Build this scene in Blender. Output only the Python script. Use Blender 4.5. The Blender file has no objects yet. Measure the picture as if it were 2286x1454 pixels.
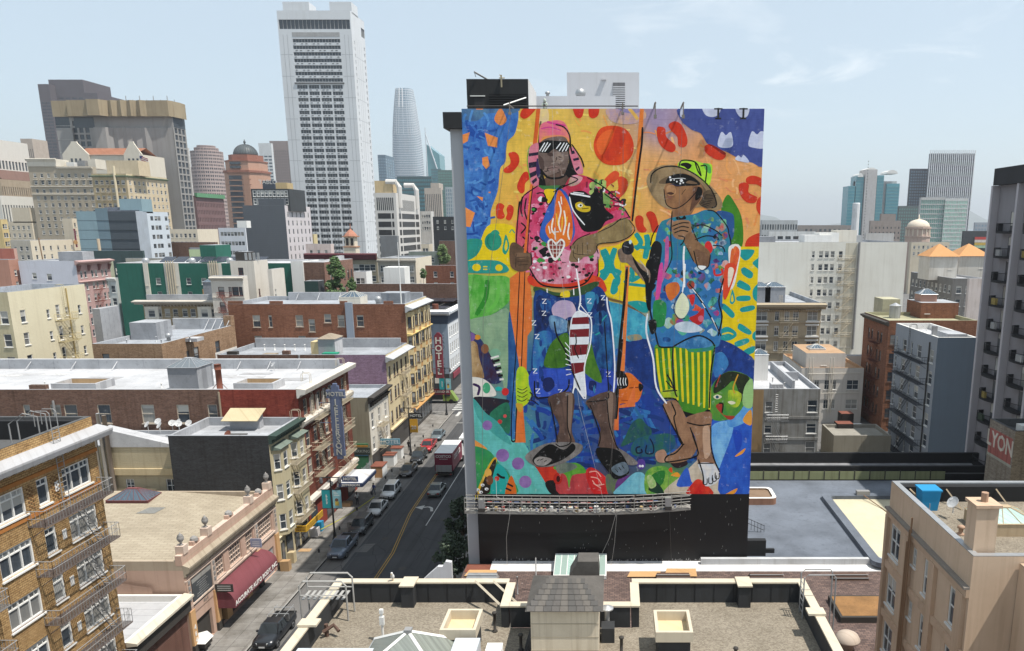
import bpy,math,random
from mathutils import Matrix,Vector
random.seed(7)
R=math.radians
SC=bpy.context.scene
COL=SC.collection
# ---------------------------------------------------------------- camera, sky, sun, exposure
F,CX,CY,CH=1700.0,1372.0,872.0,36.0
PITCH=math.atan(367/1700.0)
cd=bpy.data.cameras.new('camera');cam=bpy.data.objects.new('camera',cd);COL.objects.link(cam)
cam.location=(0,0,CH);cam.rotation_euler=(R(90)-PITCH,0,0)
cd.sensor_width=36;cd.lens=36*F/2286
cd.shift_x=(1143-CX)/2286;cd.shift_y=(CY-727)/2286
cd.clip_start=0.5;cd.clip_end=60000
SC.camera=cam
SUN=Vector((0.43,-0.16,1.0)).normalized()
EL=math.asin(SUN.z)
w=bpy.data.worlds.new('World');SC.world=w;w.use_nodes=True
nt=w.node_tree;N=nt.nodes;L=nt.links;N.clear()
sky=N.new('ShaderNodeTexSky');sky.sky_type='NISHITA';sky.sun_disc=False
sky.sun_elevation=EL;sky.sun_rotation=math.atan2(SUN.x,SUN.y)
sky.altitude=30;sky.air_density=1.0;sky.dust_density=0.6;sky.ozone_density=1.5
tc=N.new('ShaderNodeTexCoord');sep=N.new('ShaderNodeSeparateXYZ');L.new(tc.outputs['Generated'],sep.inputs[0])
def mth(op,a,b=None):
 n=N.new('ShaderNodeMath');n.operation=op
 for i,v in enumerate((a,b)):
  if v is None:continue
  if isinstance(v,(int,float)):n.inputs[i].default_value=v
  else:L.new(v,n.inputs[i])
 return n.outputs[0]
zz=mth('MAXIMUM',mth('ADD',sep.outputs['Z'],0.10),0.03)
cmb=N.new('ShaderNodeCombineXYZ');L.new(mth('DIVIDE',sep.outputs['X'],zz),cmb.inputs[0]);L.new(mth('DIVIDE',sep.outputs['Y'],zz),cmb.inputs[1])
off=N.new('ShaderNodeVectorMath');off.inputs[1].default_value=(11,4,2);L.new(cmb.outputs[0],off.inputs[0])
cn=N.new('ShaderNodeTexNoise');cn.inputs['Scale'].default_value=2.0;cn.inputs['Detail'].default_value=9;cn.inputs['Roughness'].default_value=0.62
cn.inputs['Distortion'].default_value=0.5;L.new(off.outputs[0],cn.inputs['Vector'])
cn2=N.new('ShaderNodeTexNoise');cn2.inputs['Scale'].default_value=0.32;cn2.inputs['Detail'].default_value=2;L.new(off.outputs[0],cn2.inputs['Vector'])
cr=N.new('ShaderNodeMapRange');cr.inputs[1].default_value=0.53;cr.inputs[2].default_value=0.76;cr.inputs[4].default_value=0.75
cr2=N.new('ShaderNodeMapRange');cr2.inputs[1].default_value=0.50;cr2.inputs[2].default_value=0.62
L.new(cn.outputs[0],cr.inputs[0]);L.new(cn2.outputs[0],cr2.inputs[0])
cm=N.new('ShaderNodeMix');cm.data_type='RGBA'
L.new(mth('MULTIPLY',cr.outputs[0],cr2.outputs[0]),cm.inputs['Factor']);L.new(sky.outputs[0],cm.inputs['A']);cm.inputs['B'].default_value=(5.6,5.7,5.7,1)
vl=N.new('ShaderNodeMix');vl.data_type='RGBA';vl.inputs['Factor'].default_value=0.72;L.new(sky.outputs[0],vl.inputs['A']);vl.inputs['B'].default_value=(2.75,3.16,3.3,1)
L.new(vl.outputs['Result'],cm.inputs['A'])
bg=N.new('ShaderNodeBackground');bg.inputs['Strength'].default_value=0.14;L.new(cm.outputs['Result'],bg.inputs[0])
wo=N.new('ShaderNodeOutputWorld');L.new(bg.outputs[0],wo.inputs[0])
sd=bpy.data.lights.new('sun','SUN');sd.energy=3.7;sd.angle=R(0.53);sd.color=(1.0,0.955,0.88)
so=bpy.data.objects.new('sun',sd);COL.objects.link(so);so.location=(60,-40,200)
so.rotation_euler=SUN.to_track_quat('Z','Y').to_euler()
VS=SC.view_settings;VS.view_transform='Standard';VS.look='None';VS.gamma=1.0;VS.exposure=0.78
SC.cycles.max_bounces=6;SC.cycles.volume_bounces=0
# ---------------------------------------------------------------- helpers
def ray(u,v):
 a=(u-CX)/F;b=(CY-v)/F
 return a,math.cos(PITCH)+math.sin(PITCH)*b,-math.sin(PITCH)+math.cos(PITCH)*b
def at(u,v,Y=None,X=None,Z=None):
 d=ray(u,v)
 t=Y/d[1]if Y is not None else(X/d[0]if X is not None else(Z-CH)/d[2])
 return Vector((d[0]*t,d[1]*t,d[2]*t+CH))
def yof(X,Z,u):
 return(F*X/(u-CX)+(Z-CH)*math.sin(PITCH))/math.cos(PITCH)
WM={}
def link(o,parent=None,world=None):
 COL.objects.link(o);world=world or Matrix.Identity(4)
 if parent is not None:
  o.parent=parent;o.matrix_parent_inverse=WM[parent.name].inverted()
 o.matrix_basis=world;WM[o.name]=world
 return o
def thing(name,label,cat,loc=(0,0,0),group=None):
 o=bpy.data.objects.new(name,None);o.empty_display_size=0.5
 link(o,None,Matrix.Translation(loc));o['label']=label;o['category']=cat
 if group:o['group']=group
 return o
def tag(o,label,cat,group=None):
 o['label']=label;o['category']=cat
 if group:o['group']=group
 return o
class MB:
 def __init__(s):s.v=[];s.f=[];s.m=[];s.sm=False
 def q(s,pts,m=0):
  n=len(s.v);s.v+=[tuple(p)for p in pts];s.f.append(tuple(range(n,n+len(pts))));s.m.append(m);return s
 def box(s,x0,y0,z0,x1,y1,z1,m=0,mt=None):
  if x0>x1:x0,x1=x1,x0
  if y0>y1:y0,y1=y1,y0
  if z0>z1:z0,z1=z1,z0
  n=len(s.v)
  s.v+=[(x0,y0,z0),(x1,y0,z0),(x1,y1,z0),(x0,y1,z0),(x0,y0,z1),(x1,y0,z1),(x1,y1,z1),(x0,y1,z1)]
  for i,f in enumerate(((0,3,2,1),(4,5,6,7),(0,1,5,4),(1,2,6,5),(2,3,7,6),(3,0,4,7))):
   s.f.append(tuple(n+k for k in f));s.m.append(mt if(mt is not None and i==1)else m)
  return s
 def hexa(s,b,t,m=0):
  n=len(s.v);k=len(b);s.v+=[tuple(p)for p in b]+[tuple(p)for p in t]
  s.f.append(tuple(n+i for i in range(k-1,-1,-1)));s.m.append(m)
  s.f.append(tuple(n+k+i for i in range(k)));s.m.append(m)
  for i in range(k):
   j=(i+1)%k;s.f.append((n+i,n+j,n+k+j,n+k+i));s.m.append(m)
  return s
 def prism(s,poly,z0,z1,m=0):
  return s.hexa([(x,y,z0)for x,y in poly],[(x,y,z1)for x,y in poly],m)
 def tube(s,pts,r,n=6,m=0,r2=None):
  pts=[Vector(p)for p in pts];rings=[]
  for i,p in enumerate(pts):
   d=(pts[min(i+1,len(pts)-1)]-pts[max(i-1,0)]).normalized()
   a=d.orthogonal().normalized()if abs(d.z)>0.9 else d.cross(Vector((0,0,1))).normalized()
   b=d.cross(a).normalized()
   rr=r if r2 is None else r+(r2-r)*i/(len(pts)-1)
   rings.append(len(s.v))
   s.v+=[tuple(p+a*rr*math.cos(2*math.pi*k/n)+b*rr*math.sin(2*math.pi*k/n))for k in range(n)]
  for i in range(len(pts)-1):
   for k in range(n):
    j=(k+1)%n;s.f.append((rings[i]+k,rings[i]+j,rings[i+1]+j,rings[i+1]+k));s.m.append(m)
  s.f.append(tuple(rings[0]+k for k in range(n)));s.m.append(m)
  s.f.append(tuple(rings[-1]+k for k in range(n-1,-1,-1)));s.m.append(m)
  return s
 def bar(s,a,b,t=0.04,m=0):return s.tube([a,b],t*0.62,4,m)
 def lathe(s,cx,cy,prof,n=16,m=0):
  r0=len(s.v)
  for r,z in prof:
   s.v+=[(cx+r*math.cos(2*math.pi*k/n),cy+r*math.sin(2*math.pi*k/n),z)for k in range(n)]
  for i in range(len(prof)-1):
   for k in range(n):
    j=(k+1)%n;s.f.append((r0+i*n+k,r0+i*n+j,r0+(i+1)*n+j,r0+(i+1)*n+k));s.m.append(m)
  s.f.append(tuple(r0+(len(prof)-1)*n+k for k in range(n)));s.m.append(m)
  s.f.append(tuple(r0+k for k in range(n-1,-1,-1)));s.m.append(m)
  return s
 def mesh(s,name,mats):
  me=bpy.data.meshes.new(name);me.from_pydata(s.v,[],s.f)
  for m in(mats if isinstance(mats,(list,tuple))else[mats]):me.materials.append(m)
  me.polygons.foreach_set('material_index',s.m)
  if s.sm:me.polygons.foreach_set('use_smooth',[True]*len(s.f))
  me.update();return me
 def b9(s,name,mats,parent=None,world=None):
  return link(bpy.data.objects.new(name,s.mesh(name,mats)),parent,world)
def struct(o):o['kind']='structure';return o
def stuff(o):o['kind']='stuff';return o
class Face:
 def __init__(s,x,y,deg):s.o=Vector((x,y,0));s.a=R(deg);s.U=Vector((math.cos(s.a),math.sin(s.a),0));s.N=Vector((math.sin(s.a),-math.cos(s.a),0))
 def p(s,u,z,out=0):return s.o+s.U*u+s.N*out+Vector((0,0,z))
 def mat(s,u,z,out=0):return Matrix.Translation(s.p(u,z,out))@Matrix.Rotation(s.a,4,'Z')
 def box(s,mb,u0,u1,z0,z1,o0,o1,m=0):
  c=[s.p(u0,z0,o1),s.p(u1,z0,o1),s.p(u1,z0,o0),s.p(u0,z0,o0)]
  t=[p+Vector((0,0,z1-z0))for p in c]
  return mb.hexa(c,t,m)
def facade(mb,fc,W,z0,z1,ops,depth=0.18,m=0,mr=None):
 mr=m if mr is None else mr
 us=sorted({0,W}|{min(max(round(x,3),0),W)for o in ops for x in(o[0],o[2])})
 zs=sorted({z0,z1}|{min(max(round(z,3),z0),z1)for o in ops for z in(o[1],o[3])})
 ui={u:i for i,u in enumerate(us)};zi={z:i for i,z in enumerate(zs)}
 hole=set()
 for o in ops:
  a,b=ui[min(max(round(o[0],3),0),W)],ui[min(max(round(o[2],3),0),W)]
  c,d=zi[min(max(round(o[1],3),z0),z1)],zi[min(max(round(o[3],3),z0),z1)]
  for i in range(a,b):
   for j in range(c,d):hole.add((i,j))
  u0,u1,w0,w1=us[a],us[b],zs[c],zs[d];D=-depth
  mb.q([fc.p(u0,w0),fc.p(u0,w0,D),fc.p(u0,w1,D),fc.p(u0,w1)],mr);mb.q([fc.p(u1,w0,D),fc.p(u1,w0),fc.p(u1,w1),fc.p(u1,w1,D)],mr)
  mb.q([fc.p(u0,w0),fc.p(u1,w0),fc.p(u1,w0,D),fc.p(u0,w0,D)],mr);mb.q([fc.p(u0,w1,D),fc.p(u1,w1,D),fc.p(u1,w1),fc.p(u0,w1)],mr)
 for j in range(len(zs)-1):
  i=0
  while i<len(us)-1:
   if(i,j)in hole:i+=1;continue
   k=i
   while k+1<len(us)-1 and(k+1,j)not in hole:k+=1
   mb.q([fc.p(us[i],zs[j]),fc.p(us[k+1],zs[j]),fc.p(us[k+1],zs[j+1]),fc.p(us[i],zs[j+1])],m);i=k+1
 return mb
# ---------------------------------------------------------------- materials
MATS={}
def _mat(name):
 m=bpy.data.materials.new(name);m.use_nodes=True;MATS[name]=m
 return m,m.node_tree,m.node_tree.nodes['Principled BSDF']
def node(t,typ,**k):
 n=t.nodes.new('ShaderNode'+typ)
 for a,v in k.items():
  if a in n.inputs:n.inputs[a].default_value=v
  else:setattr(n,a,v)
 return n
def rgb(c):return(c[0],c[1],c[2],1)
def mixc(t,f,a,b,mode='MIX'):
 n=t.nodes.new('ShaderNodeMix');n.data_type='RGBA';n.blend_type=mode
 for s,v in(('Factor',f),('A',a),('B',b)):
  if hasattr(v,'is_output'):t.links.new(v,n.inputs[s])
  elif isinstance(v,(int,float)):n.inputs[s].default_value=v
  else:n.inputs[s].default_value=rgb(v)
 return n.outputs['Result']
def wallco(t,sx=1,sz=1):
 g=node(t,'NewGeometry');s=node(t,'SeparateXYZ');t.links.new(g.outputs['Position'],s.inputs[0])
 a=node(t,'Math',operation='ADD');t.links.new(s.outputs[0],a.inputs[0]);t.links.new(s.outputs[1],a.inputs[1])
 c=node(t,'CombineXYZ');t.links.new(a.outputs[0],c.inputs[0]);t.links.new(s.outputs[2],c.inputs[1])
 m=node(t,'Mapping');m.inputs['Scale'].default_value=(sx,sz,1);t.links.new(c.outputs[0],m.inputs[0])
 return m.outputs[0]
def noise(t,vec,scale,detail=4,lo=0.3,hi=0.7,rough=0.6):
 n=node(t,'TexNoise',Scale=scale,Detail=detail,Roughness=rough)
 if vec is not None:t.links.new(vec,n.inputs['Vector'])
 r=node(t,'MapRange');r.inputs[1].default_value=lo;r.inputs[2].default_value=hi;t.links.new(n.outputs[0],r.inputs[0])
 return r.outputs[0]
def pos(t):return node(t,'NewGeometry').outputs['Position']
def bump(t,b,h,s=0.3,d=0.02):
 n=node(t,'Bump',Strength=s,Distance=d);t.links.new(h,n.inputs['Height']);t.links.new(n.outputs[0],b.inputs['Normal'])
def dirt(t,col,amt,scale):
 amt=min(.75,amt*1.45);a=noise(t,pos(t),0.35*scale,5,0.35,0.75);k=tuple(1-amt*0.55*x for x in(0.9,1,1.12))
 col=mixc(t,a,col,mixc(t,1.0,col,k,'MULTIPLY'))
 b=noise(t,wallco(t,2.2*scale,0.10*scale),1.0,4,0.5,0.8)
 return mixc(t,b,col,mixc(t,1.0,col,tuple(1-amt*x for x in(0.9,1,1.1)),'MULTIPLY'))
def pl9(name,c,rough=0.8,amt=0.22,scale=1.0,metal=0.0,bs=0.15,spec=0.3):
 if name in MATS:return MATS[name]
 m,t,b=_mat(name);t.links.new(dirt(t,mixc(t,0.0,c,c),amt,scale),b.inputs['Base Color'])
 b.inputs['Roughness'].default_value=rough;b.inputs['Metallic'].default_value=metal;b.inputs['Specular IOR Level'].default_value=spec
 if bs:bump(t,b,noise(t,pos(t),9*scale,3,0,1),bs,0.02)
 return m
def brick(name,c1,c2,mortar,bw=0.24,bh=0.085,paint=0.0,amt=0.3):
 if name in MATS:return MATS[name]
 m,t,b=_mat(name);v=wallco(t)
 n=node(t,'TexBrick',Scale=1.0);t.links.new(v,n.inputs['Vector'])
 n.inputs['Color1'].default_value=rgb(c1);n.inputs['Color2'].default_value=rgb(c2);n.inputs['Mortar'].default_value=rgb(mortar)
 n.inputs['Brick Width'].default_value=bw;n.inputs['Row Height'].default_value=bh;n.inputs['Mortar Size'].default_value=0.012;n.inputs['Bias'].default_value=-0.2
 col=mixc(t,noise(t,wallco(t,0.5,1.6),2.2,4,0.3,0.75),n.outputs['Color'],mixc(t,1.0,n.outputs['Color'],(0.62,0.58,0.56),'MULTIPLY'))
 col=mixc(t,noise(t,wallco(t,3.5,11),1.0,2,0.52,0.62),col,mixc(t,1.0,col,(0.72,0.7,0.68),'MULTIPLY'))
 t.links.new(dirt(t,col,amt,1.0),b.inputs['Base Color']);b.inputs['Roughness'].default_value=0.9;b.inputs['Specular IOR Level'].default_value=0.2
 bump(t,b,n.outputs['Fac'],0.4,-0.01);return m
def siding(name,c,pitch=0.2,amt=0.2):
 if name in MATS:return MATS[name]
 m,t,b=_mat(name)
 w_=node(t,'TexWave',Scale=0.5/pitch/math.pi*3.1416,Distortion=0.0,bands_direction='Y',wave_profile='SAW');t.links.new(wallco(t),w_.inputs['Vector'])
 r=node(t,'MapRange');r.inputs[1].default_value=0.0;r.inputs[2].default_value=0.16;t.links.new(w_.outputs['Fac'],r.inputs[0])
 col=mixc(t,r.outputs[0],tuple(x*0.72 for x in c),c)
 t.links.new(dirt(t,col,amt,1),b.inputs['Base Color']);b.inputs['Roughness'].default_value=0.75;bump(t,b,w_.outputs['Fac'],0.5,0.02);return m
def roofm(name,c,amt=0.3,scale=1.0,rough=0.85,seams=False):
 if name in MATS:return MATS[name]
 m,t,b=_mat(name);p=pos(t)
 k=tuple(x*(1-amt)for x in c)
 col=mixc(t,noise(t,p,0.28*scale,6,0.38,0.72),c,k)
 col=mixc(t,noise(t,p,2.2*scale,5,0.55,0.8),col,tuple(x*(1-amt*1.3)for x in c))
 v_=node(t,'TexVoronoi',Scale=0.12*scale);t.links.new(p,v_.inputs['Vector']);sc_=node(t,'SeparateColor');t.links.new(v_.outputs['Color'],sc_.inputs[0])
 f3=node(t,'MapRange');f3.inputs[1].default_value=.55;f3.inputs[2].default_value=1.0;f3.inputs[4].default_value=.6;t.links.new(sc_.outputs[0],f3.inputs[0]);col=mixc(t,f3.outputs[0],col,mixc(t,1.0,col,(.80,.80,.80),'MULTIPLY'))
 col=mixc(t,noise(t,p,9*scale,3,.66,.72),col,mixc(t,1.0,col,(.6,.58,.56),'MULTIPLY'))
 if seams:
  br=node(t,'TexBrick',Scale=1.0);t.links.new(p,br.inputs['Vector']);br.inputs['Brick Width'].default_value=6;br.inputs['Row Height'].default_value=1.0;br.inputs['Mortar Size'].default_value=0.035
  col=mixc(t,br.outputs['Fac'],col,mixc(t,1.0,col,(0.75,0.75,0.76),'MULTIPLY'))
 t.links.new(col,b.inputs['Base Color']);b.inputs['Roughness'].default_value=rough;b.inputs['Specular IOR Level'].default_value=0.25
 bump(t,b,noise(t,p,6,4,0,1),0.25,0.02);return m
def gravel(name,c,c2):
 m,t,b=_mat(name);p=pos(t)
 v=node(t,'TexVoronoi',Scale=16.0);t.links.new(p,v.inputs['Vector']);s=node(t,'SeparateColor');t.links.new(v.outputs['Color'],s.inputs[0])
 col=mixc(t,s.outputs[0],c,c2);col=mixc(t,noise(t,p,0.7,5,0.35,0.7),col,mixc(t,1.0,col,(0.78,0.77,0.75),'MULTIPLY'))
 t.links.new(col,b.inputs['Base Color']);b.inputs['Roughness'].default_value=0.95;bump(t,b,v.outputs['Distance'],0.9,0.03);return m
def glassm(name,c=(0.035,0.042,0.05),curtain=(0.42,0.40,0.36),frac=0.35,rough=0.06,blind=False):
 if name in MATS:return MATS[name]
 m,t,b=_mat(name);oi=node(t,'ObjectInfo');g=node(t,'NewGeometry')
 a=node(t,'Math',operation='ADD');t.links.new(oi.outputs['Random'],a.inputs[0]);t.links.new(g.outputs['Random Per Island'],a.inputs[1])
 fr=node(t,'Math',operation='FRACT');t.links.new(a.outputs[0],fr.inputs[0])
 th=node(t,'MapRange');th.inputs[1].default_value=frac;th.inputs[2].default_value=frac-0.30;t.links.new(fr.outputs[0],th.inputs[0])
 vs=noise(t,wallco(t,7,0.4),1.0,2,0.2,0.8)
 cur=mixc(t,vs,curtain,tuple(x*0.62 for x in curtain))
 f2=node(t,'Math',operation='MULTIPLY');f2.inputs[1].default_value=0.75;t.links.new(th.outputs[0],f2.inputs[0])
 t.links.new(mixc(t,f2.outputs[0],mixc(t,vs,c,tuple(x*2.0 for x in c)),cur),b.inputs['Base Color'])
 if blind:
  s_=node(t,'SeparateXYZ');t.links.new(node(t,'TexCoord').outputs['Generated'],s_.inputs[0]);k_=node(t,'Math',operation='MULTIPLY');k_.inputs[1].default_value=7.31;t.links.new(oi.outputs['Random'],k_.inputs[0]);k2=node(t,'Math',operation='FRACT');t.links.new(k_.outputs[0],k2.inputs[0])
  ad=node(t,'Math',operation='ADD');t.links.new(s_.outputs[2],ad.inputs[0]);t.links.new(k2.outputs[0],ad.inputs[1]);gt=node(t,'Math',operation='GREATER_THAN');gt.inputs[1].default_value=1.3;t.links.new(ad.outputs[0],gt.inputs[0])
  l_=b.inputs['Base Color'].links[0].from_socket;t.links.new(mixc(t,gt.outputs[0],l_,mixc(t,oi.outputs['Random'],(.50,.48,.43),(.24,.25,.25))),b.inputs['Base Color'])
 b.inputs['Roughness'].default_value=rough;b.inputs['Specular IOR Level'].default_value=0.45
 bump(t,b,noise(t,pos(t),0.9,2,0,1),0.05,0.05);return m
def flat(name,c,rough=0.6,metal=0.0,spec=0.4,emit=0):
 if name in MATS:return MATS[name]
 m,t,b=_mat(name);t.links.new(mixc(t,noise(t,pos(t),3.0,3,0.35,0.75),c,tuple(x*0.88 for x in c)),b.inputs['Base Color'])
 b.inputs['Roughness'].default_value=rough;b.inputs['Metallic'].default_value=metal;b.inputs['Specular IOR Level'].default_value=spec;return m
GL=glassm('window_glass',blind=True);GLF=glassm('window_glass_far');GLD=glassm('window_glass_dark',frac=0.12);GLB=glassm('window_glass_blue',(0.05,0.07,0.09),frac=0.2)
WHT=pl9('white_trim',(0.72,0.71,0.68),amt=0.1,bs=0);CRM=pl9('cream_trim',(0.66,0.57,0.40),amt=0.2,bs=0)
DKF=pl9('dark_frame',(0.05,0.045,0.04),amt=0.1,bs=0);BRN=pl9('brown_frame',(0.10,0.06,0.045),amt=0.1,bs=0)
RFW=roofm('white_roof',(0.49,0.49,0.50),0.25,seams=True);RFG=roofm('silver_roof',(0.36,0.38,0.41),0.4,seams=True);RFD=roofm('dark_roof',(0.10,0.10,0.10),0.3)
RFS=roofm('pale_roof',(0.40,0.41,0.43),0.32,seams=True);RFT=roofm('tan_roof',(0.36,0.32,0.26),0.25)
STEEL=pl9('galvanised_steel',(0.45,0.46,0.47),rough=0.45,amt=0.25,metal=0.6,bs=0);RUST=pl9('rusty_metal',(0.20,0.07,0.045),amt=0.4)
IRON=pl9('grey_iron',(0.27,0.27,0.27),rough=0.6,amt=0.2,bs=0);CREAMIRON=pl9('cream_iron',(0.55,0.48,0.36),amt=0.25,bs=0)
BLACK=pl9('black_paint',(0.018,0.018,0.019),rough=0.6,amt=0.1,bs=0.05)
# ---------------------------------------------------------------- windows, buildings and their fittings
WC={}
def wmesh(w,h,nx,rails,fw,sill,fmat,depth):
 k=(round(w,2),round(h,2),nx,rails,fw,sill,fmat.name,depth)
 if k in WC:return WC[k]
 mb=MB();y0,y1=depth*0.35,depth*0.9
 mb.box(-w/2,y0,0,-w/2+fw,y1,h);mb.box(w/2-fw,y0,0,w/2,y1,h)
 mb.box(-w/2+fw,y0,0,w/2-fw,y1,fw);mb.box(-w/2+fw,y0,h-fw,w/2-fw,y1,h)
 for i in range(1,nx):
  x=-w/2+w*i/nx;mb.box(x-fw*0.4,y0+0.01,fw,x+fw*0.4,y1,h-fw)
 for r in rails:mb.box(-w/2+fw,y0+0.015,h*r-fw*0.38,w/2-fw,y1,h*r+fw*0.38)
 if sill:mb.box(-w/2-0.08,-0.10,-0.10,w/2+0.08,y1,-0.002)
 pb=MB();pb.q([(-w/2,depth*0.8,0),(w/2,depth*0.8,0),(w/2,depth*0.8,h),(-w/2,depth*0.8,h)])
 WC[k]=(mb.mesh('window',fmat),pb);return WC[k]
PC={}
def window(parent,fc,u,z,w,h,nx=1,rails=(0.5,),fw=0.07,sill=True,fmat=None,gmat=None,depth=0.18,pane=True):
 fmat=fmat or WHT;gmat=gmat or GL
 me,pb=wmesh(w,h,nx,tuple(rails),fw,sill,fmat,depth)
 k=(id(pb),gmat.name)
 if k not in PC:PC[k]=pb.mesh('pane',gmat)
 o=link(bpy.data.objects.new('window',me),parent,fc.mat(u,z))
 link(bpy.data.objects.new('pane',PC[k]),o,fc.mat(u,z));return o
def GR(us,zs,w,h):return[(u,z,w,h)for z in zs for u in us]
def even(a,b,n):return[a+(b-a)*(i+0.5)/n for i in range(n)]
def bd9(name,label,x0,x1,y0,y1,z1,wall,roof=None,W=(),S=(),NF=(),E=(),par=0.8,pt=0.3,ws=None,stuffwin=False,depth=0.18,cat='building',cap=None,gm=None,base=0,group=None):
 """one building: walls with real openings on the camera side (W), the street side facing right (S) or left (NF); roof sunk behind a parapet"""
 ws=ws or{};wl=wall if isinstance(wall,dict)else{'W':wall}
 for k in('S','N','E'):wl.setdefault(k,wl['W'])
 root=thing(name,label,cat,((x0+x1)/2,(y0+y1)/2,base),group)
 mats=[]
 def mi(m):
  if m not in mats:mats.append(m)
  return mats.index(m)
 fcs={'W':(Face(x0,y0,0),x1-x0,W),'S':(Face(x1,y0,90),y1-y0,S),'N':(Face(x0,y1,-90),y1-y0,NF),'E':(Face(x1,y1,180),x1-x0,E)}
 mb=MB()
 for k,(fc,wd,ops)in fcs.items():
  facade(mb,fc,wd,base,z1,[(u-w/2,z,u+w/2,z+h)for u,z,w,h in ops],depth,mi(wl[k]))
 mb.b9('wall',mats,root)
 for k,(fc,wd,ops)in fcs.items():
  if not ops:continue
  if stuffwin:
   gb=MB();fb=MB()
   for u,z,w,h in ops:
    gb.q([fc.p(u-w/2,z,-depth*0.8),fc.p(u+w/2,z,-depth*0.8),fc.p(u+w/2,z+h,-depth*0.8),fc.p(u-w/2,z+h,-depth*0.8)])
   stuff(gb.b9('windows',gm or GLF,root))
  else:
   for u,z,w,h in ops:window(root,fc,u,z,w,h,depth=depth,gmat=gm,**ws)
 rb=MB();p=par;t=pt
 rb.q([(x0+t,y0+t,z1-p),(x1-t,y0+t,z1-p),(x1-t,y1-t,z1-p),(x0+t,y1-t,z1-p)])
 rb.b9('roof',roof or RFG,root)
 if p>0:
  cb=MB()
  for a,b in(((x0,y0),(x1,y0+t)),((x0,y1-t),(x1,y1)),((x0,y0+t),(x0+t,y1-t)),((x1-t,y0+t),(x1,y1-t))):
   cb.box(a[0]+0.012*(a[0]==x0),a[1]+0.012*(a[1]==y0),z1-p-0.05,b[0]-0.012*(b[0]==x1),b[1]-0.012*(b[1]==y1),z1+0.03)
  cb.b9('parapet',cap or roof or RFG,root)
 root['_']=0;del root['_']
 return root,{k:v[0]for k,v in fcs.items()}
def fitL(uL,uR,v,Y,u2,vt=None):
 a=at(uL,v,Y=Y);b=at(uR,v,Y=Y);z=at(uR,v if vt is None else vt,Y=Y).z
 return a.x,b.x,Y,yof(b.x,b.z,u2),z
def fitR(uL,uR,v,Y,u2,vt=None):
 a=at(uL,v,Y=Y);b=at(uR,v,Y=Y);z=at(uL,v if vt is None else vt,Y=Y).z
 return a.x,b.x,Y,yof(a.x,a.z,u2),z
def cn9(root,fc,u0,u1,z,prof,mat,name='cornice'):
 mb=MB();n=len(prof);A=[fc.p(u0-o*0.0,z+h,o)for o,h in prof];B=[fc.p(u1,z+h,o)for o,h in prof]
 mb.hexa(A,B);return mb.b9(name,mat,root)
STDC=[(0.0,0.0),(0.25,0.02),(0.35,0.25),(0.65,0.35),(0.75,0.6),(0.75,0.72),(0.0,0.80)]
def brackets(root,fc,us,z,mat,w=0.18,h=0.35,out=0.5):
 me=None
 for u in us:
  if me is None:
   mb=MB();mb.hexa([(-w/2,-0.01,0),(w/2,-0.01,0),(w/2,-out*.3,0),(-w/2,-out*.3,0)][::-1],[(-w/2,-0.01,h),(w/2,-0.01,h),(w/2,-out,h),(-w/2,-out,h)][::-1]);me=mb.mesh('bracket',mat)
  link(bpy.data.objects.new('bracket',me),root,fc.mat(u,z))
def sk9(root,x,y,z,w,d,h,mat=None,name='skylight',up=0.5,gl=None,n=4):
 mb=MB();mb.box(x-w/2,y-d/2,z,x+w/2,y+d/2,z+h);o=mb.b9(name,mat or RFG,root)
 g=MB();r=w*0.32;A=[(x-w/2,y-d/2,z+h),(x+w/2,y-d/2,z+h),(x+w/2,y+d/2,z+h),(x-w/2,y+d/2,z+h)]
 B=[(x-w*.12,y-d*.08,z+h+up),(x+w*.12,y-d*.08,z+h+up),(x+w*.12,y+d*.08,z+h+up),(x-w*.12,y+d*.08,z+h+up)]
 g.hexa(A,B);g.b9('glazing',gl or GLB,o)
 b=MB()
 for i in range(4):
  j=(i+1)%4;e=Vector((0,0,0.01))
  b.bar(Vector(A[i])+e,Vector(B[i])+e,0.06);b.bar(Vector(A[i])+e,Vector(A[j])+e,0.06)
  for k in range(1,n):b.bar(Vector(A[i]).lerp(Vector(A[j]),k/n)+e,Vector(B[i]).lerp(Vector(B[j]),k/n)+e,0.04)
 b.box(x-w*.13,y-d*.09,z+h+up-0.02,x+w*.13,y+d*.09,z+h+up+0.05)
 b.b9('glazing_bars',mat or STEEL,o);return o
def vent(root,x,y,z,r=0.09,h=0.7,mat=None,cap=True):
 mb=MB();mb.lathe(x,y,[(r*1.8,z),(r*1.8,z+0.05),(r,z+0.08),(r,z+h)]+([(r*1.7,z+h+0.02),(r*1.5,z+h+r*1.2),(0.01,z+h+r*1.6)]if cap else[]),10)
 mb.sm=True;return mb.b9('vent_pipe',mat or STEEL,root)
def turbine(root,x,y,z,r=0.35,h=0.5):
 mb=MB();mb.lathe(x,y,[(r*.7,z),(r*.7,z+h)]+[(r*(0.75+.3*math.sin(k/6*math.pi)),z+h+k/6*r*1.5)for k in range(7)]+[(0.02,z+h+r*1.7)],14);mb.sm=True
 return mb.b9('turbine_vent',STEEL,root)
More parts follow.
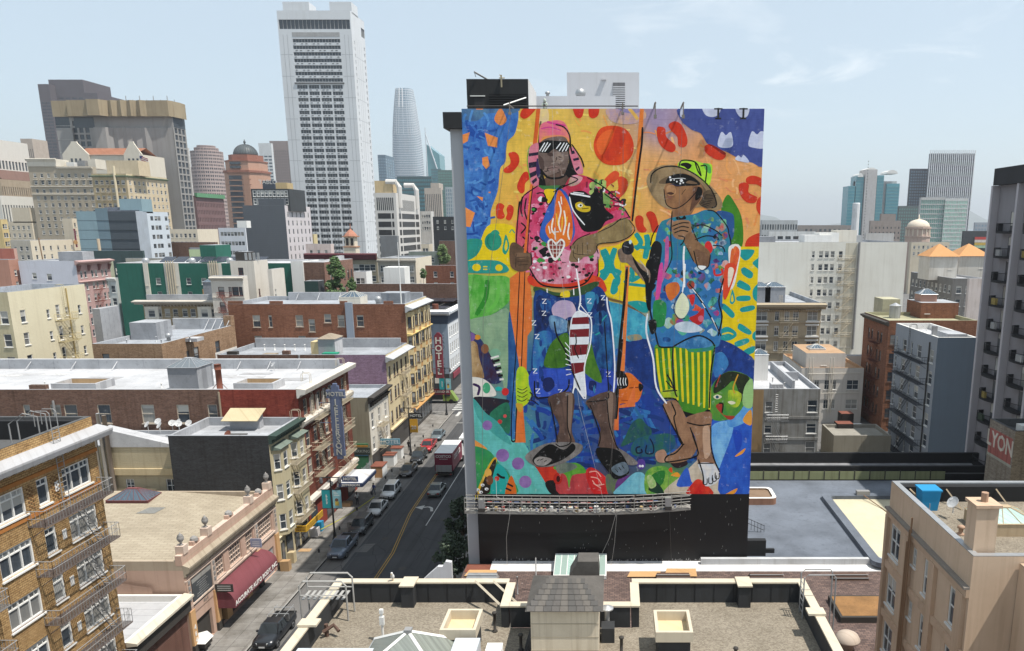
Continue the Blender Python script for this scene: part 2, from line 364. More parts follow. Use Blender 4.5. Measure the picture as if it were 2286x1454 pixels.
def dish(root,x,y,z,r=0.35,h=0.5,ang=200,mat=None):
 mb=MB();mb.tube([(x,y,z),(x,y,z+h)],0.03,6);d=Vector((math.cos(R(ang))*.8,math.sin(R(ang))*.8,.6)).normalized()
 a=d.orthogonal().normalized();b=d.cross(a);c=Vector((x,y,z+h))+d*.05;n=14;r0=len(mb.v)
 for i,(rr,dd)in enumerate(((0.02,0),(r*.6,.05*r),(r,.16*r),(r,.22*r),(r*.6,.11*r),(0.02,.06*r))):
  mb.v+=[tuple(c+d*dd+a*rr*math.cos(2*math.pi*k/n)+b*rr*math.sin(2*math.pi*k/n))for k in range(n)]
 for i in range(5):
  for k in range(n):j=(k+1)%n;mb.f.append((r0+i*n+k,r0+i*n+j,r0+i*n+n+j,r0+i*n+n+k));mb.m.append(0)
 mb.bar(c-a*r*.9,c+d*r*.9,0.025);mb.box(*(c+d*r*.9-Vector((.04,.04,.04))),*(c+d*r*.9+Vector((.04,.04,.04))))
 return mb.b9('satellite_dish',mat or pl9('dish_grey',(0.5,0.5,0.5),amt=.1,bs=0),root)
def bx9(root,name,x0,x1,y0,y1,z0,z1,mat,top=None):
 mb=MB();mb.box(x0,y0,z0,x1,y1,z1,0,1 if top else None);return mb.b9(name,[mat,top]if top else mat,root)
def braces(root,pts,mat=None):
 for a,b in pts:mb=MB();mb.bar(a,b,0.09);mb.b9('parapet_brace',mat or RFW,root)
def gooseneck(root,fc,u,z0,z1,mat,w=0.45,ladder_to=None):
 mb=MB()
 for s in(-1,1):
  uu=u+s*w/2;mb.tube([fc.p(uu,z0,.35),fc.p(uu,z1-.15,.35),fc.p(uu,z1,.2),fc.p(uu,z1,-.5),fc.p(uu,z1-.15,-.65),fc.p(uu,z1-1.0,-.65)],0.028,5)
 z=z0+.2
 while z<z1-1.0:mb.bar(fc.p(u-w/2,z,.35),fc.p(u+w/2,z,.35),0.03);z+=.33
 return mb.b9('roof_ladder',mat,root)
def fe9(root,fc,u0,u1,zs,mat,proj=1.05,h=0.95,su=None,left=True,bars=0.16,floor=None,fine=True):
 su=su if su is not None else(u0+0.4,u1-0.4)
 for i,z in enumerate(zs):
  mb=MB();fc.box(mb,u0,u1,z-.10,z-.04,proj-.05,proj);fc.box(mb,u0,u1,z-.10,z-.04,0.02,.07)
  n=max(4,int((u1-u0)/(0.14 if fine else 0.3)))
  for k in range(n+1):
   uu=u0+(u1-u0)*k/n;fc.box(mb,uu-.02,uu+.02,z-.04,z,0.02,proj)
  for uu in(u0+.3,u1-.3):mb.bar(fc.p(uu,z-.08,proj*.9),fc.p(uu,z-.8,0.01),.04)
  pl=mb.b9('fire_escape_platform',floor or mat,root)
  rb=MB()
  pts=[fc.p(u0,z,0.03),fc.p(u0,z,proj),fc.p(u1,z,proj),fc.p(u1,z,0.03)]
  for a,b in zip(pts,pts[1:]):
   for hh in(h,h*.5):rb.bar(a+Vector((0,0,hh)),b+Vector((0,0,hh)),.045 if hh==h else.03)
   L_=(b-a).length;n=max(2,int(L_/bars))
   for k in range(n+1):p=a.lerp(b,k/n);rb.bar(p,p+Vector((0,0,h)),.022 if fine else.03)
  rb.b9('railing',mat,pl)
  if i+1<len(zs):
   zn=zs[i+1];sb=MB();a0,a1=(su[0],su[1])if left else(su[1],su[0])
   for o in(0.25,0.75):sb.bar(fc.p(a1,z,o),fc.p(a0,zn,o),.07)
   n=int((z-zn)/.24)
   for k in range(1,n):
    t=k/n;uu=a1+(a0-a1)*t;zz_=z+(zn-z)*t;sb.bar(fc.p(uu,zz_,.25),fc.p(uu,zz_,.75),.05)
   for o in(0.22,0.78):sb.bar(fc.p(a1,z+.8,o),fc.p(a0,zn+.8,o),.035)
   sb.b9('stair',mat,pl)
def bay(root,fc,u0,u1,z0,z1,proj,wall,floors,ww,wh,ws=None,ang=0.55,cap=None,gm=None):
 """a projecting bay with a window on its front and one on each slanting side, on every floor"""
 s=proj*ang;P=[fc.p(u0,0,-.02),fc.p(u0+s,0,proj),fc.p(u1-s,0,proj),fc.p(u1,0,-.02)]
 mb=MB();fs=[]
 for A,B in zip(P,P[1:]):
  f=Face(A.x,A.y,math.degrees(math.atan2(B.y-A.y,B.x-A.x)));W_=(B-A).length;fs.append((f,W_))
  wn=min(ww,W_*.72);ops=[(W_/2-wn/2,z,W_/2+wn/2,z+wh)for z in floors]
  facade(mb,f,W_,z0,z1,ops,.14)
 mb.q([p+Vector((0,0,z1))for p in P]);mb.q([p+Vector((0,0,z0))for p in P[::-1]])
 o=mb.b9('bay',wall,root)
 for f,W_ in fs:
  wn=min(ww,W_*.72)
  for z in floors:window(o,f,W_/2,z,wn,wh,depth=.14,gmat=gm,**(ws or{}))
 return o
def text_mesh(s,size,mat,ext=0.01,bold=0.0,spacing=1.0,align='CENTER',line=1.0):
 c=bpy.data.curves.new('lettering','FONT');c.body=s;c.size=size;c.extrude=ext;c.offset=bold;c.align_x=align;c.align_y='CENTER';c.space_character=spacing;c.space_line=line;c.resolution_u=2
 o=bpy.data.objects.new('lettering',c);COL.objects.link(o)
 me=bpy.data.meshes.new_from_object(o.evaluated_get(bpy.context.evaluated_depsgraph_get()));bpy.data.objects.remove(o);bpy.data.curves.remove(c)
 me.materials.clear();me.materials.append(mat);me.name='lettering';return me
def lt9(parent,s,size,mat,M,sx=1.0,**k):
 return link(bpy.data.objects.new('lettering',text_mesh(s,size,mat,**k)),parent,M@Matrix.Diagonal((sx,1,1,1)))
def tface(fc,u,z,out=0.02):return fc.mat(u,z,out)@Matrix.Rotation(R(90),4,'X')
# ---------------------------------------------------------------- ground, street, pavements
def asphalt(name,c,amt=0.3):
 m,t,b=_mat(name);p=pos(t)
 col=mixc(t,noise(t,p,0.22,6,0.35,0.7),c,tuple(x*(1+amt)for x in c));col=mixc(t,noise(t,p,30,2,0.4,0.8),col,tuple(x*1.5 for x in c))
 mp=node(t,'Mapping');mp.inputs['Scale'].default_value=(1.3,0.02,1);t.links.new(p,mp.inputs[0])
 col=mixc(t,noise(t,mp.outputs[0],1.0,3,0.5,0.75),col,tuple(x*0.62 for x in c))
 cr_=node(t,'TexVoronoi',Scale=0.22,feature='DISTANCE_TO_EDGE');nn=node(t,'TexNoise',Scale=0.8,Detail=4.0);t.links.new(p,nn.inputs['Vector'])
 mx=mixc(t,0.25,p,nn.outputs['Color'],'LINEAR_LIGHT');t.links.new(mx,cr_.inputs['Vector'])
 r=node(t,'MapRange');r.inputs[1].default_value=0.0;r.inputs[2].default_value=0.008;r.inputs[3].default_value=0.7;r.inputs[4].default_value=0;t.links.new(cr_.outputs['Distance'],r.inputs[0])
 col=mixc(t,r.outputs[0],col,(0.016,0.016,0.017))
 t.links.new(col,b.inputs['Base Color']);b.inputs['Roughness'].default_value=0.88;b.inputs['Specular IOR Level'].default_value=0.25
 bump(t,b,noise(t,p,40,3,0,1),0.3,0.01);return m
ASP=asphalt('asphalt',(0.050,0.050,0.052),.45);ASP2=asphalt('worn_parking_lane',(0.11,0.105,0.10),0.4)
def concrete(name,c):
 m,t,b=_mat(name);p=pos(t)
 br=node(t,'TexBrick',Scale=1.0,offset=0.0);t.links.new(p,br.inputs['Vector']);br.inputs['Brick Width'].default_value=1.4;br.inputs['Row Height'].default_value=1.4;br.inputs['Mortar Size'].default_value=0.025
 br.inputs['Color1'].default_value=rgb(c);br.inputs['Color2'].default_value=rgb([x*.8 for x in c]);br.inputs['Mortar'].default_value=rgb([x*.45 for x in c])
 col=mixc(t,noise(t,p,0.5,6,0.4,0.68),br.outputs['Color'],mixc(t,1.0,br.outputs['Color'],(0.55,0.53,0.5),'MULTIPLY'))
 col=mixc(t,noise(t,p,4.0,4,0.6,0.75),col,mixc(t,1.0,col,(0.6,0.58,0.56),'MULTIPLY'))
 t.links.new(col,b.inputs['Base Color']);b.inputs['Roughness'].default_value=0.9;bump(t,b,noise(t,p,12,3,0,1),0.2,0.01);return m
PAVE=concrete('pavement_concrete',(0.25,0.235,0.215))
GRD=roofm('city_ground',(0.16,0.155,0.15),0.35)
mb=MB();S_=14000;mb.q([(-S_,-800,-0.02),(S_,-800,-0.02),(S_,S_,-0.02),(-S_,S_,-0.02)]);struct(mb.b9('ground',GRD))
XF,XK,XK2,XP2=-36.0,-31.8,-17.6,-14.1
mb=MB();mb.q([(XK,-60,0.0),(XK2,-60,0.0),(XK2,520,0.0),(XK,520,0.0)]);struct(mb.b9('road',ASP))
mb=MB();mb.q([(-320,147.5,0.004),(XK,147.5,0.004),(XK,161.5,0.004),(-320,161.5,0.004)]);mb.q([(XK2,147.5,0.004),(300,147.5,0.004),(300,161.5,0.004),(XK2,161.5,0.004)]);struct(mb.b9('cross_street',ASP2))
mb=MB();mb.q([(XK+.01,-40,0.004),(XK+2.5,-40,0.004),(XK+2.5,145,0.004),(XK+.01,145,0.004)]);mb.q([(XK2-2.4,-40,0.004),(XK2-.01,-40,0.004),(XK2-.01,66,0.004),(XK2-2.4,66,0.004)]);struct(mb.b9('parking_lane_road',ASP2))
def pave(x0,x1,y0,y1,kx):
 mb=MB();mb.box(x0,y0,-0.02,x1,y1,0.14);o=struct(mb.b9('pavement',PAVE))
 kb=MB();a,b=(kx-.16,kx)if kx==x1 else(kx,kx+.16)
 kb.box(a,y0-.01,-0.01,b+.0,y1+.01,0.146);kb.b9('kerb',pl9('kerb_stone',(0.30,0.29,0.27),amt=.3),o);return o
pave(XF,XK,-20,146.5,XK);pave(XF,XK,162.5,420,XK);pave(XK2,XP2,-20,146.5,XK2);pave(XK2,XP2,162.5,420,XK2)
LINE=pl9('road_paint_white',(0.55,0.55,0.53),amt=.35,bs=0);YLINE=pl9('road_paint_yellow',(0.40,0.25,0.06),amt=.35,bs=0)
def strip(pts,w,z,mat,name):
 mb=MB()
 for a,b in zip(pts,pts[1:]):
  d=(Vector((b[0],b[1],0))-Vector((a[0],a[1],0))).normalized();n_=Vector((-d.y,d.x,0))*w/2
  A=Vector((a[0],a[1],z));B=Vector((b[0],b[1],z));mb.q([A+n_,A-n_,B-n_,B+n_])
 return struct(mb.b9(name,mat))
yl=[(-24.9,40),(-24.95,66),(-25.0,80),(-26.2,92),(-26.4,104),(-26.4,145)]
for dx in(-.13,.13):strip([(x+dx,y)for x,y in yl],.11,.008,YLINE,'centre_line_marking')
strip([(-23.2,88),(-23.15,145)],.12,.008,LINE,'lane_line_marking');strip([(-28.9,62),(-28.95,100)],.05,.008,pl9('road_seam',(0.10,.10,.10),bs=0),'road_seam_marking')
strip([(-25.1,94.2),(-24.4,94.4),(-23.9,94.0),(-23.6,92.8)],.35,.009,LINE,'arrow_marking')
mb=MB();mb.q([(-26.1,94.2,.009),(-25.0,93.4,.009),(-25.0,95.0,.009)]);struct(mb.b9('arrow_head_marking',LINE))
strip([(-29.6,138),(-25.2,138)],.25,.008,LINE,'stop_line_marking')
for k in range(9):strip([(-36+3.4+k*0.0,148.6+k*1.5),(-26.5,148.6+k*1.5)],.62,.010,LINE,'crosswalk_marking')
for k in range(6):strip([(-30.6+k*2.0,143.2),(-30.6+k*2.0,146.8)],.6,.010,LINE,'crosswalk_marking')
for x,y in((-27.0,84),(-28.9,116),(-21.5,90),(-22.8,76),(-27.2,138)):
 mb=MB();mb.lathe(x,y,[(.42,.006),(.42,.016),(.36,.017)],16);o=mb.b9('manhole_cover',pl9('iron_cover',(.07,.065,.06),amt=.3));tag(o,'round iron manhole cover '+{84:'in the shaded lane beside the steel blue pickup',116:'in the lane beside the black suv',90:'between the lane line and the mural side kerb',76:'right of the double yellow line nearest the camera',138:'close to the far crossing'}[y],'manhole','manhole covers in the street')
mb=MB();mb.q([(-29.4,80.2,.008),(-28.0,80.2,.008),(-27.7,82.6,.008),(-29.0,82.4,.008)]);struct(mb.b9('asphalt_patch_marking',ASP2))
# far bay and hills
mb=MB();mb.q([(200,5200,-.01),(9000,5200,-.01),(9000,9500,-.01),(200,9500,-.01)]);struct(mb.b9('bay_water',pl9('water',(.12,.17,.2),rough=.2,bs=0)))
mb=MB();n_=60;P=[]
for k in range(n_+1):
 x=-6000+14000*k/n_;h=120+90*math.sin(k*.45)+60*math.sin(k*1.13+1)+25*math.sin(k*2.9);P.append((x,h))
for(xa,ha),(xb,hb)in zip(P,P[1:]):
 mb.q([(xa,9500,-1),(xb,9500,-1),(xb,10500,hb),(xa,10500,ha)]);mb.q([(xa,10500,ha),(xb,10500,hb),(xb,12500,-1),(xa,12500,-1)])
struct(mb.b9('hills',pl9('hill_grass',(.10,.12,.07),bs=0)))
# ---------------------------------------------------------------- left side of the street, nearest first
BK_Y=brick('yellow_brick',(0.57,0.38,0.175),(0.46,0.29,0.125),(0.16,0.09,0.05),.30,.14,amt=.25)
BK_B=brick('brown_brick',(0.25,0.14,0.10),(0.18,0.105,0.08),(0.16,0.12,0.10))
BK_R=brick('red_brick',(0.36,0.155,0.085),(0.27,0.11,0.062),(0.17,0.10,0.08))
BK_T=brick('tan_brick',(0.50,0.33,0.20),(0.41,0.26,0.155),(0.25,0.18,0.13))
REDP=brick('red_painted_brick',(0.34,0.075,0.05),(0.29,0.062,0.042),(0.2,0.045,0.035),amt=.3)
PURP=brick('purple_painted_brick',(0.37,0.25,0.34),(0.33,0.22,0.31),(0.28,0.18,0.26),amt=.22)
# 1 yellow brick apartment house at the lower left
x0,x1,y0,y1,z1=-52,XF,20,50.8,23.2
fl=[18.78-3.3*k for k in range(6)];S_=[]
for z in fl:S_+=[(48.65-y0,z,2.65,1.75),(45.6-y0,z,1.0,1.75),(42.75-y0,z,2.65,1.75),(38.6-y0,z,1.0,1.75)]
root,fc=bd9('apartment_house','yellow brick apartment house with white windows and grey fire escapes at the lower left',x0,x1,y0,y1,z1,BK_Y,RFD,par=1.4,cap=RFD)
for o in[c for c in root.children if c.name.startswith('wall')]:bpy.data.objects.remove(o)
mb=MB();f=fc['S']
facade(mb,f,y1-y0,0,z1,[(u-w_/2,z,u+w_/2,z+h)for u,z,w_,h in S_],.25)
for k in 'WNE':facade(mb,fc[k],(x1-x0)if k in 'WE' else(y1-y0),0,z1,[])
mb.b9('wall',BK_Y,root)
for u,z,w_,h in S_:window(root,f,u,z,w_,h,3 if w_>2 else 1,(.74,),.11,True,WHT,None,.22)
for z in fl:
 for u,w_ in((48.65-y0,2.65),(45.6-y0,1.0),(42.75-y0,2.65)):
  mb=MB();n=6 if w_>2 else 2
  for k in range(1,n):f.box(mb,u-w_/2+w_*k/n-.02,u-w_/2+w_*k/n+.02,z+1.3,z+1.66,-.16,-.1)
  mb.b9('transom_muntins',WHT,root)
 mb=MB();f.box(mb,46.55-y0,46.9-y0,z+.5,z+1.15,0.002,.04);o=mb.b9('vent_grille',WHT,root)
 for k in range(5):f.box(mb,46.58-y0,46.87-y0,z+.55+k*.11,z+.6+k*.11,.04,.05)
mb=MB()
for(ua,ub)in((44.25,44.95),(46.25,47.15)):
 for r_ in range(12):
  for c_ in range(int((ub-ua)/.18)):
   if(r_+c_)%2==0:f.box(mb,ua-y0+c_*.18,ua-y0+c_*.18+.11,fl[0]+.1+r_*.13,fl[0]+.18+r_*.13,.002,.05)
stuff(mb.b9('brick_panel',pl9('dark_brick',(.20,.10,.04)),root))
mb=MB();f.box(mb,0,y1-y0,20.75,21.0,.002,.09);f.box(mb,0,y1-y0,17.0+1.35,18.6,.002,.05);mb.b9('string_course',pl9('orange_brick_band',(.42,.17,.045)),root)
cn9(root,f,-.2,y1-y0+.5,21.55,[(0.003,0),(.15,.02),(.25,.2),(.95,.3),(1.05,.62),(1.05,.75),(.003,1.0)],pl9('grey_cornice',(.40,.40,.41),amt=.2))
brackets(root,f,[.5+.72*k for k in range(43)],21.5,WHT,.2,.3,.75)
fe9(root,f,43.9-y0,50.4-y0,[17.95-3.3*k for k in range(5)],IRON,1.1,1.0,(47.6-y0,49.4-y0),False,.26,pl9('weathered_grating',(.16,.13,.12)))
fe9(root,f,34-y0,40.4-y0,[14.65,11.35,8.05],IRON,1.1,1.0,(36-y0,38-y0),False,.17)
gooseneck(root,f,46.9-y0,18,24.6,IRON,.6)
for k in range(2):mb=MB();mb.tube([(-36.9,47.2+k*.7,21.9),(-36.9,47.2+k*.7,24.1),(-37.8,47.2+k*.7,24.3),(-38.8,47.2+k*.7,23.6),(-38.8,47.2+k*.7,22.2)],.045,6);mb.b9('roof_guard_rail',IRON,root)
bx9(root,'roof_upstand',-51.5,-36.4,49.9,50.5,21.8,23.1,pl9('black_membrane',(.015,.015,.016)))
for k in range(3):vent(root,-40.2-k*.9,47.0+k*.3,21.8,.1,.5,WHT)
# 2 low shop with white roof between
root,fc=bd9('low_shop','low shop with white roof and rusty shutter beside the auto body shop',-50,XF,51.0,58.6,5.9,{'W':pl9('dusty_pink_stucco',(.40,.27,.21)),'S':pl9('rust_shutter_wall',(.16,.08,.06))},RFW,par=.5,cap=WHT)
f=fc['S'];mb=MB();f.box(mb,.2,7.4,0,4.3,.003,.08);o=mb.b9('roller_shutter',pl9('rusty_shutter',(.17,.09,.07),amt=.4),root)
mb=MB()
for k in range(28):f.box(mb,.2,7.4,.1+k*.15,.17+k*.15,.08,.11)
stuff(mb.b9('shutter_slats',pl9('rusty_shutter',(0,0,0)),o))
mb=MB();f.box(mb,-.1,7.6,4.5,5.4,.003,.5);mb.b9('sign_band',DKF,root)
cn9(root,f,-.1,7.7,5.6,[(0,0),(.8,.1),(.8,.28),(0,.4)],pl9('cream_concrete',(.58,.52,.42)))
mb=MB();mb.q([(-50,58.62,8.2),(-38.6,58.62,6.5),(-38.6,58.62,5.4),(-50,58.62,5.4)]);mb.b9('flank_wall',pl9('dusty_pink_stucco',(0,0,0)),root)
# 3 auto body shop
PINK=pl9('pink_stucco',(.50,.345,.27),amt=.18);PINKL=pl9('pale_pink_trim',(.58,.46,.38),amt=.2);PEACH=pl9('peach_pier',(.55,.33,.16),amt=.15)
x0,x1,y0,y1,z1=-62,XF,58.9,76.2,8.7
S_=[(64.5-y0,4.75,1.6,1.85),(67.4-y0,4.75,2.3,1.85),(70.3-y0,4.75,1.6,1.85),(73.7-y0,4.75,3.0,1.85)]
D_=[(61.1-y0,.15,2.6,2.6),(67.4-y0,.15,8.0,3.3),(73.6-y0,.15,3.0,2.9)]
root,fc=bd9('auto_body_shop','two storey pink auto body shop with red barrel awning and stone urns',x0,x1,y0,y1,z1,PINK,pl9('felt_shingle',(0.40,.33,.25)),par=1.2)
for o in[c for c in root.children if c.name.startswith(('wall','roof'))]:bpy.data.objects.remove(o)
f=fc['S'];mb=MB();facade(mb,f,y1-y0,0,z1,[(u-w_/2,z,u+w_/2,z+h)for u,z,w_,h in S_]+[(u-w_/2,z,u+w_/2,z+h)for u,z,w_,h in D_],.3)
for k in 'WNE':facade(mb,fc[k],(x1-x0)if k in 'WE' else(y1-y0),0,z1-.8,[])
mb.b9('wall',PINK,root)
for u,z,w_,h in S_:window(root,f,u,z,w_,h,int(w_/.4),(.25,.5,.75),.05,True,PINKL,GLD,.28)
SH=roofm('shingle_buff',(.36,.31,.235),.15,2.5)
mt,tt,bb=MATS['shingle_buff'],MATS['shingle_buff'].node_tree,MATS['shingle_buff'].node_tree.nodes['Principled BSDF']
_br=node(tt,'TexBrick',Scale=1.0);tt.links.new(pos(tt),_br.inputs['Vector']);_br.inputs['Brick Width'].default_value=.9;_br.inputs['Row Height'].default_value=.3;_br.inputs['Mortar Size'].default_value=.03
_br.inputs['Color1'].default_value=(.40,.345,.26,1);_br.inputs['Color2'].default_value=(.34,.29,.215,1);_br.inputs['Mortar'].default_value=(.26,.22,.165,1)
tt.links.new(mixc(tt,noise(tt,pos(tt),.4,5,.35,.7),_br.outputs['Color'],mixc(tt,1.0,_br.outputs['Color'],(.82,.81,.8),'MULTIPLY')),bb.inputs['Base Color'])
rb=MB();za=7.3
rb.q([(-61,59.2,7.75),(-37.0,59.2,7.75),(-45.5,74.6,9.25),(-61,74.6,9.25)]);rb.q([(-37.0,59.2,7.75),(-37.0,75.9,8.0),(-45.5,74.6,9.25)]);rb.q([(-37.0,75.9,8.0),(-61,75.9,9.0),(-61,74.6,9.25),(-45.5,74.6,9.25)]);rb.b9('roof',SH,root)
mb=MB();mb.q([(-46.4,69.6,8.79),(-44.6,69.6,8.79),(-44.2,70.9,8.92),(-45.8,70.9,8.92)]);mb.b9('roof_patch',pl9('grey_patch',(.2,.2,.19)),root)
cn9(root,f,0,y1-y0,7.25,[(.003,0),(.2,.05),(.2,.3),(.45,.4),(.55,.75),(.55,.9),(.003,1.1)],pl9('weathered_cornice',(.34,.29,.22),amt=.35))
cn9(root,f,0,y1-y0,6.75,[(.003,0),(.12,.02),(.18,.16),(.003,.22)],PINKL);cn9(root,f,0,y1-y0,4.35,[(.003,0),(.15,.05),(.15,.2),(.003,.25)],PINKL)
bx9(root,'parapet_wall',x1-.55,x1-.02,y0,y1,8.3,9.2,PINK,PINKL)
STONE=pl9('grey_stone',(.28,.27,.26));urn=None
for i,yy in enumerate((59.6,63.5,71.5,75.6)):
 bx9(root,'pedestal',x1-.65,x1+.05,yy-.35,yy+.35,9.15,9.9,PINKL)
 mb=MB();mb.lathe(x1-.3,yy,[(.2,9.9),(.1,9.98),(.08,10.1),(.25,10.35),(.28,10.6),(.2,10.72),(.22,10.76),(.05,10.9),(.04,11.0)],12);mb.sm=True;mb.b9('urn',STONE,root)
for yy in(61.5,67.5,73.6):bx9(root,'crest_ornament',x1-.5,x1-.1,yy-.5,yy+.5,9.15,9.55,PINK);mb=MB();mb.lathe(x1-.3,yy,[(.35,9.5),(.3,9.75),(.1,9.9)],8);mb.b9('crest_ornament',STONE,root)
for yy in(59.25,63.25,71.6,75.85):
 mb=MB();f.box(mb,yy-.3-y0,yy+.3-y0,.9,7.2,.004,.14);mb.b9('pier',PINKL if yy>60 else PINK,root)
 mb=MB();f.box(mb,yy-.36-y0,yy+.36-y0,.9,4.1,.006,.2);mb.b9('pier_base',PEACH,root)
 mb=MB();f.box(mb,yy-.38-y0,yy+.38-y0,0.14,.95,.008,.24);mb.b9('pier_plinth',DKF,root)
 for zq in(5.0,5.5,6.0,6.5):mb=MB();f.box(mb,yy-.14-y0,yy+.14-y0,zq,zq+.3,.14,.2);mb.b9('scroll',STONE,root)
for(ua,ub)in((59.6,62.9),(63.6,71.3),(71.95,75.5)):
 mb=MB();f.box(mb,ua-y0,ub-y0,7.0,7.08,.004,.06);mb.b9('moulding',PINKL,root)
mb=MB();f.box(mb,59.75-y0,62.85-y0,4.25,6.65,.004,.09);o=mb.b9('sign_board',pl9('slate_board',(.06,.065,.07),amt=.2),root)
mb=MB();f.box(mb,59.75-y0,62.85-y0,6.25,6.64,.09,.10);mb.b9('board_header',pl9('board_header_grey',(.30,.29,.27)),o)
TXW=pl9('sign_white',(.66,.66,.63),amt=.1,bs=0)
mb=MB();rr=random.Random(3)
for k in range(8):
 c=61.3-y0+rr.uniform(-.1,.1);q_=rr.uniform(.35,1.0);z=6.0-k*.2;u=c-q_
 while u<c+q_:e=rr.uniform(.06,.2);f.box(mb,u,min(u+e,c+q_),z,z+.05,.09,.097);u+=e+.05
stuff(mb.b9('small_print',pl9('faded_print',(.35,.35,.34),bs=0),o))
mb=MB();f.box(mb,59.75-y0,62.85-y0,3.65,4.2,.004,.06);mb.b9('lower_board',PINK,root)
lt9(root,'464',.55,pl9('grey_print',(.20,.18,.16),bs=0),tface(f,61.6-y0,3.95,.065));
f2=f;M=tface(f,59.3-y0,1.9,.21)
for k,ch in enumerate('464'):lt9(root,ch,.6,TXW,tface(f,59.3-y0,2.5-k*.6,.21),bold=.01)
# arch and doors
mb=MB();f.box(mb,59.8-y0,62.4-y0,.15,2.75,-.28,-.25);o=mb.b9('entrance_gate',DKF,root)
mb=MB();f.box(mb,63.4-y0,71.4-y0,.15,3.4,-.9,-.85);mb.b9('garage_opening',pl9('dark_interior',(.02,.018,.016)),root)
mb=MB();f.box(mb,72.1-y0,75.1-y0,.15,3.0,-.2,-.14);o=mb.b9('graffiti_shutter',pl9('shutter_grey',(.34,.34,.35),amt=.3),root)
mb=MB();rr=random.Random(5)
for k in range(7):
 u=72.4+k*.36;pts=[f.p(u+rr.uniform(-.15,.15)-y0,.9+j*.36+rr.uniform(-.12,.12),-.13)for j in range(5)];mb.tube(pts,.035,4)
mb.b9('graffiti',TXW,o)
for uu in(65.4,69.4):mb=MB();f.box(mb,uu-.45-y0,uu+.45-y0,.15,3.4,-.5,-.02);mb.b9('garage_pier',PEACH,root)
MAR=pl9('maroon_canvas',(.17,.05,.06),rough=.9,amt=.18);aw=MB();n=10;pr=[(1.75*math.sin(k/n*math.pi/2),1.75*math.cos(k/n*math.pi/2))for k in range(n+1)]
ua,ub=63.1-y0,71.9-y0;z0=2.35
for a,b in zip(pr,pr[1:]):aw.q([f.p(ua,z0+.45+a[1]*.74,.02+a[0]),f.p(ub,z0+.45+a[1]*.74,.02+a[0]),f.p(ub,z0+.45+b[1]*.74,.02+b[0]),f.p(ua,z0+.45+b[1]*.74,.02+b[0])])
aw.q([f.p(ua,z0+.45,1.77),f.p(ub,z0+.45,1.77),f.p(ub,z0-.1,1.77),f.p(ua,z0-.1,1.77)])
for u in(ua,ub):aw.q([f.p(u,z0-.1,.02)]+[f.p(u,z0+.45+a[1]*.74,.02+a[0])for a in pr]+[f.p(u,z0-.1,1.77)])
aw.b9('awning',MAR,root)
lt9(root,'ACCURATE AUTO BODY, INC.',.62,pl9('awning_letters',(.75,.74,.70),amt=.05,bs=0),tface(f,67.5-y0,z0+.28,1.79),sx=1.02,bold=.012)
for(u,z,w_,h,c,nm)in((63.0,3.9,1.6,.75,DKF,'hanging_sign'),(70.0,5.1,1.1,.9,pl9('blue_grey_sign',(.30,.33,.45)),'hanging_sign')):
 mb=MB();p=f.p(u-y0,z,1.0);mb.box(p.x-.8,p.y-.03,z,p.x+w_-.8,p.y+.03,z+h);o=mb.b9(nm,c,root)
 mb=MB()
 for k in range(3):mb.box(p.x-.6,p.y-.036,z+.15+k*.2,p.x+w_-1.0,p.y-.031,z+.2+k*.2)
 mb.b9('sign_lines',TXW,o)
sk9(root,-48.6,73.0,9.0,4.2,2.4,.25,pl9('maroon_curb',(.16,.06,.06)),up=.9,gl=GLB,n=6)
# 4 beige bow fronted house with black flank
BEI=pl9('beige_stucco',(.50,.44,.29),amt=.18)
x0,x1,y0,y1,z1=-46.4,XF,76.3,84.2,14.7
root,fc=bd9('bow_front_house','beige four storey house with bow windows and black painted flank wall',x0,x1,y0,y1,z1,{'W':brick('black_painted_brick',(.055,.058,.063),(.065,.068,.072),(.04,.042,.046)),'S':BEI,'N':BEI,'E':BEI},RFS,par=.9,cap=RFS,S=[(4.35,10.9,.5,1.4),(4.35,7.55,.5,1.4),(4.35,4.2,.5,1.4)])
f=fc['S']
for u in(2.0,6.35):bay(root,f,u-1.5,u+1.5,3.4,13.0,.75,BEI,(10.75,7.4,4.05),1.0,1.75,dict(fw=.09,nx=1),.75)
for u in(2.0,6.35):cn9(root,f,u-1.55,u+1.55,12.95,[(0,0),(.9,.05),(1.0,.18),(.1,.45),(0,.45)],pl9('green_bronze',(.16,.20,.17)),'bay_roof')
cn9(root,f,0,y1-y0,13.75,[(.003,0),(.3,.05),(.35,.5),(.75,.6),(.85,.9),(.003,.98)],pl9('dark_green_cornice',(.035,.06,.05)))
brackets(root,f,even(.2,y1-y0-.2,12),13.8,pl9('dark_green_cornice',(0,0,0)),.2,.5,.6)
fe9(root,f,3.5,7.6,[10.45,7.1,3.75],CREAMIRON,1.15,.95,(4.2,6.2),False,.2)
gooseneck(root,f,7.4,10.5,15.7,CREAMIRON)
cn9(root,f,0,y1-y0,3.1,[(.003,0),(.12,.02),(.2,.25),(.003,.3)],CRM)
for(u,w_,h)in((.9,.8,2.4),(2.6,1.6,2.6),(4.6,1.1,2.2),(6.6,1.8,2.2)):
 mb=MB();f.box(mb,u-w_/2,u+w_/2,.16,.16+h,.003,.06);o=mb.b9('shop_door',DKF,root)
 mb=MB();f.box(mb,u-w_/2+.1,u+w_/2-.1,.5,h,.06,.065);mb.b9('pane',GLD,o)
mb=MB();YEL=pl9('yellow_awning',(.62,.36,.03),amt=.15);A=f.p(4.2,0,0);mb.hexa([f.p(4.2,2.3,1.3),f.p(9.2,2.3,1.3),f.p(9.2,2.3,1.22),f.p(4.2,2.3,1.22)],[f.p(4.2,3.05,1.3),f.p(9.2,3.05,1.3),f.p(9.2,3.05,1.22),f.p(4.2,3.05,1.22)])
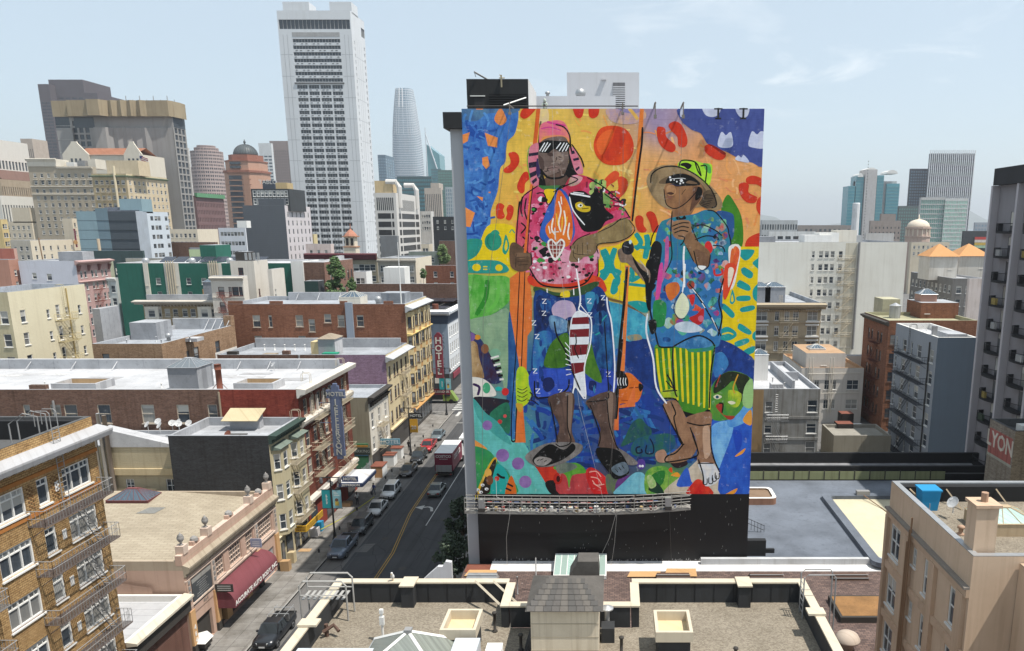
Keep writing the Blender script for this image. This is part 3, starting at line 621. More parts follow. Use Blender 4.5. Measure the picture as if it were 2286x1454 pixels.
mb.hexa([f.p(4.2,2.3,.02),f.p(4.2,2.3,1.22),f.p(4.28,2.3,1.22),f.p(4.28,2.3,.02)],[f.p(4.2,3.05,.02),f.p(4.2,3.05,1.22),f.p(4.28,3.05,1.22),f.p(4.28,3.05,.02)])
o=mb.b9('awning',YEL,root);mb=MB();rr=random.Random(8)
for zz_ in(2.82,2.62,2.45):
 x=f.p(4.2,0,.1).x
 while x<f.p(4.2,0,1.15).x:e=rr.uniform(.08,.2);mb.box(x,f.p(4.2,0).y-.012,zz_,min(x+e,XF+1.15),f.p(4.2,0).y-.002,zz_+.09);x+=e+.05
 for k in range(14):
  u=4.5+k*.33;f.box(mb,u,u+rr.uniform(.12,.26),zz_,zz_+.09,1.302,1.308)
stuff(mb.b9('small_print',pl9('brown_print',(.16,.08,.02),bs=0),o))
dish(root,-41.2,78.4,13.8,.4,.5,250,RUST);bx9(root,'hatch',-43,-39.7,82.4,83.4,13.8,15.3,RFS);mb=MB();mb.q([(-43.4,81.3,15.0),(-39.4,81.3,15.0),(-39.2,83.3,16.0),(-43.2,83.3,16.0)]);mb.q([(-43.2,83.3,15.95),(-39.2,83.3,15.95),(-39.4,81.3,14.95),(-43.4,81.3,14.95)]);mb.b9('plywood_cover',pl9('plywood_pale',(.52,.44,.28)),root)
bx9(root,'roof_frame',-42.0,-40.0,79.4,80.2,13.82,13.9,DKF)
# annex left of it: tan wall with slanting metal roof and dishes
TANS=siding('tan_boards',(.42,.36,.24),.35)
x0,x1,y0,y1,z1=-62,-46.7,77.5,84,13.2
root,fc=bd9('rear_annex','tan boarded rear annex with white sloping roof left of the black wall',x0,x1,y0,y1,z1,TANS,RFS,par=.4,W=[(10.2,8.1,.9,1.5),(14.6,8.1,1.1,1.5),(10.8,5.0,1.0,1.3),(14.8,5.0,1.1,1.3)],ws=dict(nx=2))
f=fc['W'];mb=MB();f.box(mb,0,15.2,10.1,10.8,.003,.25);mb.b9('ledge',pl9('tan_ledge',(.48,.39,.24)),root);mb=MB();f.box(mb,0,15.2,6.9,7.6,.003,.25);mb.b9('ledge',pl9('tan_ledge',(0,0,0)),root)
mb=MB();mb.hexa([(-54,77.4,13.15),(-47.0,77.4,13.15),(-47.0,78.9,13.15),(-54,78.9,13.15)],[(-54,77.4,15.2),(-47.0,77.4,13.5),(-47.0,78.9,13.5),(-54,78.9,15.2)]);mb.b9('sloping_roof',RFW,root)
for(x,r_,zt)in((-53.9,.2,16.9),(-53.3,.22,16.7),(-54.5,.12,15.2)):mb=MB();mb.tube([(x,77.1,.2),(x,77.1,zt)],r_,8);mb.sm=True;mb.b9('flue_pipe',STEEL if r_!=.22 else pl9('brown_flue',(.24,.20,.17)),root)
for k,(x,y)in enumerate(((-52.2,82.4),(-51.2,82.8),(-49.8,83),(-48.8,82.6),(-47.9,83),(-48.4,81.8),(-50.6,82))):dish(root,x,y,13.4,.38,.9+.25*(k%2),230+35*(k%3))
for k in range(2):turbine(root,-61.0+k*.8,82,13.0,.4,1.2)
# 5 red brick hotel with white roof and brown brick rear
x0,x1,y0,y1,z1=-84,XF,84.5,101,17.85
BKJ=brick('hotel_red_brick',(.26,.075,.045),(.21,.06,.038),(.15,.06,.05))
fl=[13.9,10.4,6.9];yw=[86.3,88.6,90.4,92.3,94.2,96.1,98.7];S_=[(y-y0,z,1.15,2.0)for z in(14.4-.0,10.6,7.3)for y in yw]
wu=[(-67.1,.8),(-63.8,1.2),(-62.1,1.5),(-58.3,1.5),(-53.3,1.5),(-49.3,1.4),(-45.9,1.1)]
W_=[(x+84,13.9,w_,2.2)for x,w_ in wu]
root,fc=bd9('brick_hotel','red brick corner hotel with white roof, white cornice and cream fire escapes',x0,x1,y0,y1,z1,{'W':BK_B,'S':BKJ},RFW,W=W_,S=S_,par=.55,cap=RFW,ws=dict(fmat=pl9('beige_frame',(.5,.44,.36),bs=0)))
mb=MB();Face(-44.9,84.5,0).box(mb,0,8.9,8,z1-.02,.003,.05);mb.b9('painted_flank',REDP,root)
f=fc['S'];CW=pl9('stone_white_cornice',(.62,.58,.52),amt=.2)
cn9(root,f,-.4,y1-y0+.4,16.9,[(.003,0),(.25,.04),(.4,.35),(.95,.45),(1.05,.9),(1.05,1.0),(.003,1.15)],CW)
mb=MB();f.box(mb,0,y1-y0,13.2,16.9,.003,.03);
cn9(root,f,-.1,y1-y0+.1,13.35,[(.003,0),(.3,.05),(.55,.4),(.6,.75),(.003,.95)],CW,'sill_cornice')
cn9(root,f,-.1,y1-y0+.1,3.9,[(.003,0),(.3,.05),(.6,.35),(.6,.7),(.003,.85)],CW,'shop_cornice')
for y in yw[1:-1]:
 mb=MB();f.box(mb,y-y0-.95-.12,y-y0-.95+.12,14.3,16.2,.003,.25);mb.b9('pilaster',CW,root)
mb=MB();f.box(mb,0,y1-y0,.14,3.85,.003,.12);mb.b9('shop_front',pl9('red_shopfront',(.24,.04,.025)),root)
for k,(ua,ub)in enumerate(((.4,2.4),(5.2,7.6),(8.2,10.2),(12.8,15.6))):
 mb=MB();f.box(mb,ua,ub,.2,3.1,.12,.14);o=mb.b9('shop_window',DKF,root);mb=MB();f.box(mb,ua+.1,ub-.1,.6,3.0,.14,.145);mb.b9('pane',GLD,o)
for(a,b)in((2.6,6.4),(10.4,14.6)):fe9(root,f,a,b,[13.2+.45,9.9,6.6,4.4]if a>5 else[13.65,9.9,6.6],CREAMIRON,1.15,.95,(a+.8,b-.8),False,.2)
gooseneck(root,f,3.0,13.7,19.2,CREAMIRON);gooseneck(root,f,14.2,13.7,19.0,CREAMIRON)
mb=MB();mb.hexa([(-36+.05,93.6,3.0),(-32.6,93.6,3.0),(-32.6,99.2,3.0),(-36+.05,99.2,3.0)],[(-36+.05,93.6,3.6),(-32.6,93.6,3.6),(-32.6,99.2,3.6),(-36+.05,99.2,3.6)]);
o=mb.b9('marquee',pl9('marquee_white',(.62,.63,.65),amt=.25),root);BLU=pl9('navy_sign',(.06,.085,.17),amt=.15,bs=0)
mb=MB();mb.box(-35.6,93.50,3.05,-32.55,93.58,3.55);mb.box(-32.58,93.6,3.05,-32.5,99.2,3.5);mb.b9('marquee_fascia',BLU,o)
mb=MB();mb.box(-35.3,93.9,3.62,-33.2,94.0,4.35);mb.b9('marquee_sign',BLU,o)
fw_=Face(-35.5,93.5,0);lt9(o,'JEFFERSON',.42,TXW,tface(fw_,1.45,3.3,.02),sx=1.15,bold=.012);lt9(o,'HOTEL',.5,TXW,tface(Face(-35.3,93.9,0),1.05,4.0,.02),sx=1.1,bold=.012)
fs=Face(-33.9,90.15,0);mb=MB();SB=pl9('sign_slate_blue',(.13,.16,.26),amt=.25,bs=0)
mb.box(-34.55,90.0,8.3,-33.2,90.35,15.6);mb.box(-34.95,89.98,15.6,-32.7,90.37,16.6);mb.box(-34.3,90.0,16.6,-33.4,90.35,17.1);mb.box(-34.1,90.0,17.1,-33.6,90.35,17.4);mb.box(-34.2,90.0,7.9,-33.5,90.35,8.3)
for z in(9.5,12.5,15):mb.bar((-36,90.18,z),(-34.5,90.18,z),.08)
o=mb.b9('blade_sign',SB,root)
LET=pl9('sign_ivory',(.50,.50,.46),amt=.2,bs=0)
for k,ch in enumerate('JEFFERSON'):lt9(o,ch,1.05,LET,tface(Face(-33.9,90.0,0),.02,15.1-k*.79,.02),bold=.02,sx=.95)
lt9(o,'HOTEL',.72,LET,tface(Face(-33.83,89.98,0),0,16.1,.02),bold=.015)
zr=z1-.55
rr=random.Random(6)
for k in range(9):bx9(root,'roof_patch',(a_:=rr.uniform(-82,-40)),a_+rr.uniform(1.5,5),(b_:=rr.uniform(91,97)),b_+rr.uniform(.8,2.4),zr+.005,zr+.02+.002*k,pl9('roof_patch_%d'%(k%3),[(.42,.42,.43),(.5,.5,.5),(.36,.36,.37)][k%3],amt=.3))
bx9(root,'stair_house',-51.4,-48.0,86.0,89.4,zr,zr+2.75,RFS);sk9(root,-49.7,87.7,zr+2.75,3.6,3.6,.05,RFS,'skylight',.85,GLB,4)
mb=MB();mb.tube([(-45.3,85.5,zr),(-45.3,85.5,zr+2.7)],.33,12);mb.tube([(-45.3,85.5,zr+2.7),(-45.3,85.5,zr+3.3)],.38,12);mb.sm=True
for a in(-1,1):mb.bar((-45.3,85.5,zr+1.4),(-45.3+a*1.2,85.5,zr),.06)
mb.b9('rusty_flue',RUST,root)
for(xa,xb,ya,yb)in((-65.2,-60.0,86.2,89.6),(-44.2,-39.6,86.4,89.6)):
 mb=MB()
 for q in((xa,ya,xb,ya+.25),(xa,yb-.25,xb,yb),(xa,ya+.25,xa+.25,yb-.25),(xb-.25,ya+.25,xb,yb-.25)):mb.box(q[0],q[1],zr-.02,q[2],q[3],zr+.9)
 mb.b9('light_well_curb',RFW,root);mb=MB();mb.q([(xa+.25,ya+.25,zr+.02),(xb-.25,ya+.25,zr+.02),(xb-.25,yb-.25,zr+.02),(xa+.25,yb-.25,zr+.02)]);mb.q([(xa+.25,yb-.26,zr),(xb-.25,yb-.26,zr),(xb-.25,yb-.26,zr+.85),(xa+.25,yb-.26,zr+.85)]);mb.b9('light_well',pl9('well_brick',(.45,.33,.2)),root)
bx9(root,'parapet_wall',-84,-37,100.3,100.9,zr,z1+.75,RFS,RFW)
braces(root,[((x,100.4,z1+.5),(x,98.9,zr))for x in(-78,-72,-66.5,-54,-50,-46,-42)])
bx9(root,'chimney',-66.5,-64.6,84.6,85.1,z1-.4,z1+.5,BK_B)
for(x,y)in((-79,88),(-68,89),(-64,87),(-53.5,88),(-50.5,92),(-40,96)):vent(root,x,y,zr,.07,.5,WHT)
dish(root,-45,99,zr,.35,.8,220);mb=MB();mb.tube([(-44.9,84.35,8),(-44.9,84.35,17.6)],.12,8);mb.b9('downpipe',pl9('stained_pipe',(.30,.24,.17)),root)
mb=MB();mb.tube([(-63.8,84.3,12.5),(-63.8,84.3,16.6)],.12,8);mb.b9('downpipe',IRON,root)
# 6 white wood front house
CRH=pl9('cream_paint',(.64,.60,.52),amt=.15)
x0,x1,y0,y1,z1=-50,XF,108.4,118.0,11.5
root,fc=bd9('wood_front_house','narrow white house with dark bracketed cornice and tan boarded flank',x0,x1,y0,y1,z1,{'W':siding('tan_clapboard',(.40,.35,.25),.28),'S':CRH},RFG,par=.5,S=[(1.5,6.6,1.1,2.3),(4.8,6.6,1.2,2.3),(8.1,6.6,1.1,2.3),(1.5,3.2,1.1,2.0),(4.8,3.2,1.2,2.0),(8.1,3.2,1.1,2.0)],ws=dict(fmat=WHT))
f=fc['S'];cn9(root,f,-.2,y1-y0,10.6,[(.003,0),(.2,.05),(.3,.5),(.8,.6),(.9,.9),(.003,1.0)],DKF);brackets(root,f,even(.2,9.4,9),9.9,DKF,.22,.75,.7)
fe9(root,f,3.2,6.4,[6.3,3.0],CREAMIRON,1.1,.95,(3.8,5.8),False,.25)
mb=MB();f.box(mb,.1,y1-y0-.1,.15,2.7,.003,.1);mb.b9('shop_front',DKF,root)
mb=MB();mb.hexa([(-36.0,107.6,3.2),(-36,107.6,3.2),(-33.0,107.6,3.3),(-33,107.6,3.3)],[(-36,107.7,4.3)]*2+[(-33,107.7,4.2)]*2)
mb=MB();mb.box(-35.8,112.0,3.3,-32.8,112.2,4.25);o=mb.b9('neon_sign',pl9('blue_neon_board',(.18,.36,.46),amt=.4),root);lt9(o,'HOTEL',.8,pl9('neon_letters',(.55,.66,.70),bs=0),tface(Face(-34.3,112,0),0,3.77,.01),bold=.015,sx=1.15)
# 7 cream stone house with purple flank
CRS=pl9('cream_rusticated',(.60,.50,.31),amt=.2);CRY=pl9('cream_yellow',(.62,.50,.28),amt=.2)
x0,x1,y0,y1,z1=-62.5,XF,118.2,130.8,16.2
root,fc=bd9('purple_flank_house','cream stone house with purple painted side wall and slate eaves',x0,x1,y0,y1,z1,{'W':BK_B,'S':CRS},RFG,par=.7,S=[(u,z,1.1,2.1)for z in(12.0,8.3,4.7)for u in(1.5,4.2,5.9,8.4,11.2)],ws=dict(fmat=BRN))
f=fc['S'];mb=MB();Face(-44,118.2,0).box(mb,0,7.98,6,z1-.02,.003,.04);mb.b9('painted_flank',PURP,root)
cn9(root,f,-.3,y1-y0+.3,15.0,[(.003,0),(.3,.05),(.5,.3),(1.2,.4),(1.25,.55),(.003,.95)],pl9('slate_eave',(.45,.46,.47)));cn9(root,f,0,y1-y0,3.6,[(.003,0),(.3,.05),(.4,.4),(.003,.5)],CRS)
fe9(root,f,6.8,10.4,[11.8,8.1,4.4],CREAMIRON,1.1,.95,(7.4,9.6),False,.25)
mb=MB();f.box(mb,.2,12.2,.15,3.4,.003,.1);mb.b9('shop_front',pl9('dark_shopfront',(.06,.055,.05)),root)
zr=z1-.7;bx9(root,'stair_house',-47.6,-44.9,121,124.5,zr,zr+2.8,RFW);mb=MB();mb.hexa([(-47.8,120.8,zr+2.8),(-44.7,120.8,zr+2.8),(-44.7,124.7,zr+2.8),(-47.8,124.7,zr+2.8)],[(-46.4,122.5,zr+3.5),(-46,122.5,zr+3.5),(-46,123,zr+3.5),(-46.4,123,zr+3.5)]);mb.b9('stair_house_roof',pl9('brown_cap',(.3,.25,.19)),root)
bx9(root,'cream_hut',-48.9,-47.7,121.3,123.5,zr,zr+2.3,CRY);bx9(root,'green_crate',-46.5,-44.2,119.4,120.9,zr+.5,zr+.75,pl9('green_plastic',(.02,.26,.16)))
bx9(root,'rubble_box',-56.3,-54.3,120,121.5,zr,zr+.5,pl9('brown_cap',(0,0,0)));bx9(root,'chimney',-61,-59.4,118.3,119,z1-.2,z1+.5,DKF);bx9(root,'chimney',-52.3,-51.2,118.3,119,z1-.3,z1+.6,BK_B)
bx9(root,'parapet_wall',-62,-37,130.2,130.75,zr,z1+.9,RFS);mb=MB();mb.tube([(-49.6,118.1,8),(-49.6,118.1,z1)],.16,8);mb.b9('downpipe',STEEL,root)
for k in range(5):vent(root,-59+k*1.7,127,zr,.09,.9,WHT)
# 8 tall brick house with cream bays and hotel blade sign
x0,x1,y0,y1,z1=-66.5,XF,131,146,22.9
W_=[(x+66.5,z,w_,h)for(x,w_,h,z)in((-61.8,1.3,2.1,18.9),(-59.4,.6,2.1,18.9),(-54.4,1.3,2.0,19.0),(-52.3,1.1,2.2,18.1),(-49.5,1.2,1.5,19.7),(-47.2,1.2,2.0,19.0),(-43.9,1.2,2.0,19.0),(-61.8,1.3,2.1,15.3),(-54.2,1.3,2.1,15.3))]
root,fc=bd9('bay_front_hotel','tall red brick hotel with cream bay windows above the crossing',x0,x1,y0,y1,z1,{'W':BK_R,'S':CRS},RFG,W=W_,par=.7,cap=RFS,ws=dict(fmat=pl9('beige_frame',(0,0,0))))
f=fc['S']
for u in(1.9,6.2,10.4,13.4):bay(root,f,u-1.3,u+1.3,4.6,21.4,.8,CRY if u in(1.9,10.4)else CRS,(18.6,15.2,11.9,8.6,5.3),1.0,2.0,dict(fmat=BRN),.6)
for z in(17.6,14.3,11.0,7.7):
 for u in(1.9,6.2,10.4,13.4):mb=MB();f.box(mb,u-.7,u+.7,z,z+.75,.8,.83);mb.b9('bay_panel',pl9('ochre_panel',(.48,.27,.10)),root)
cn9(root,f,-.3,y1-y0+.5,21.4,[(.003,0),(.3,.1),(.6,.4),(1.3,.5),(1.4,.7),(.003,1.2)],pl9('slate_eave',(0,0,0)));cn9(root,f,0,y1-y0+.3,17.3,[(.003,0),(.9,.1),(1.0,.3),(.003,.5)],pl9('ochre_band',(.60,.45,.18)),'string_course');cn9(root,f,0,y1-y0+.3,3.9,[(.003,0),(.9,.1),(1.0,.35),(.003,.7)],pl9('ochre_panel',(0,0,0)),'shop_cornice')
mb=MB();f.box(mb,.2,y1-y0-.2,.15,3.8,.003,.06);o=mb.b9('shop_front',pl9('dark_shopfront',(0,0,0)),root)
for k in range(7):mb=MB();f.box(mb,.5+k*2.1,2.2+k*2.1,.7,3.2,.06,.07);mb.b9('pane',GLD,o)
zr=z1-.7;sk9(root,-47.2,138,zr,3.8,4,1.4,CRH,up=.9,n=4);bx9(root,'parapet_wall',-62,-36.5,145.2,145.8,zr,z1+.8,RFS);braces(root,[((x,145.2,z1+.6),(x,143.5,zr))for x in(-60,-56,-52,-44,-40)])
for x,w_ in((-58.2,2.2),(-46.6,1.2),(-38.9,1.6),(-65.2,2.4)):bx9(root,'parapet_step',x-w_/2,x+w_/2,131.02,131.4,z1-.3,z1+.5,BK_R)
bx9(root,'rooftop_duct',-46.2,-45.0,130.5,130.95,12.5,z1+.3,pl9('blue_grey_duct',(.27,.31,.37),rough=.5));turbine(root,-41.5,134,zr,.6,.8);bx9(root,'roof_hut',-42.5,-38.2,139,143,zr,zr+1.9,RFG)
mb=MB();mb.tube([(-38.6,138,zr),(-38.6,138,zr+11)],.12,8,r2=.06);mb.b9('flag_pole',WHT,root)
mb=MB();MRN=pl9('maroon_sign',(.22,.04,.06),amt=.15,bs=0);mb.box(-34.55,144.6,7.0,-33.05,144.9,15.4);mb.hexa([(-34.6,144.6,15.4),(-33.0,144.6,15.4),(-33.0,144.9,15.4),(-34.6,144.9,15.4)],[(-34.0,144.6,16.1),(-33.6,144.6,16.1),(-33.6,144.9,16.1),(-34.0,144.9,16.1)])
for z in(9,13):mb.bar((-36,144.75,z),(-34.5,144.75,z),.1)
o=mb.b9('blade_sign',MRN,root)
for k,ch in enumerate('HOTEL'):lt9(o,ch,1.75,pl9('sign_white',(0,0,0)),tface(Face(-33.8,144.6,0),0,14.5-k*1.5,.02),bold=.04)
mb=MB();mb.box(-34.8,144.55,6.2,-32.9,144.95,7.2);mb.b9('sign_foot',TXW,o)
mb=MB();mb.box(-36.3,144.9,3.9,-32.0,145.1,5.0);o=mb.b9('maroon_sign_band',MRN,root);lt9(o,'INGLEBROOK',.62,TXW,tface(Face(-34.1,144.9,0),0,4.45,.02),bold=.01)
# 9 blue grey hotel beyond the crossing
BLG=pl9('blue_grey_stucco',(.27,.33,.40),amt=.15);x0,x1,y0,y1,z1=-58,XF,163.6,196,18.4
root,fc=bd9('blue_corner_hotel','blue grey corner hotel with white street front and lettering beyond the crossing',x0,x1,y0,y1,z1,{'W':BLG,'S':pl9('white_stone',(.66,.68,.70),amt=.15)},RFD,W=[(58-40.9+.3,z,1.5,2.3)for z in(12.2,8.6,5.1)]+[(58-45.4,z,1.5,2.3)for z in(12.2,8.6,5.1)],S=[(u,z,1.0,2.3)for z in(12.2,8.6,5.1)for u in even(.8,30,14)],par=1.0,cap=WHT)
f=fc['W'];mb=MB();f.box(mb,0,22,15.4,17.2,.003,.1);mb.b9('frieze',pl9('navy_frieze',(.055,.075,.11)),root);mb=MB();fc['S'].box(mb,0,32,15.4,17.2,.003,.1);mb.b9('frieze',pl9('navy_frieze',(0,0,0)),root)
for k in('W','S'):cn9(root,fc[k],-.6,33 if k=='S' else 22.6,17.2,[(.003,0),(.3,.1),(.9,.4),(1.0,.9),(.003,1.2)],pl9('white_stone',(0,0,0)))
for(u)in(17.4,12.6):
 for z in(14.6,11.0,7.5):mb=MB();f.box(mb,u-1.0,u+1.0,z,z+.4,.003,.3);f.box(mb,u-1.1,u-.8,z-.5,z,.003,.2);f.box(mb,u+.8,u+1.1,z-.5,z,.003,.2);mb.b9('window_hood',pl9('slate_hood',(.13,.16,.20)),root)
for k,ch in enumerate('CADILLAC'):lt9(root,ch,1.15,pl9('slate_letters',(.09,.11,.14),bs=0),tface(f,20.7,12.6-k*1.15,.01),bold=.01)
for k in('W','S'):mb=MB();fc[k].box(mb,.1,21.9 if k=='W' else 32,.15,4.4,.003,.15);mb.b9('shop_front',pl9('charcoal_shopfront',(.05,.052,.055)),root)
mb=MB();fc['S'].box(mb,2,9,3.0,4.2,.16,.4);mb.b9('shop_sign',MRN,root)
for k in range(3):fe9(root,fc['S'],14,18,[12-k*3.55],WHT,1.0,.95,bars=.3,fine=False)
zr=z1-1;mb=MB();mb.tube([(-39.5,168,zr),(-39.5,168,zr+1.8)],.7,12);mb.b9('rusty_tank',RUST,root)
for k in range(4):bx9(root,'solar_panel',-52+k*3.6,-48.8+k*3.6,170,175,zr+.6,zr+.7,pl9('solar_blue',(.04,.045,.06),rough=.2))
for k in range(4):bx9(root,'solar_panel',-52+k*3.6,-48.8+k*3.6,180,188,zr+1.2,zr+1.3,pl9('solar_blue',(0,0,0)))
# ---------------------------------------------------------------- houses behind, left of the street
def box_fit(name,label,uL,uR,v,Y,u2,wall,roof=None,vt=None,side='L',**k):
 x0,x1,y0,y1,z1=(fitL if side=='L' else fitR)(uL,uR,v,Y,u2,vt)
 r_,f_=bd9(name,label,x0,x1,y0,y1,z1,wall,roof,**k);return r_,f_,(x0,x1,y0,y1,z1)
def dims(uL,uR,v,Y,u2,vt=None,side='L'):return(fitL if side=='L' else fitR)(uL,uR,v,Y,u2,vt)
def rows(z1,first,pitch,n):return[z1-first-pitch*k for k in range(n)if z1-first-pitch*k>0.3]
# yellow house with fire escape
YW=siding('pale_yellow_boards',(.70,.63,.45),.3,.1);x0,x1,y0,y1,z1=dims(-120,16,653,105,188)
zs=rows(z1,4.4,3.2,6);dy=y1-y0
S_=[(dy*t,z,1.0 if t in(.14,.78)else.65,1.75 if t in(.14,.78)else 1.3)for z in zs for t in(.14,.45,.70,.78+.1)]
S_=[(u,z,w_,h)for(u,z,w_,h)in S_];S_+=[(dy*.58,z-.3,.8,2.1)for z in zs]
root,fc=bd9('yellow_house','pale yellow boarded apartment house with yellow fire escape at the left edge',x0,x1,y0,y1,z1,{'W':siding('shade_side_yellow_boards',(.52,.46,.30),.3),'S':YW},RFG,W=[(u,z,1.1,1.8)for z in zs for u in(1.2,4.0)][:0]+[(x1-x0-1.0,z,1.1,1.8)for z in zs],S=S_,par=1.4,cap=RFG)  # left wall gets a duller yellow: its shade is put into the colour
f=fc['S'];fe9(root,f,dy*.52,dy*.76,[z-.5 for z in zs[:4]],pl9('yellow_iron',(.55,.47,.28),bs=0),1.0,.95,(dy*.56,dy*.72),False,.3)
gooseneck(root,f,dy*.66,zs[0],z1+.3,pl9('yellow_iron',(0,0,0)));mb=MB();mb.tube([f.p(dy*.72,1,.12),f.p(dy*.72,z1-.3,.12)],.09,6);mb.b9('downpipe',pl9('ochre_pipe',(.45,.34,.14)),root)
# tan brick house in front of the corner hotel
x0,x1,y0,y1,z1=dims(205,360,768,106,524,None)
dy=y1-y0
root,fc=bd9('tan_brick_house','tan brick house with silver roof and parapet struts behind the white roof',x0,x1,y0,y1,z1,{'W':BK_T,'S':BK_T},RFG,W=[(1.7,16.3,1.0,2.1),(6.3,15.6,1.3,1.8),(8.2,15.6,1.0,1.5)],S=[(dy*.3,16.2,.8,1.6),(dy*.41,16.0,1.4,2.0),(dy*.71,15.9,1.4,2.1)],par=.6,cap=RFS,ws=dict(fmat=BRN))
zr=z1-.6;mb=MB();fc['S'].box(mb,dy*.66,dy*.99,9,16.2,.003,.06);mb.b9('white_wall_patch',WHT,root)
bx9(root,'parapet_wall',x0,x1-.4,y1-1.0,y1-.5,zr,z1+1.2,RFS,RFW);braces(root,[((x0+(x1-x0)*t,y1-1,z1+1.0),(x0+(x1-x0)*t,y1-3,zr))for t in(.62,.74,.86,.97)])
bx9(root,'stair_house',x0+.5,x0+4.5,y0+8,y0+12,zr,zr+2.6,RFS);bx9(root,'roof_hatch',x0+9,x0+11.5,y0+6,y0+8,zr,zr+.5,RFW);turbine(root,x1-3,y0+7,zr,.4,.5);bx9(root,'parapet_tower',x1-1.2,x1+.02,y1-1.2,y1,z1,z1+1.6,BK_T)
for k in range(4):vent(root,x0+3+k*2.5,y0+3+(k%2)*3,zr,.08,.7)
# corner hotel brown and white
x0,x1,y0,y1,z1=dims(318,482,672,168,484);W0=x1-x0
OLV=pl9('olive_brown_stucco',(.30,.23,.13),amt=.15)
root,fc=bd9('brown_corner_hotel','olive brown hotel with white bays and wide pale eaves before the green wall',x0,x1,y0,y1,z1,OLV,RFS,W=[(W0*t,z,1.15,1.75)for z in rows(z1,3.5,3.3,4)for t in(.32,.43,.56,.67)],par=.5)
for t in(.13,.85):bay(root,fc['W'],W0*t-1.9,W0*t+1.9,4,z1-1.2,.7,CRH,rows(z1,3.5,3.3,4),1.5,1.75,dict(),.6)
cn9(root,fc['W'],-1.6,W0+.4,z1-.8,[(.003,0),(.5,.05),(.6,.4),(1.5,.5),(1.6,.8),(.003,1.0)],pl9('eave_stone',(.50,.46,.40),amt=.2));brackets(root,fc['W'],even(0,W0,22),z1-1.2,pl9('eave_stone',(0,0,0)),.25,.35,.6)
fe9(root,fc['W'],W0*.27,W0*.5,[z1-3.8,z1-7.1],CREAMIRON,1.0,.95,bars=.3,fine=False)
zr=z1-.5;bx9(root,'stair_house',x0+W0*.68,x0+W0*.93,y0+5,y0+9,zr,zr+4.2,RFS);sk9(root,x0+W0*.8,y0+7,zr+4.2,4.2,4.2,.05,RFS,up=.9);mb=MB();mb.tube([(x0+W0*.58,y0+8,zr),(x0+W0*.58,y0+8,zr+2.4)],.25,8);mb.b9('clay_flue',pl9('clay',(.45,.27,.12)),root);bx9(root,'parapet_wall',x0+1,x1,y1-.5,y1,zr,z1+1.4,RFS)
# green walled hotel
GRN=pl9('bottle_green_paint',(.018,.115,.083),amt=.2);x0,x1,y0,y1,z1=dims(259,648,588,190,650);W0=x1-x0
def gx(u):return(at(u,600,Y=190).x-x0)
zs=rows(z1,5.2,3.35,5)
root,fc=bd9('green_hotel','dark green painted hotel with cream light wells and solar panels',x0,x1,y0,y1+22,z1,GRN,RFW,W=[(gx(u),z,1.15,1.6)for z in zs for u in(350,418,452)],par=.5,ws=dict(fmat=WHT))
for(ua,ub)in((321,331),(366,399),(464,495)):
 a,b=gx(ua),gx(ub);mb=MB();fc['W'].box(mb,a,b,4,z1+.1,.003,.3 if ub-ua<12 else.05);mb.b9('light_well_wall',CRH,root)
 if ub-ua>20:
  for q in range(4):mb=MB();u=a+(b-a)*(.2+.16*q);mb.tube([fc['W'].p(u,4,.25),fc['W'].p(u,z1+.6,.25)],.12,6);mb.b9('flue_pipe',pl9('cream_pipe',(.55,.48,.36)),root)
  for z in zs[:3]:window(root,Face(x0,y0-.06,0),b-.9,z-.2,.8,1.7,fmat=CRH)
 else:
  for z in zs[:3]:window(root,Face(x0,y0-.32,0),(a+b)/2,z-.2,.7,1.8,fmat=CRH)
zr=z1-.5;bx9(root,'lift_house',x0+gx(393),x0+gx(430),y0+12,y0+20,zr,zr+4.6,GRN,RFG)
for k in range(8):mb=MB();X=x0+6+k*3.4;mb.hexa([(X,y0+8,zr+.4),(X+3,y0+8,zr+.4),(X+3,y0+11,zr+1.6),(X,y0+11,zr+1.6)],[(X,y0+8,zr+.5),(X+3,y0+8,zr+.5),(X+3,y0+11,zr+1.7),(X,y0+11,zr+1.7)]);mb.b9('solar_panel',pl9('solar_blue',(0,0,0)),root)
for t in(.13,.4,.62):turbine(root,x0+W0*t,y0+3,zr,.8,.4)
# cream house with red windows
x0,x1,y0,y1,z1=dims(469,541,617,166,552);W0=x1-x0;CRW=pl9('warm_white_stucco',(.66,.61,.54),amt=.12)
zs=rows(z1,4.2,3.3,6);DR=pl9('dark_red_frame',(.10,.02,.02),bs=0)
root,fc=bd9('cream_house','warm white house with dark red windows and a red fire escape',x0,x1,y0,y1,z1,CRW,RFW,W=[(W0*.30,z,1.3,1.9)for z in zs]+[(W0*t,z,w_,1.9)for z in zs for t,w_ in((.58,.7),(.74,1.4),(.91,.8))],par=.5,ws=dict(fmat=DR))
cn9(root,fc['W'],-.2,W0+.2,z1-.9,[(.003,0),(.2,.05),(.3,.3),(.5,.4),(.5,.6),(.003,.8)],pl9('eave_stone',(0,0,0)));fe9(root,fc['W'],W0*.2,W0*.62,[z-.2 for z in zs[:4]],pl9('red_iron',(.25,.07,.05),bs=0),1.0,.95,(W0*.3,W0*.55),False,.3,fine=False)
for z in zs:mb=MB();fc['W'].box(mb,0,W0,z-.45,z-.2,.003,.1);mb.b9('string_course',CRW,root)
x0,x1,y0,y1,z1=dims(513,566,583,176,597);W0=x1-x0
root,fc=bd9('tall_cream_house','tall blank cream house with rooftop antennas behind the red windowed house',x0,x1,y0,y1,z1,CRW,RFW,W=[(W0*.42,z1-3.2,1.2,1.7)],S=[(1.5,z1-8,.8,1.6)],par=.4,ws=dict(fmat=DR,nx=2));zr=z1-.4
bx9(root,'stair_house',x0+.4,x0+3,y0+2,y0+6,zr,zr+2.4,DKF,RFG)
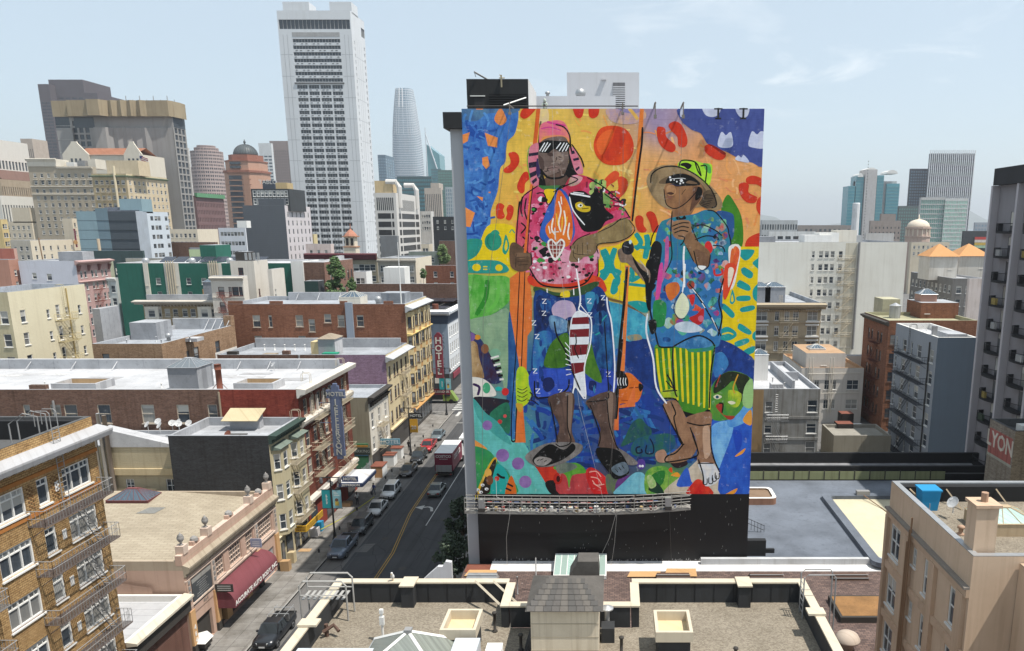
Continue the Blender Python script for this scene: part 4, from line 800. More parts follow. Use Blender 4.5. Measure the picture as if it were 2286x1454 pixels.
for k in range(4):bx9(root,'antenna_panel',x0+3+k*.8,x0+3.5+k*.8,y0+1+.3*k,y0+1.2+.3*k,zr+.6,zr+2.2,STEEL)
x0,x1,y0,y1,z1=dims(597,606,602,172,634);root,fc=bd9('cream_wing','low cream wing with small side window right of the tall cream house',x0,x1,y0,y1,z1,CRW,RFW,S=[(1.2,z1-6.5,.8,2)],par=.3)
# white slab and brick house with tree
x0,x1,y0,y1,z1=dims(648.5,675,584,189,677);root,fc=bd9('white_slab_house','plain white slab wall between the green hotel and the brick house',x0,x1,y0,y1+10,z1,WHT,RFW,par=.3)
x0,x1,y0,y1,z1=dims(675.6,723,586,189.5,787);dy=y1-y0
root,fc=bd9('brick_house','brown brick house with white roof and arched windows behind the big tree',x0,x1,y0,y1,z1,{'W':BK_B,'S':brick('rose_brick',(.36,.20,.15),(.30,.17,.12),(.26,.17,.14))},RFW,S=[(dy*t,z,1.2,2.3)for z in rows(z1,5.0,4.1,4)for t in(.2,.48,.66,.8,.93)],par=.4,ws=dict(fmat=BRN))
bx9(root,'roof_hut',x0+4,x1-2,y0+12,y0+18,z1-.4,z1+1,RFW)
x0,x1,y0,y1,z1=dims(679,710,628,184,723);root,fc=bd9('dark_green_shed','dark green and charcoal low block in front of the brown brick house',x0,x1,y0,y1,z1,{'W':pl9('dark_green_paint',(.02,.05,.045)),'S':pl9('charcoal_stucco',(.05,.055,.06))},RFS,W=[(3.4,z1-5,1.2,1.2)],par=.3)
# pink and lavender hotel, neighbours
x0,x1,y0,y1,z1=dims(40,168,583,218,243);dy=y1-y0
PK=pl9('rose_pink_stucco',(.46,.30,.28),amt=.15)
root,fc=bd9('pink_hotel','hotel with lavender white flank and rose pink bracketed street front',x0,x1,y0,y1,z1,{'W':pl9('lavender_white',(.56,.57,.63),amt=.1),'S':PK},RFS,W=[(4.0,z1-5.0,1.2,1.7),(8.2,z1-5.4,1.4,1.8)],S=[(dy*t,z,1.0,2.0)for z in rows(z1,4.9,3.4,6)for t in(.12,.24,.44,.55,.74,.86)],par=.4)
cn9(root,fc['S'],-.5,dy+.3,z1-1.2,[(.003,0),(.4,.1),(.6,.5),(1.4,.6),(1.5,1.0),(.003,1.3)],PK);brackets(root,fc['S'],[dy*t for t in(.04,.33,.64,.95)],z1-3.0,pl9('brown_rose',(.22,.10,.09)),.5,1.7,1.0);cn9(root,fc['S'],0,dy,z1-6.3,[(.003,0),(.5,.1),(.6,.4),(.003,.6)],PK,'string_course')
fe9(root,fc['S'],dy*.4,dy*.64,[z1-8.5-3.4*k for k in range(4)],pl9('red_iron',(0,0,0)),1.0,.95,bars=.35,fine=False)
bx9(root,'stair_house',x0+8,x0+15,y0+5,y0+10,z1-.4,z1+2.4,RFS);
x0,x1,y0,y1,z1=dims(-40,18,580,216,41);root,fc=bd9('terracotta_house','terracotta pink house with small balconies at the left edge',x0,x1,y0,y1,z1,pl9('terracotta_stucco',(.42,.22,.16),amt=.15),RFS,S=[(2.0,z,.9,1.6)for z in rows(z1,4.5,3.3,3)]+[(8.5,z,.9,1.8)for z in rows(z1,4.5,3.3,3)]+[(14,z,.9,1.8)for z in rows(z1,4.5,3.3,3)],par=.5)
x0,x1,y0,y1,z1=dims(243,252,580,240,262);root,fc=bd9('sage_house','narrow sage and white house between the pink hotel and green wall',x0,x1,y0,y1-10,z1,pl9('sage_stucco',(.36,.38,.28)),RFG,S=[(u,z,1.2,1.8)for z in rows(z1,4.5,3.4,6)for u in(1.5,4.2)],par=.5)
x0,x1,y0,y1,z1=dims(240,258,622,196,262);root,fc=bd9('white_bay_house','narrow white bay house touching the green wall',x0,x1,y0,y0+14,z1,pl9('grey_white_stucco',(.52,.54,.53)),RFG,W=[(1.1,z,1.1,1.8)for z in rows(z1,3.6,3.2,6)],par=.5);cn9(root,fc['W'],-.1,x1-x0+.1,z1-.6,STDC,WHT)
x0,x1,y0,y1,z1=dims(205,222,690,120,264);root,fc=bd9('white_roof_shed','white flat roofed rear shed behind the tan brick house',x0,x1,y0,y1,z1,RFS,RFW,par=.3)
# beige houses further back
SAND=pl9('sand_stucco',(.56,.49,.38),amt=.12);SANDL=pl9('light_sand_stucco',(.66,.59,.47),amt=.1)
def fl9(name,label,uL,uR,v,Y,u2,cw,cs=None,rf=None,cols=0,scols=0,pitch=3.3,n=5,ww=1.1,wh=1.7,first=3.5,side='L',**k):
 x0,x1,y0,y1,z1=dims(uL,uR,v,Y,u2,side=side);W0=x1-x0;dy=y1-y0;zs=rows(z1,first,pitch,n)
 wins=GR(even(.5,W0-.5,cols),zs,ww,wh)if cols else[];sw=GR(even(.5,dy-.5,scols),zs,ww,wh)if scols else[]
 kk=dict(S=sw)if side=='L' else dict(NF=sw)
 return bd9(name,label,x0,x1,y0,y1,z1,{'W':cw,'S':cs or cw,'N':cs or cw},rf or RFS,W=wins,par=.5,**kk,**k)+((x0,x1,y0,y1,z1),)
fl9('sand_house','sand grey and cream house with antenna pole in front of the beige block',22,67,537,300,168,pl9('warm_grey_stucco',(.44,.41,.35)),SANDL,cols=3,scols=6,n=2,first=4)
r_,f_,d_=fl9('beige_block','beige blank block with roof hut below the window gridded hotel',8,70,495,345,138,SAND,SANDL,cols=5,n=3);bx9(r_,'roof_hut',d_[1]-8,d_[1],d_[2],d_[2]+12,d_[4]-.5,d_[4]+6,SAND)
fl9('cream_block','cream block with maroon wall poster right of the beige block',138,160,488,330,171,SAND,SANDL,scols=1,n=2);p=at(167,510,Y=331)
fl9('ochre_house','narrow ochre yellow house at the far left edge',-20,1,490,300,16,pl9('ochre_stucco',(.58,.45,.22)),scols=2,n=4)
fl9('salmon_house','low salmon red house with parapet at the left edge',-20,30,555,262,37,pl9('salmon_stucco',(.42,.14,.10)),pl9('pale_salmon',(.55,.34,.28)),rf=RFW)
mb=MB();a=at(163.5,511,Y=323);b=at(173,552,Y=323);mb.box(a.x,323,b.z,b.x,323.2,a.z);o=mb.b9('wall_poster',pl9('poster_maroon',(.22,.04,.07),bs=0));tag(o,'maroon advertising poster with pale lettering on the cream block wall','poster')
mb=MB();
for k in range(3):mb.box(a.x+.2,322.94,a.z-1.2-k*.8,b.x-.4,322.98,a.z-.8-k*.8)
mb.b9('poster_lines',TXW,o)
mb=MB();c=at(169,541,Y=322.9);mb.v=[];mb.lathe(0,0,[(.9,0),(.9,.05)],16);link(bpy.data.objects.new('poster_disc',mb.mesh('poster_disc',pl9('poster_orange',(.6,.33,.14),bs=0))),o,Matrix.Translation(c)@Matrix.Rotation(R(90),4,'X'))
mb=MB();p=at(98,575,Y=297);mb.tube([(p.x,p.y,8),(p.x-.9,p.y,p.z+7.5)],.22,6);mb.bar((p.x-1.6,p.y,p.z+6.8),(p.x+.2,p.y,p.z+7.0),.15);o=mb.b9('utility_pole',pl9('pole_wood',(.30,.2,.12)));tag(o,'brown wooden pole in front of the sand grey house','pole')
mb=MB();p=at(224,570,Y=250);mb.tube([(p.x,p.y,p.z-4),(p.x,p.y,p.z+5.2)],.45,8);o=mb.b9('flue_stack',pl9('buff_flue',(.60,.48,.34)));tag(o,'buff rooftop flue stack before the blue grey building','flue')
# blue grey stepped building
BG1=pl9('pale_blue_panel',(.24,.34,.38),amt=.08);BG2=pl9('mid_blue_panel',(.16,.23,.27),amt=.08);BG3=pl9('dark_slate_panel',(.07,.085,.10),amt=.1)
x0,x1,y0,y1,z1=dims(169,302,472,262,374);W0=x1-x0;dy=y1-y0;zs=rows(z1,3.0,3.15,6)
root,fc=bd9('panel_clad_building','stepped blue grey panel clad building with pale windowed side',x0,x1,y0,y1,z1,{'W':BG3,'S':pl9('pale_blue_white',(.55,.60,.65),amt=.08)},RFS,S=[(dy*t,z,1.7,1.5)for z in zs for t in(.09,.22,.47,.60,.70,.93)],par=.5,stuffwin=False,ws=dict(fmat=IRON,rails=(),sill=False))
for(ta,tb,m_,o_)in((0,.33,BG1,.12),(.33,.53,BG2,.06)):mb=MB();fc['W'].box(mb,W0*ta,W0*tb,2,z1+(1.0 if ta else.01),.003,o_);mb.b9('cladding_panel',m_,root)
for k in range(6):mb=MB();fc['W'].box(mb,0,W0,z1-3.1-k*3.1,z1-3.0-k*3.1,.003,.14);mb.b9('panel_joint',pl9('joint_dark',(.05,.06,.07)),root)
mb=MB();fc['S'].box(mb,0,dy*.33,2,z1-.1,.003,.008);mb.b9('greyer_panel',pl9('grey_blue_panel',(.36,.40,.45)),root)  # greyer panel over the near third of the right wall
for z in zs:
 for t in(.09,.22):window(root,Face(x1+.01,y0,90),dy*t,z,1.7,1.5,fmat=IRON,rails=(),sill=False,depth=.01)
bx9(root,'lift_house',x0+W0*.62,x0+W0*1.0,y0+4,y0+10,z1-.5,z1+4.2,BG1,RFS)
for k in range(5):mb=MB();X=x0+W0*(.3+.13*k);mb.hexa([(X,y0+3,z1-.2),(X+2.5,y0+3,z1-.2),(X+2.5,y0+6,z1+1.4),(X,y0+6,z1+1.4)],[(X,y0+3,z1-.1),(X+2.5,y0+3,z1-.1),(X+2.5,y0+6,z1+1.5),(X,y0+6,z1+1.5)]);mb.b9('solar_panel',pl9('solar_blue',(0,0,0)),root)
# low roofs in between
fl9('long_grey_shed','long low grey roofed shed below the blue grey building',168,318,560,246,322,pl9('dark_teal',(.05,.08,.08)),rf=RFG)
fl9('pale_green_house','pale mint green low house among the white roofs',421,487,553,255,488,pl9('mint_stucco',(.50,.60,.36),amt=.1))
fl9('white_roof_block','low brick block with bright white roof left of the white six storey building',372,480,541,285,486,BK_B,rf=RFW)
fl9('cream_terrace','cream terrace block with small roof huts at the foot of the skyscraper hotel',375,440,512,330,486,SANDL,cols=6,n=2)
fl9('white_slope_house','white low building with pink roof left of the antenna house',430,512,582,235,514,pl9('white_pink',(.64,.60,.58)),rf=RFW)
fl9('grey_roof_block','grey low block with skylights behind the green hotel',280,420,577,225,424,pl9('grey_beige',(.38,.36,.31)),rf=RFG)
r_,f_,d_=fl9('white_six_storey','white six storey building with dark square windows beside the slate wall',487,547,509,256,549,pl9('cool_white',(.56,.58,.62),amt=.1),cols=7,pitch=3.05,n=4,ww=.95,wh=1.25,first=2.6,ws=dict(fmat=IRON,sill=False));bx9(r_,'roof_hut',d_[1]-3.5,d_[1]-.3,d_[2]+2,d_[2]+5,d_[4],d_[4]+2.3,WHT)
r_,f_,d_=fl9('slate_wall_building','tall building with blank slate grey wall and pale pink windowed side',541,635,459,296,692,siding('slate_cladding',(.085,.095,.11),1.2,.08),pl9('pinkish_white',(.56,.52,.53),amt=.08),scols=6,pitch=3.2,n=9,ww=1.1,wh=1.9,first=4.2,ws=dict(fmat=IRON,sill=False))
W0=d_[1]-d_[0];bx9(r_,'raised_wall',d_[0]+W0*.38,d_[1]-.1,d_[2]+.05,d_[2]+2,d_[4]-.3,d_[4]+2.5,MATS['slate_cladding'])
x0=d_[0]+W0*.15;rb=bd9('glass_penthouse','dark glass penthouse storeys with white frames above the slate wall',x0,d_[1]+1,d_[2]+3,d_[2]+18,d_[4]+6.2,pl9('penthouse_dark',(.05,.055,.06)),RFD,W=[(u,z,1.3,2.4)for z in(d_[4]+.4,d_[4]+3.3)for u in even(.5,d_[1]+1-x0-.5,9)],par=.4,ws=dict(fmat=WHT,fw=.2),base=d_[4]-2)[0]
fl9('yellow_roof_house','pale yellow rooftop house below the white skyscraper',680,700,523,330,708,pl9('pale_yellow',(.60,.50,.28)),n=0)
fl9('pale_pink_house','pale pink low house behind the dark red cornice',682,738,545,300,745,pl9('pale_pink',(.60,.50,.47)),cols=3,n=1,first=4)
r_,f_,d_=fl9('red_cornice_block','tan block with dark red cornice band under the white skyscraper',683,840,566,242,842,pl9('olive_tan',(.30,.27,.20)),cols=12,pitch=3.4,n=4,ww=1.7,wh=2.0,first=5.4,ws=dict(fmat=WHT));cn9(r_,f_['W'],-.4,d_[1]-d_[0]+.1,d_[4]-2.0,[(.003,0),(.8,.2),(1.0,1.7),(.003,2.05)],pl9('dark_red_cornice',(.09,.02,.025)))
p=at(786,567,Y=262);root=thing('bell_tower','small cream bell tower with terracotta cap before the skyscraper','tower',(p.x,p.y,p.z-2))
bx9(root,'shaft',p.x-2,p.x+2,p.y-2,p.y+2,p.z-6,p.z+2.2,SANDL);bx9(root,'belfry',p.x-1.6,p.x+1.6,p.y-1.6,p.y+1.6,p.z+2.2,p.z+5.8,SANDL)
for dx in(-.8,.8):mb=MB();Face(p.x,p.y-1.6,0).box(mb,dx-.45,dx+.45,p.z+2.8,p.z+5.2,.01,.03);mb.b9('arch_opening',DKF,root)
for zq in(2.2,5.6):bx9(root,'string_course',p.x-2.2,p.x+2.2,p.y-2.2,p.y+2.2,p.z+zq,p.z+zq+.35,pl9('terracotta_band',(.42,.22,.13)))
mb=MB();mb.lathe(p.x,p.y,[(2.3,p.z+5.95),(1.9,p.z+6.6),(.9,p.z+7.6),(.2,p.z+8.2),(.1,p.z+10)],8);mb.b9('cap',pl9('terracotta_cap',(.40,.18,.12)),root)
r_,f_,d_=fl9('tan_balcony_hotel','tan hotel with small balcony and cream flank right of the red cornice',843,927,577,232,963,pl9('greige_stucco',(.36,.33,.28)),SANDL,cols=6,pitch=3.3,n=4,ww=1.5,wh=1.9,first=4.0,ws=dict(nx=2));fe9(r_,f_['W'],3.4,8,[d_[4]-5.4],WHT,1.0,.9,bars=.4,fine=False);cn9(r_,f_['W'],-.2,d_[1]-d_[0]+.2,d_[4]-1.2,STDC,pl9('eave_stone',(0,0,0)))
fl9('white_roofed_brick_block','long brick block with bright white roof behind the brick hotel',785,1030,634,188,1031,BK_B,rf=RFW);p=at(884,640,Y=192)
r_,f_,d_=fl9('small_white_house','small bright white house beside the big tree',789,817,607,206,830,WHT,cols=2,n=1,first=3.4)
fl9('red_brick_annex','red brick annex with white roof right of the tan hotel',949,1030,593,236,1031,brick('rust_brick',(.30,.12,.07),(.25,.10,.06),(.2,.1,.08)),rf=RFW,cols=2,n=2)
fl9('grey_green_block','low grey green block with flat eaves behind the tan hotel',912,975,562,262,978,pl9('grey_green',(.22,.25,.22)),cols=4,n=2)
bx9(thing('white_stair_hut','white stair hut on the bright white roof','hut',(p.x,194,20)),'hut',p.x-2.6,p.x+2.6,191,196,21,26,WHT)
# ---------------------------------------------------------------- skyline, left
ST=dict(stuffwin=True,depth=.4)
def tower(name,label,uL,uR,v,Y,u2,vt,wall,W=None,S=None,side='L',gm=None,rf=None,hmin=0,**k):
 """W / S: (columns, rows, fill x, fill z, top margin, bottom z)"""
 x0,x1,y0,y1,z1=dims(uL,uR,v,Y,u2,vt,side);W0=x1-x0;dy=y1-y0
 def g(s,L_):
  if not s:return[]
  c,r_,fx,fz,tm,bz=s;pz=(z1-tm-bz)/r_;px_=L_/c
  return[((i+.5)*px_,bz+j*pz+pz*(1-fz)/2,px_*fx,pz*fz)for j in range(r_)for i in range(c)]
 kk={'S' if side=='L' else 'NF':g(S,dy)}
 o,f_=bd9(name,label,x0,x1,y0,y1,z1,wall,rf or RFS,W=g(W,W0),par=k.pop('par',.6),gm=gm,**{**ST,**kk,**k});return o,f_,(x0,x1,y0,y1,z1)
MARB=pl9('white_marble_panel',(.60,.62,.64),amt=.08,scale=.15,bs=0)
# white hotel skyscraper with window bands
x0,x1,y0,y1,z1=dims(641,800,298,480,829,24);W0=x1-x0;dy=y1-y0
ops=[];pz=3.62;u0,u1=W0*.185,W0*.835;zt=z1-17.3
for k in range(7):ops.append(((u0+u1)/2,zt-k*pz,u1-u0,2.0))
for k in range(30):
 z=zt-(7+k)*pz-.2
 if z<2:break
 for i in range(4):q=(u1-u0)/4;ops.append((u0+q*(i+.5),z,q*.88,2.05))
root,fc=bd9('white_hotel_tower','tall white marble hotel tower with bands of dark windows',x0,x1,y0,y1,z1,MARB,RFS,W=ops+[(W0/2,z1-10,W0*.97,5.2)],S=[(dy*.18,z,1.0,2)for z in[zt-k*pz for k in range(37)]if z>2]+[(dy*.9,z,1.6,2)for z in[zt-k*pz for k in range(37)]if z>2]+[(dy*.86,z1-10,dy*.26,5.2)],par=1,depth=.9,stuffwin=True,gm=GLD)
for c in list(root.children):
 if c.name.startswith('windows'):bpy.data.objects.remove(c)
me_c={}
def band(parent,f,u,z,w_,h,n,name='window_band'):
 k_=(round(w_,1),round(h,1),n)
 if k_ not in me_c:
  mb=MB();mb.q([(-w_/2,.7,0),(w_/2,.7,0),(w_/2,.7,h),(-w_/2,.7,h)])
  for i in range(n+1):X=-w_/2+w_*i/n;mb.box(X-.12,.35,0,X+.12,.72,h,1)
  me_c[k_]=mb.mesh(name,[GLD,pl9('grey_mullion',(.32,.33,.34),bs=0)])
 return link(bpy.data.objects.new(name,me_c[k_]),parent,f.mat(u,z))
for(u,z,w_,h)in ops:band(root,fc['W'],u,z,w_,h,16 if w_>20 else 4)
band(root,fc['W'],W0/2,z1-10,W0*.97,5.2,18,'lounge_glazing');
for t in(.18,.9):
 for k in range(37):
  if zt-k*pz>2:band(root,fc['S'],dy*t,zt-k*pz,1.0 if t<.5 else 1.6,2,1,'side_window')
band(root,fc['S'],dy*.86,z1-10,dy*.26,5.2,5,'lounge_glazing')
mb=MB()
for k,(u,z,w_,h)in enumerate(ops):
 n=8 if w_>20 else 2
 for i in range(n):uu=u-w_/2+w_*(i+.3+.25*((k+i)%2))/n;fc['W'].box(mb,uu-.6,uu+.6,z-.85,z-.5,.003,.12)
stuff(mb.b9('air_conditioners',pl9('ac_dark',(.08,.08,.08)),root))
mb=MB();fc['W'].box(mb,W0*.185,W0*.835,zt+3.2,zt+5.6,.003,.1)
o=mb.b9('louvre_band',pl9('grey_louvre',(.36,.36,.36)),root)
mb=MB();zc_=zt-6*pz-.9;fc['W'].box(mb,u0-.8,u1+.8,zc_-.2,zc_+.5,.003,.5);mb.b9('soffit_band',pl9('soffit_dark',(.12,.12,.12)),root)
for(a,b,m_)in((.06,.42,MARB),(.70,1.0,MARB)):bx9(root,'roof_plant_room',x0+W0*a,x0+W0*b,y0+3,y0+14,z1-.5,z1+5.5,m_)
for k in range(7):mb=MB();mb.tube([(x0+W0*(.72+.035*k),y0+6,z1+8),(x0+W0*(.72+.035*k),y0+6,z1+11+(k%3))],.2,5);mb.b9('mast',IRON,root)
mb=MB()
for f_,L_ in((fc['W'],W0),(fc['S'],dy)):
 for k in range(1,12):
  z=z1-12-k*12
  if z>4:
   for a,b in(((0,.17),(.85,1))if f_ is fc['W']else((.24,.82),)):f_.box(mb,L_*a,L_*b,z,z+.25,.003,.03)
 for t in((.06,.115,.90,.95)if f_ is fc['W']else(.36,.5,.66)):f_.box(mb,L_*t-.12,L_*t+.12,3,z1-13,.003,.035)
stuff(mb.b9('panel_joints',pl9('joint_grey',(.42,.44,.46)),root))
# grey concrete hotel with gold pleated crown
CG=pl9('grey_concrete',(.30,.29,.28),amt=.15,scale=.2,bs=0);GOLD=pl9('gold_panel',(.34,.275,.18),amt=.25,scale=.3,bs=0)
x0,x1,y0,y1,z1=dims(122,384,262,425,412,246);W0=x1-x0;dy=y1-y0
pz=3.45;zs=[z1-8-pz*k for k in range(24)if z1-8-pz*k>4]
root,fc=bd9('gold_crown_hotel','grey concrete hotel tower with pleated gold crown band',x0,x1,y0,y1,z1,CG,RFS,S=[(dy*t,z,dy*.22,2.6)for z in zs for t in(.2,.5,.8)],W=[(W0*(.16+.052*i),z,2.2,2.5)for z in zs for i in range(3)],par=.5,gm=GLD,**ST)
mb=MB();prof=[(0,0),(.14,0),(.15,2),(.31,2),(.35,5),(.45,5),(.49,1),(.53,2.5),(.57,1),(.61,2.5),(.65,1),(.69,2.5),(.73,1),(.77,2.5),(.81,1),(.90,1.5),(1.0,1.5)]
P=[fc['W'].p(W0*t,0,o_)for t,o_ in prof]
def ribbon(mb,P,za,zb):
 for a,b in zip(P,P[1:]):mb.q([a+Vector((0,0,za)),b+Vector((0,0,za)),b+Vector((0,0,zb)),a+Vector((0,0,zb))])
P2=[fc['W'].p(W0*t,0,o_*.6+.1)for t,o_ in prof if t>.32];mbp=MB();ribbon(mbp,P2,2,z1-9);mbp.b9('pleated_wall',CG,root)
P3=[fc['W'].p(W0*t,0,o_*.6+.1)for t,o_ in prof if t<=.16];mbp=MB();ribbon(mbp,P3,2,z1-9);mbp.b9('pleated_wall',CG,root)
ribbon(mb,[p+Vector((0,-1.2,0))for p in P]+[fc['S'].p(0,0,1.2),fc['S'].p(dy*.15,0,1.2),fc['S'].p(dy*.5,0,1.8),fc['S'].p(dy,0,1.2)],z1-3.5,z1+4.5);mb.b9('gold_crown',GOLD,root)
mb=MB();mb.q([p+Vector((0,-1.2,z1+4.4))for p in P]+[Vector((x1,y1,z1+4.4)),Vector((x0,y1,z1+4.4))]);mb.b9('crown_roof',RFS,root)
for a,b in((.0,.12),(.16,.33)):mb=MB();fc['W'].box(mb,W0*a,W0*b,z1-9,z1-3.6,.003,.06);mb.b9('dark_recess',GLD,root)
mb=MB();fc['S'].box(mb,dy*.05,dy*.98,z1-8.6,z1-3.6,.003,.06);mb.b9('dark_recess',GLD,root)
mb=MB()
for z in zs[::2]:fc['W'].box(mb,W0*.33,W0,z-.1,z+.15,.9,3.2)if False else fc['W'].box(mb,W0*.0,W0*.14,z-.1,z+.15,.1,.22)
stuff(mb.b9('floor_joints',pl9('joint_pale',(.42,.41,.39)),root))
for k in range(9):mb=MB();X=x0+W0*(.45+.06*k);mb.tube([(X,y0+12,z1+4),(X,y0+12,z1+7+2*(k%2))],.2,5);mb.b9('antenna',IRON,root)
# dark brown tower behind it
DB=pl9('dark_granite',(.085,.068,.075),amt=.1,scale=.1,bs=0);GD2=glassm('tower_glass_dark',(.03,.035,.045),frac=.05,rough=.2)
for i,(a,b,vt)in enumerate(((93,118,188),(118,194,178),(194,222,208))):
 x0,x1,y0,y1,z1=dims(a,b,250,1120+(0,12,0)[i],b+5,vt)
 if i==0:root=thing('dark_granite_tower','dark granite office tower with stepped top behind the gold crown hotel','building',(x0,1120,0));xa=x0
 mb=MB();f_=Face(x0,y0,0);ops=[(u-3,z,u+3,z+2.2)for z in[z1-26-4.2*k for k in range(48)]if z>4 for u in even(1,x1-x0-1,max(2,int((x1-x0)/8)))]
 facade(mb,f_,x1-x0,0,z1,ops,.8);facade(mb,Face(x1,y0,90),60,0,z1,[]);facade(mb,Face(x0,y0+60,-90),60,0,z1,[]);mb.q([(x0,y0,z1),(x1,y0,z1),(x1,y0+60,z1),(x0,y0+60,z1)]);mb.b9('shaft',DB,root)
 g_=MB()
 for o_ in ops:g_.q([f_.p(o_[0],o_[1],-.7),f_.p(o_[2],o_[1],-.7),f_.p(o_[2],o_[3],-.7),f_.p(o_[0],o_[3],-.7)])
 stuff(g_.b9('windows',GD2,root))
# beige grand hotels
BE1=pl9('grand_hotel_beige',(.40,.345,.265),amt=.12,bs=0);BE2=pl9('grand_hotel_cream',(.62,.57,.48),amt=.1,bs=0)
x0,x1,y0,y1,z1=dims(62,206,372,345,214,None);W0=x1-x0;zs=[z1-4.6,z1-7.6,z1-11.2]+[z1-14.2-2.95*k for k in range(6)]
root,fc=bd9('grand_hotel','beige grand hotel with nine columns of white framed windows',x0,x1,y0,y1,z1,BE1,RFW,W=[(u,z,1.25,1.7)for z in zs for u in even(1,W0-.3,9)],par=.6)
mb=MB();fc['W'].box(mb,0,W0*.45,z1,z1+3.2,-8,.25);mb.b9('raised_bay',BE2,root)
for z in(z1-8.6,z1-11.9):mb=MB();fc['W'].box(mb,0,W0,z,z+.35,.003,.35);mb.b9('string_course',BE2,root)
cn9(root,fc['W'],W0*.45,W0,z1-1.0,STDC,BE2);cn9(root,fc['W'],-.3,W0*.46,z1+2.2,[(0.26,0),(.6,.2),(.9,1.0),(.26,1.2)],BE2)
for u in even(1,W0-.3,9):mb=MB();fc['W'].box(mb,u-1,u+1,z1-5.6,z1-5.3,.003,.4);mb.b9('window_hood',BE2,root)
for k in range(3):bx9(root,'roof_plant',x0+W0*(.48+.17*k),x0+W0*(.6+.17*k),y0+5,y0+12,z1-.5,z1+2.2+k*.7,[WHT,IRON,BE2][k])
r_,f_,d_=fl9('fire_escape_hotel','beige hotel with green cornice and cream fire escape before the gold crown tower',204,281,388,322,372,pl9('olive_beige',(.42,.34,.21),bs=0),pl9('light_beige',(.58,.48,.33),bs=0),cols=6,scols=9,pitch=3.05,n=7,ww=1.3,wh=1.6,first=4.2)
cn9(r_,f_['W'],-.3,d_[1]-d_[0]+.4,d_[4]-1.4,STDC,pl9('verdigris',(.22,.27,.18)));cn9(r_,f_['S'],-.3,d_[3]-d_[2]+.4,d_[4]-1.4,STDC,pl9('verdigris',(0,0,0)));mb=MB();p=f_['W'].p((d_[1]-d_[0])*.68,0,.4);mb.tube([(p.x,p.y,d_[4]-14),(p.x,p.y,d_[4]+3)],.5,8);mb.b9('cream_flue',CRM,r_);fe9(r_,f_['W'],3,7,[d_[4]-4.6-3.05*k for k in range(4)],CREAMIRON,1.2,1,bars=.5,fine=False)
bx9(r_,'roof_hut',d_[0]+4,d_[1]+3,d_[2]+4,d_[2]+12,d_[4]-.5,d_[4]+5.5,pl9('light_beige',(0,0,0)),RFW)
# mission roof hall
a=at(146,372,Y=395);b=at(300,372,Y=395);zt_=at(160,322,Y=395).z;root=thing('tiled_roof_hotel','pale hotel with terracotta tiled gable roof and curved gables','building',(a.x,395,0));TILE=pl9('terracotta_tile',(.30,.13,.075),amt=.3,scale=.6)
xa,xb=a.x,at(318,372,Y=395).x;ym=405;ze=at(160,345,Y=395).z
mb=MB();mb.box(xa,395,0,xb,415,ze);mb.b9('wall',BE2,root)
mb=MB();mb.q([(xa+5,394.5,ze-.3),(xb-3,394.5,ze-.3),(xb-3,ym,zt_-1),(xa+5,ym,zt_-1)]);mb.q([(xb-3,415.5,ze-.3),(xa+5,415.5,ze-.3),(xa+5,ym,zt_-1),(xb-3,ym,zt_-1)]);mb.b9('roof',TILE,root)
for(xg,wd)in((xa+6.5,6.5),(xb-3.5,4.5)):
 mb=MB();pr=[(-wd,ze-9),(wd,ze-9),(wd,ze),(wd*.8,ze+1.3),(wd*.25,zt_+.3),(wd*.2,zt_+1.2),(-wd*.2,zt_+1.2),(-wd*.25,zt_+.3),(-wd*.8,ze+1.3),(-wd,ze)]
 mb.hexa([(xg+x,394.8,z)for x,z in pr],[(xg+x,394.0,z)for x,z in pr]);o=mb.b9('gable',BE2,root)
 for k in range(3):mb=MB();Face(xg,394.0,0).box(mb,-2.6+2.1*k,-1.6+2.1*k,ze-4,ze-2,.003,.05);mb.b9('window',GLD,o)
FLG=None;p=at(312,350,Y=392);root=thing('flag','striped flag on a pole beside the tiled gable','flag',(p.x,p.y,p.z));mb=MB();mb.tube([(p.x,p.y,p.z-8),(p.x,p.y,p.z+1.5)],.12,6);mb.b9('pole',WHT,root)
for k in range(7):mb=MB();mb.hexa([(p.x,p.y,p.z-.4*k),(p.x+4.2,p.y-.6,p.z-.4*k-1.4),(p.x+4.2,p.y-.5,p.z-.4*k-1.4),(p.x,p.y+.1,p.z-.4*k)],[(p.x,p.y,p.z-.4*k+.38),(p.x+4.2,p.y-.6,p.z-.4*k-1.02),(p.x+4.2,p.y-.5,p.z-.4*k-1.02),(p.x,p.y+.1,p.z-.4*k+.38)]);mb.b9('stripe',pl9('flag_red',(.35,.03,.04),bs=0)if k%2==0 else TXW,root)
mb=MB();mb.box(p.x,p.y-.15,p.z-.9,p.x+1.5,p.y+.12,p.z+.38);mb.b9('canton',pl9('flag_blue',(.03,.04,.14),bs=0),root)
# left edge offices
tower('white_grid_office','white concrete office with a grid of dark windows at the far left',-60,2,400,440,74,311,pl9('off_white_concrete',(.62,.60,.55),amt=.06,bs=0),None,(10,9,.62,.6,9.5,4),gm=GLD)
tower('brown_roof_palace','brown roofed classical block with rows of small windows below the white office',-40,3,420,410,70,400,pl9('ornate_stone',(.42,.34,.25),bs=0),None,(14,4,.4,.5,1.5,24),rf=pl9('brown_slate',(.17,.10,.08)))
a,b,c=at(0,400,Y=412),at(72,400,Y=432),at(0,383,Y=420)
root=thing('brown_mansard','brown slate mansard roof of the classical block','roof',(a.x,412,a.z));mb=MB();mb.hexa([(a.x-20,412,a.z),(a.x+1.0,412,a.z),(a.x+1.0,520,a.z),(a.x-20,520,a.z)],[(a.x-20,412,a.z+5),(a.x-2.5,412,a.z+5),(a.x-2.5,520,a.z+5),(a.x-20,520,a.z+5)]);mb.b9('slates',pl9('brown_slate',(0,0,0)),root)
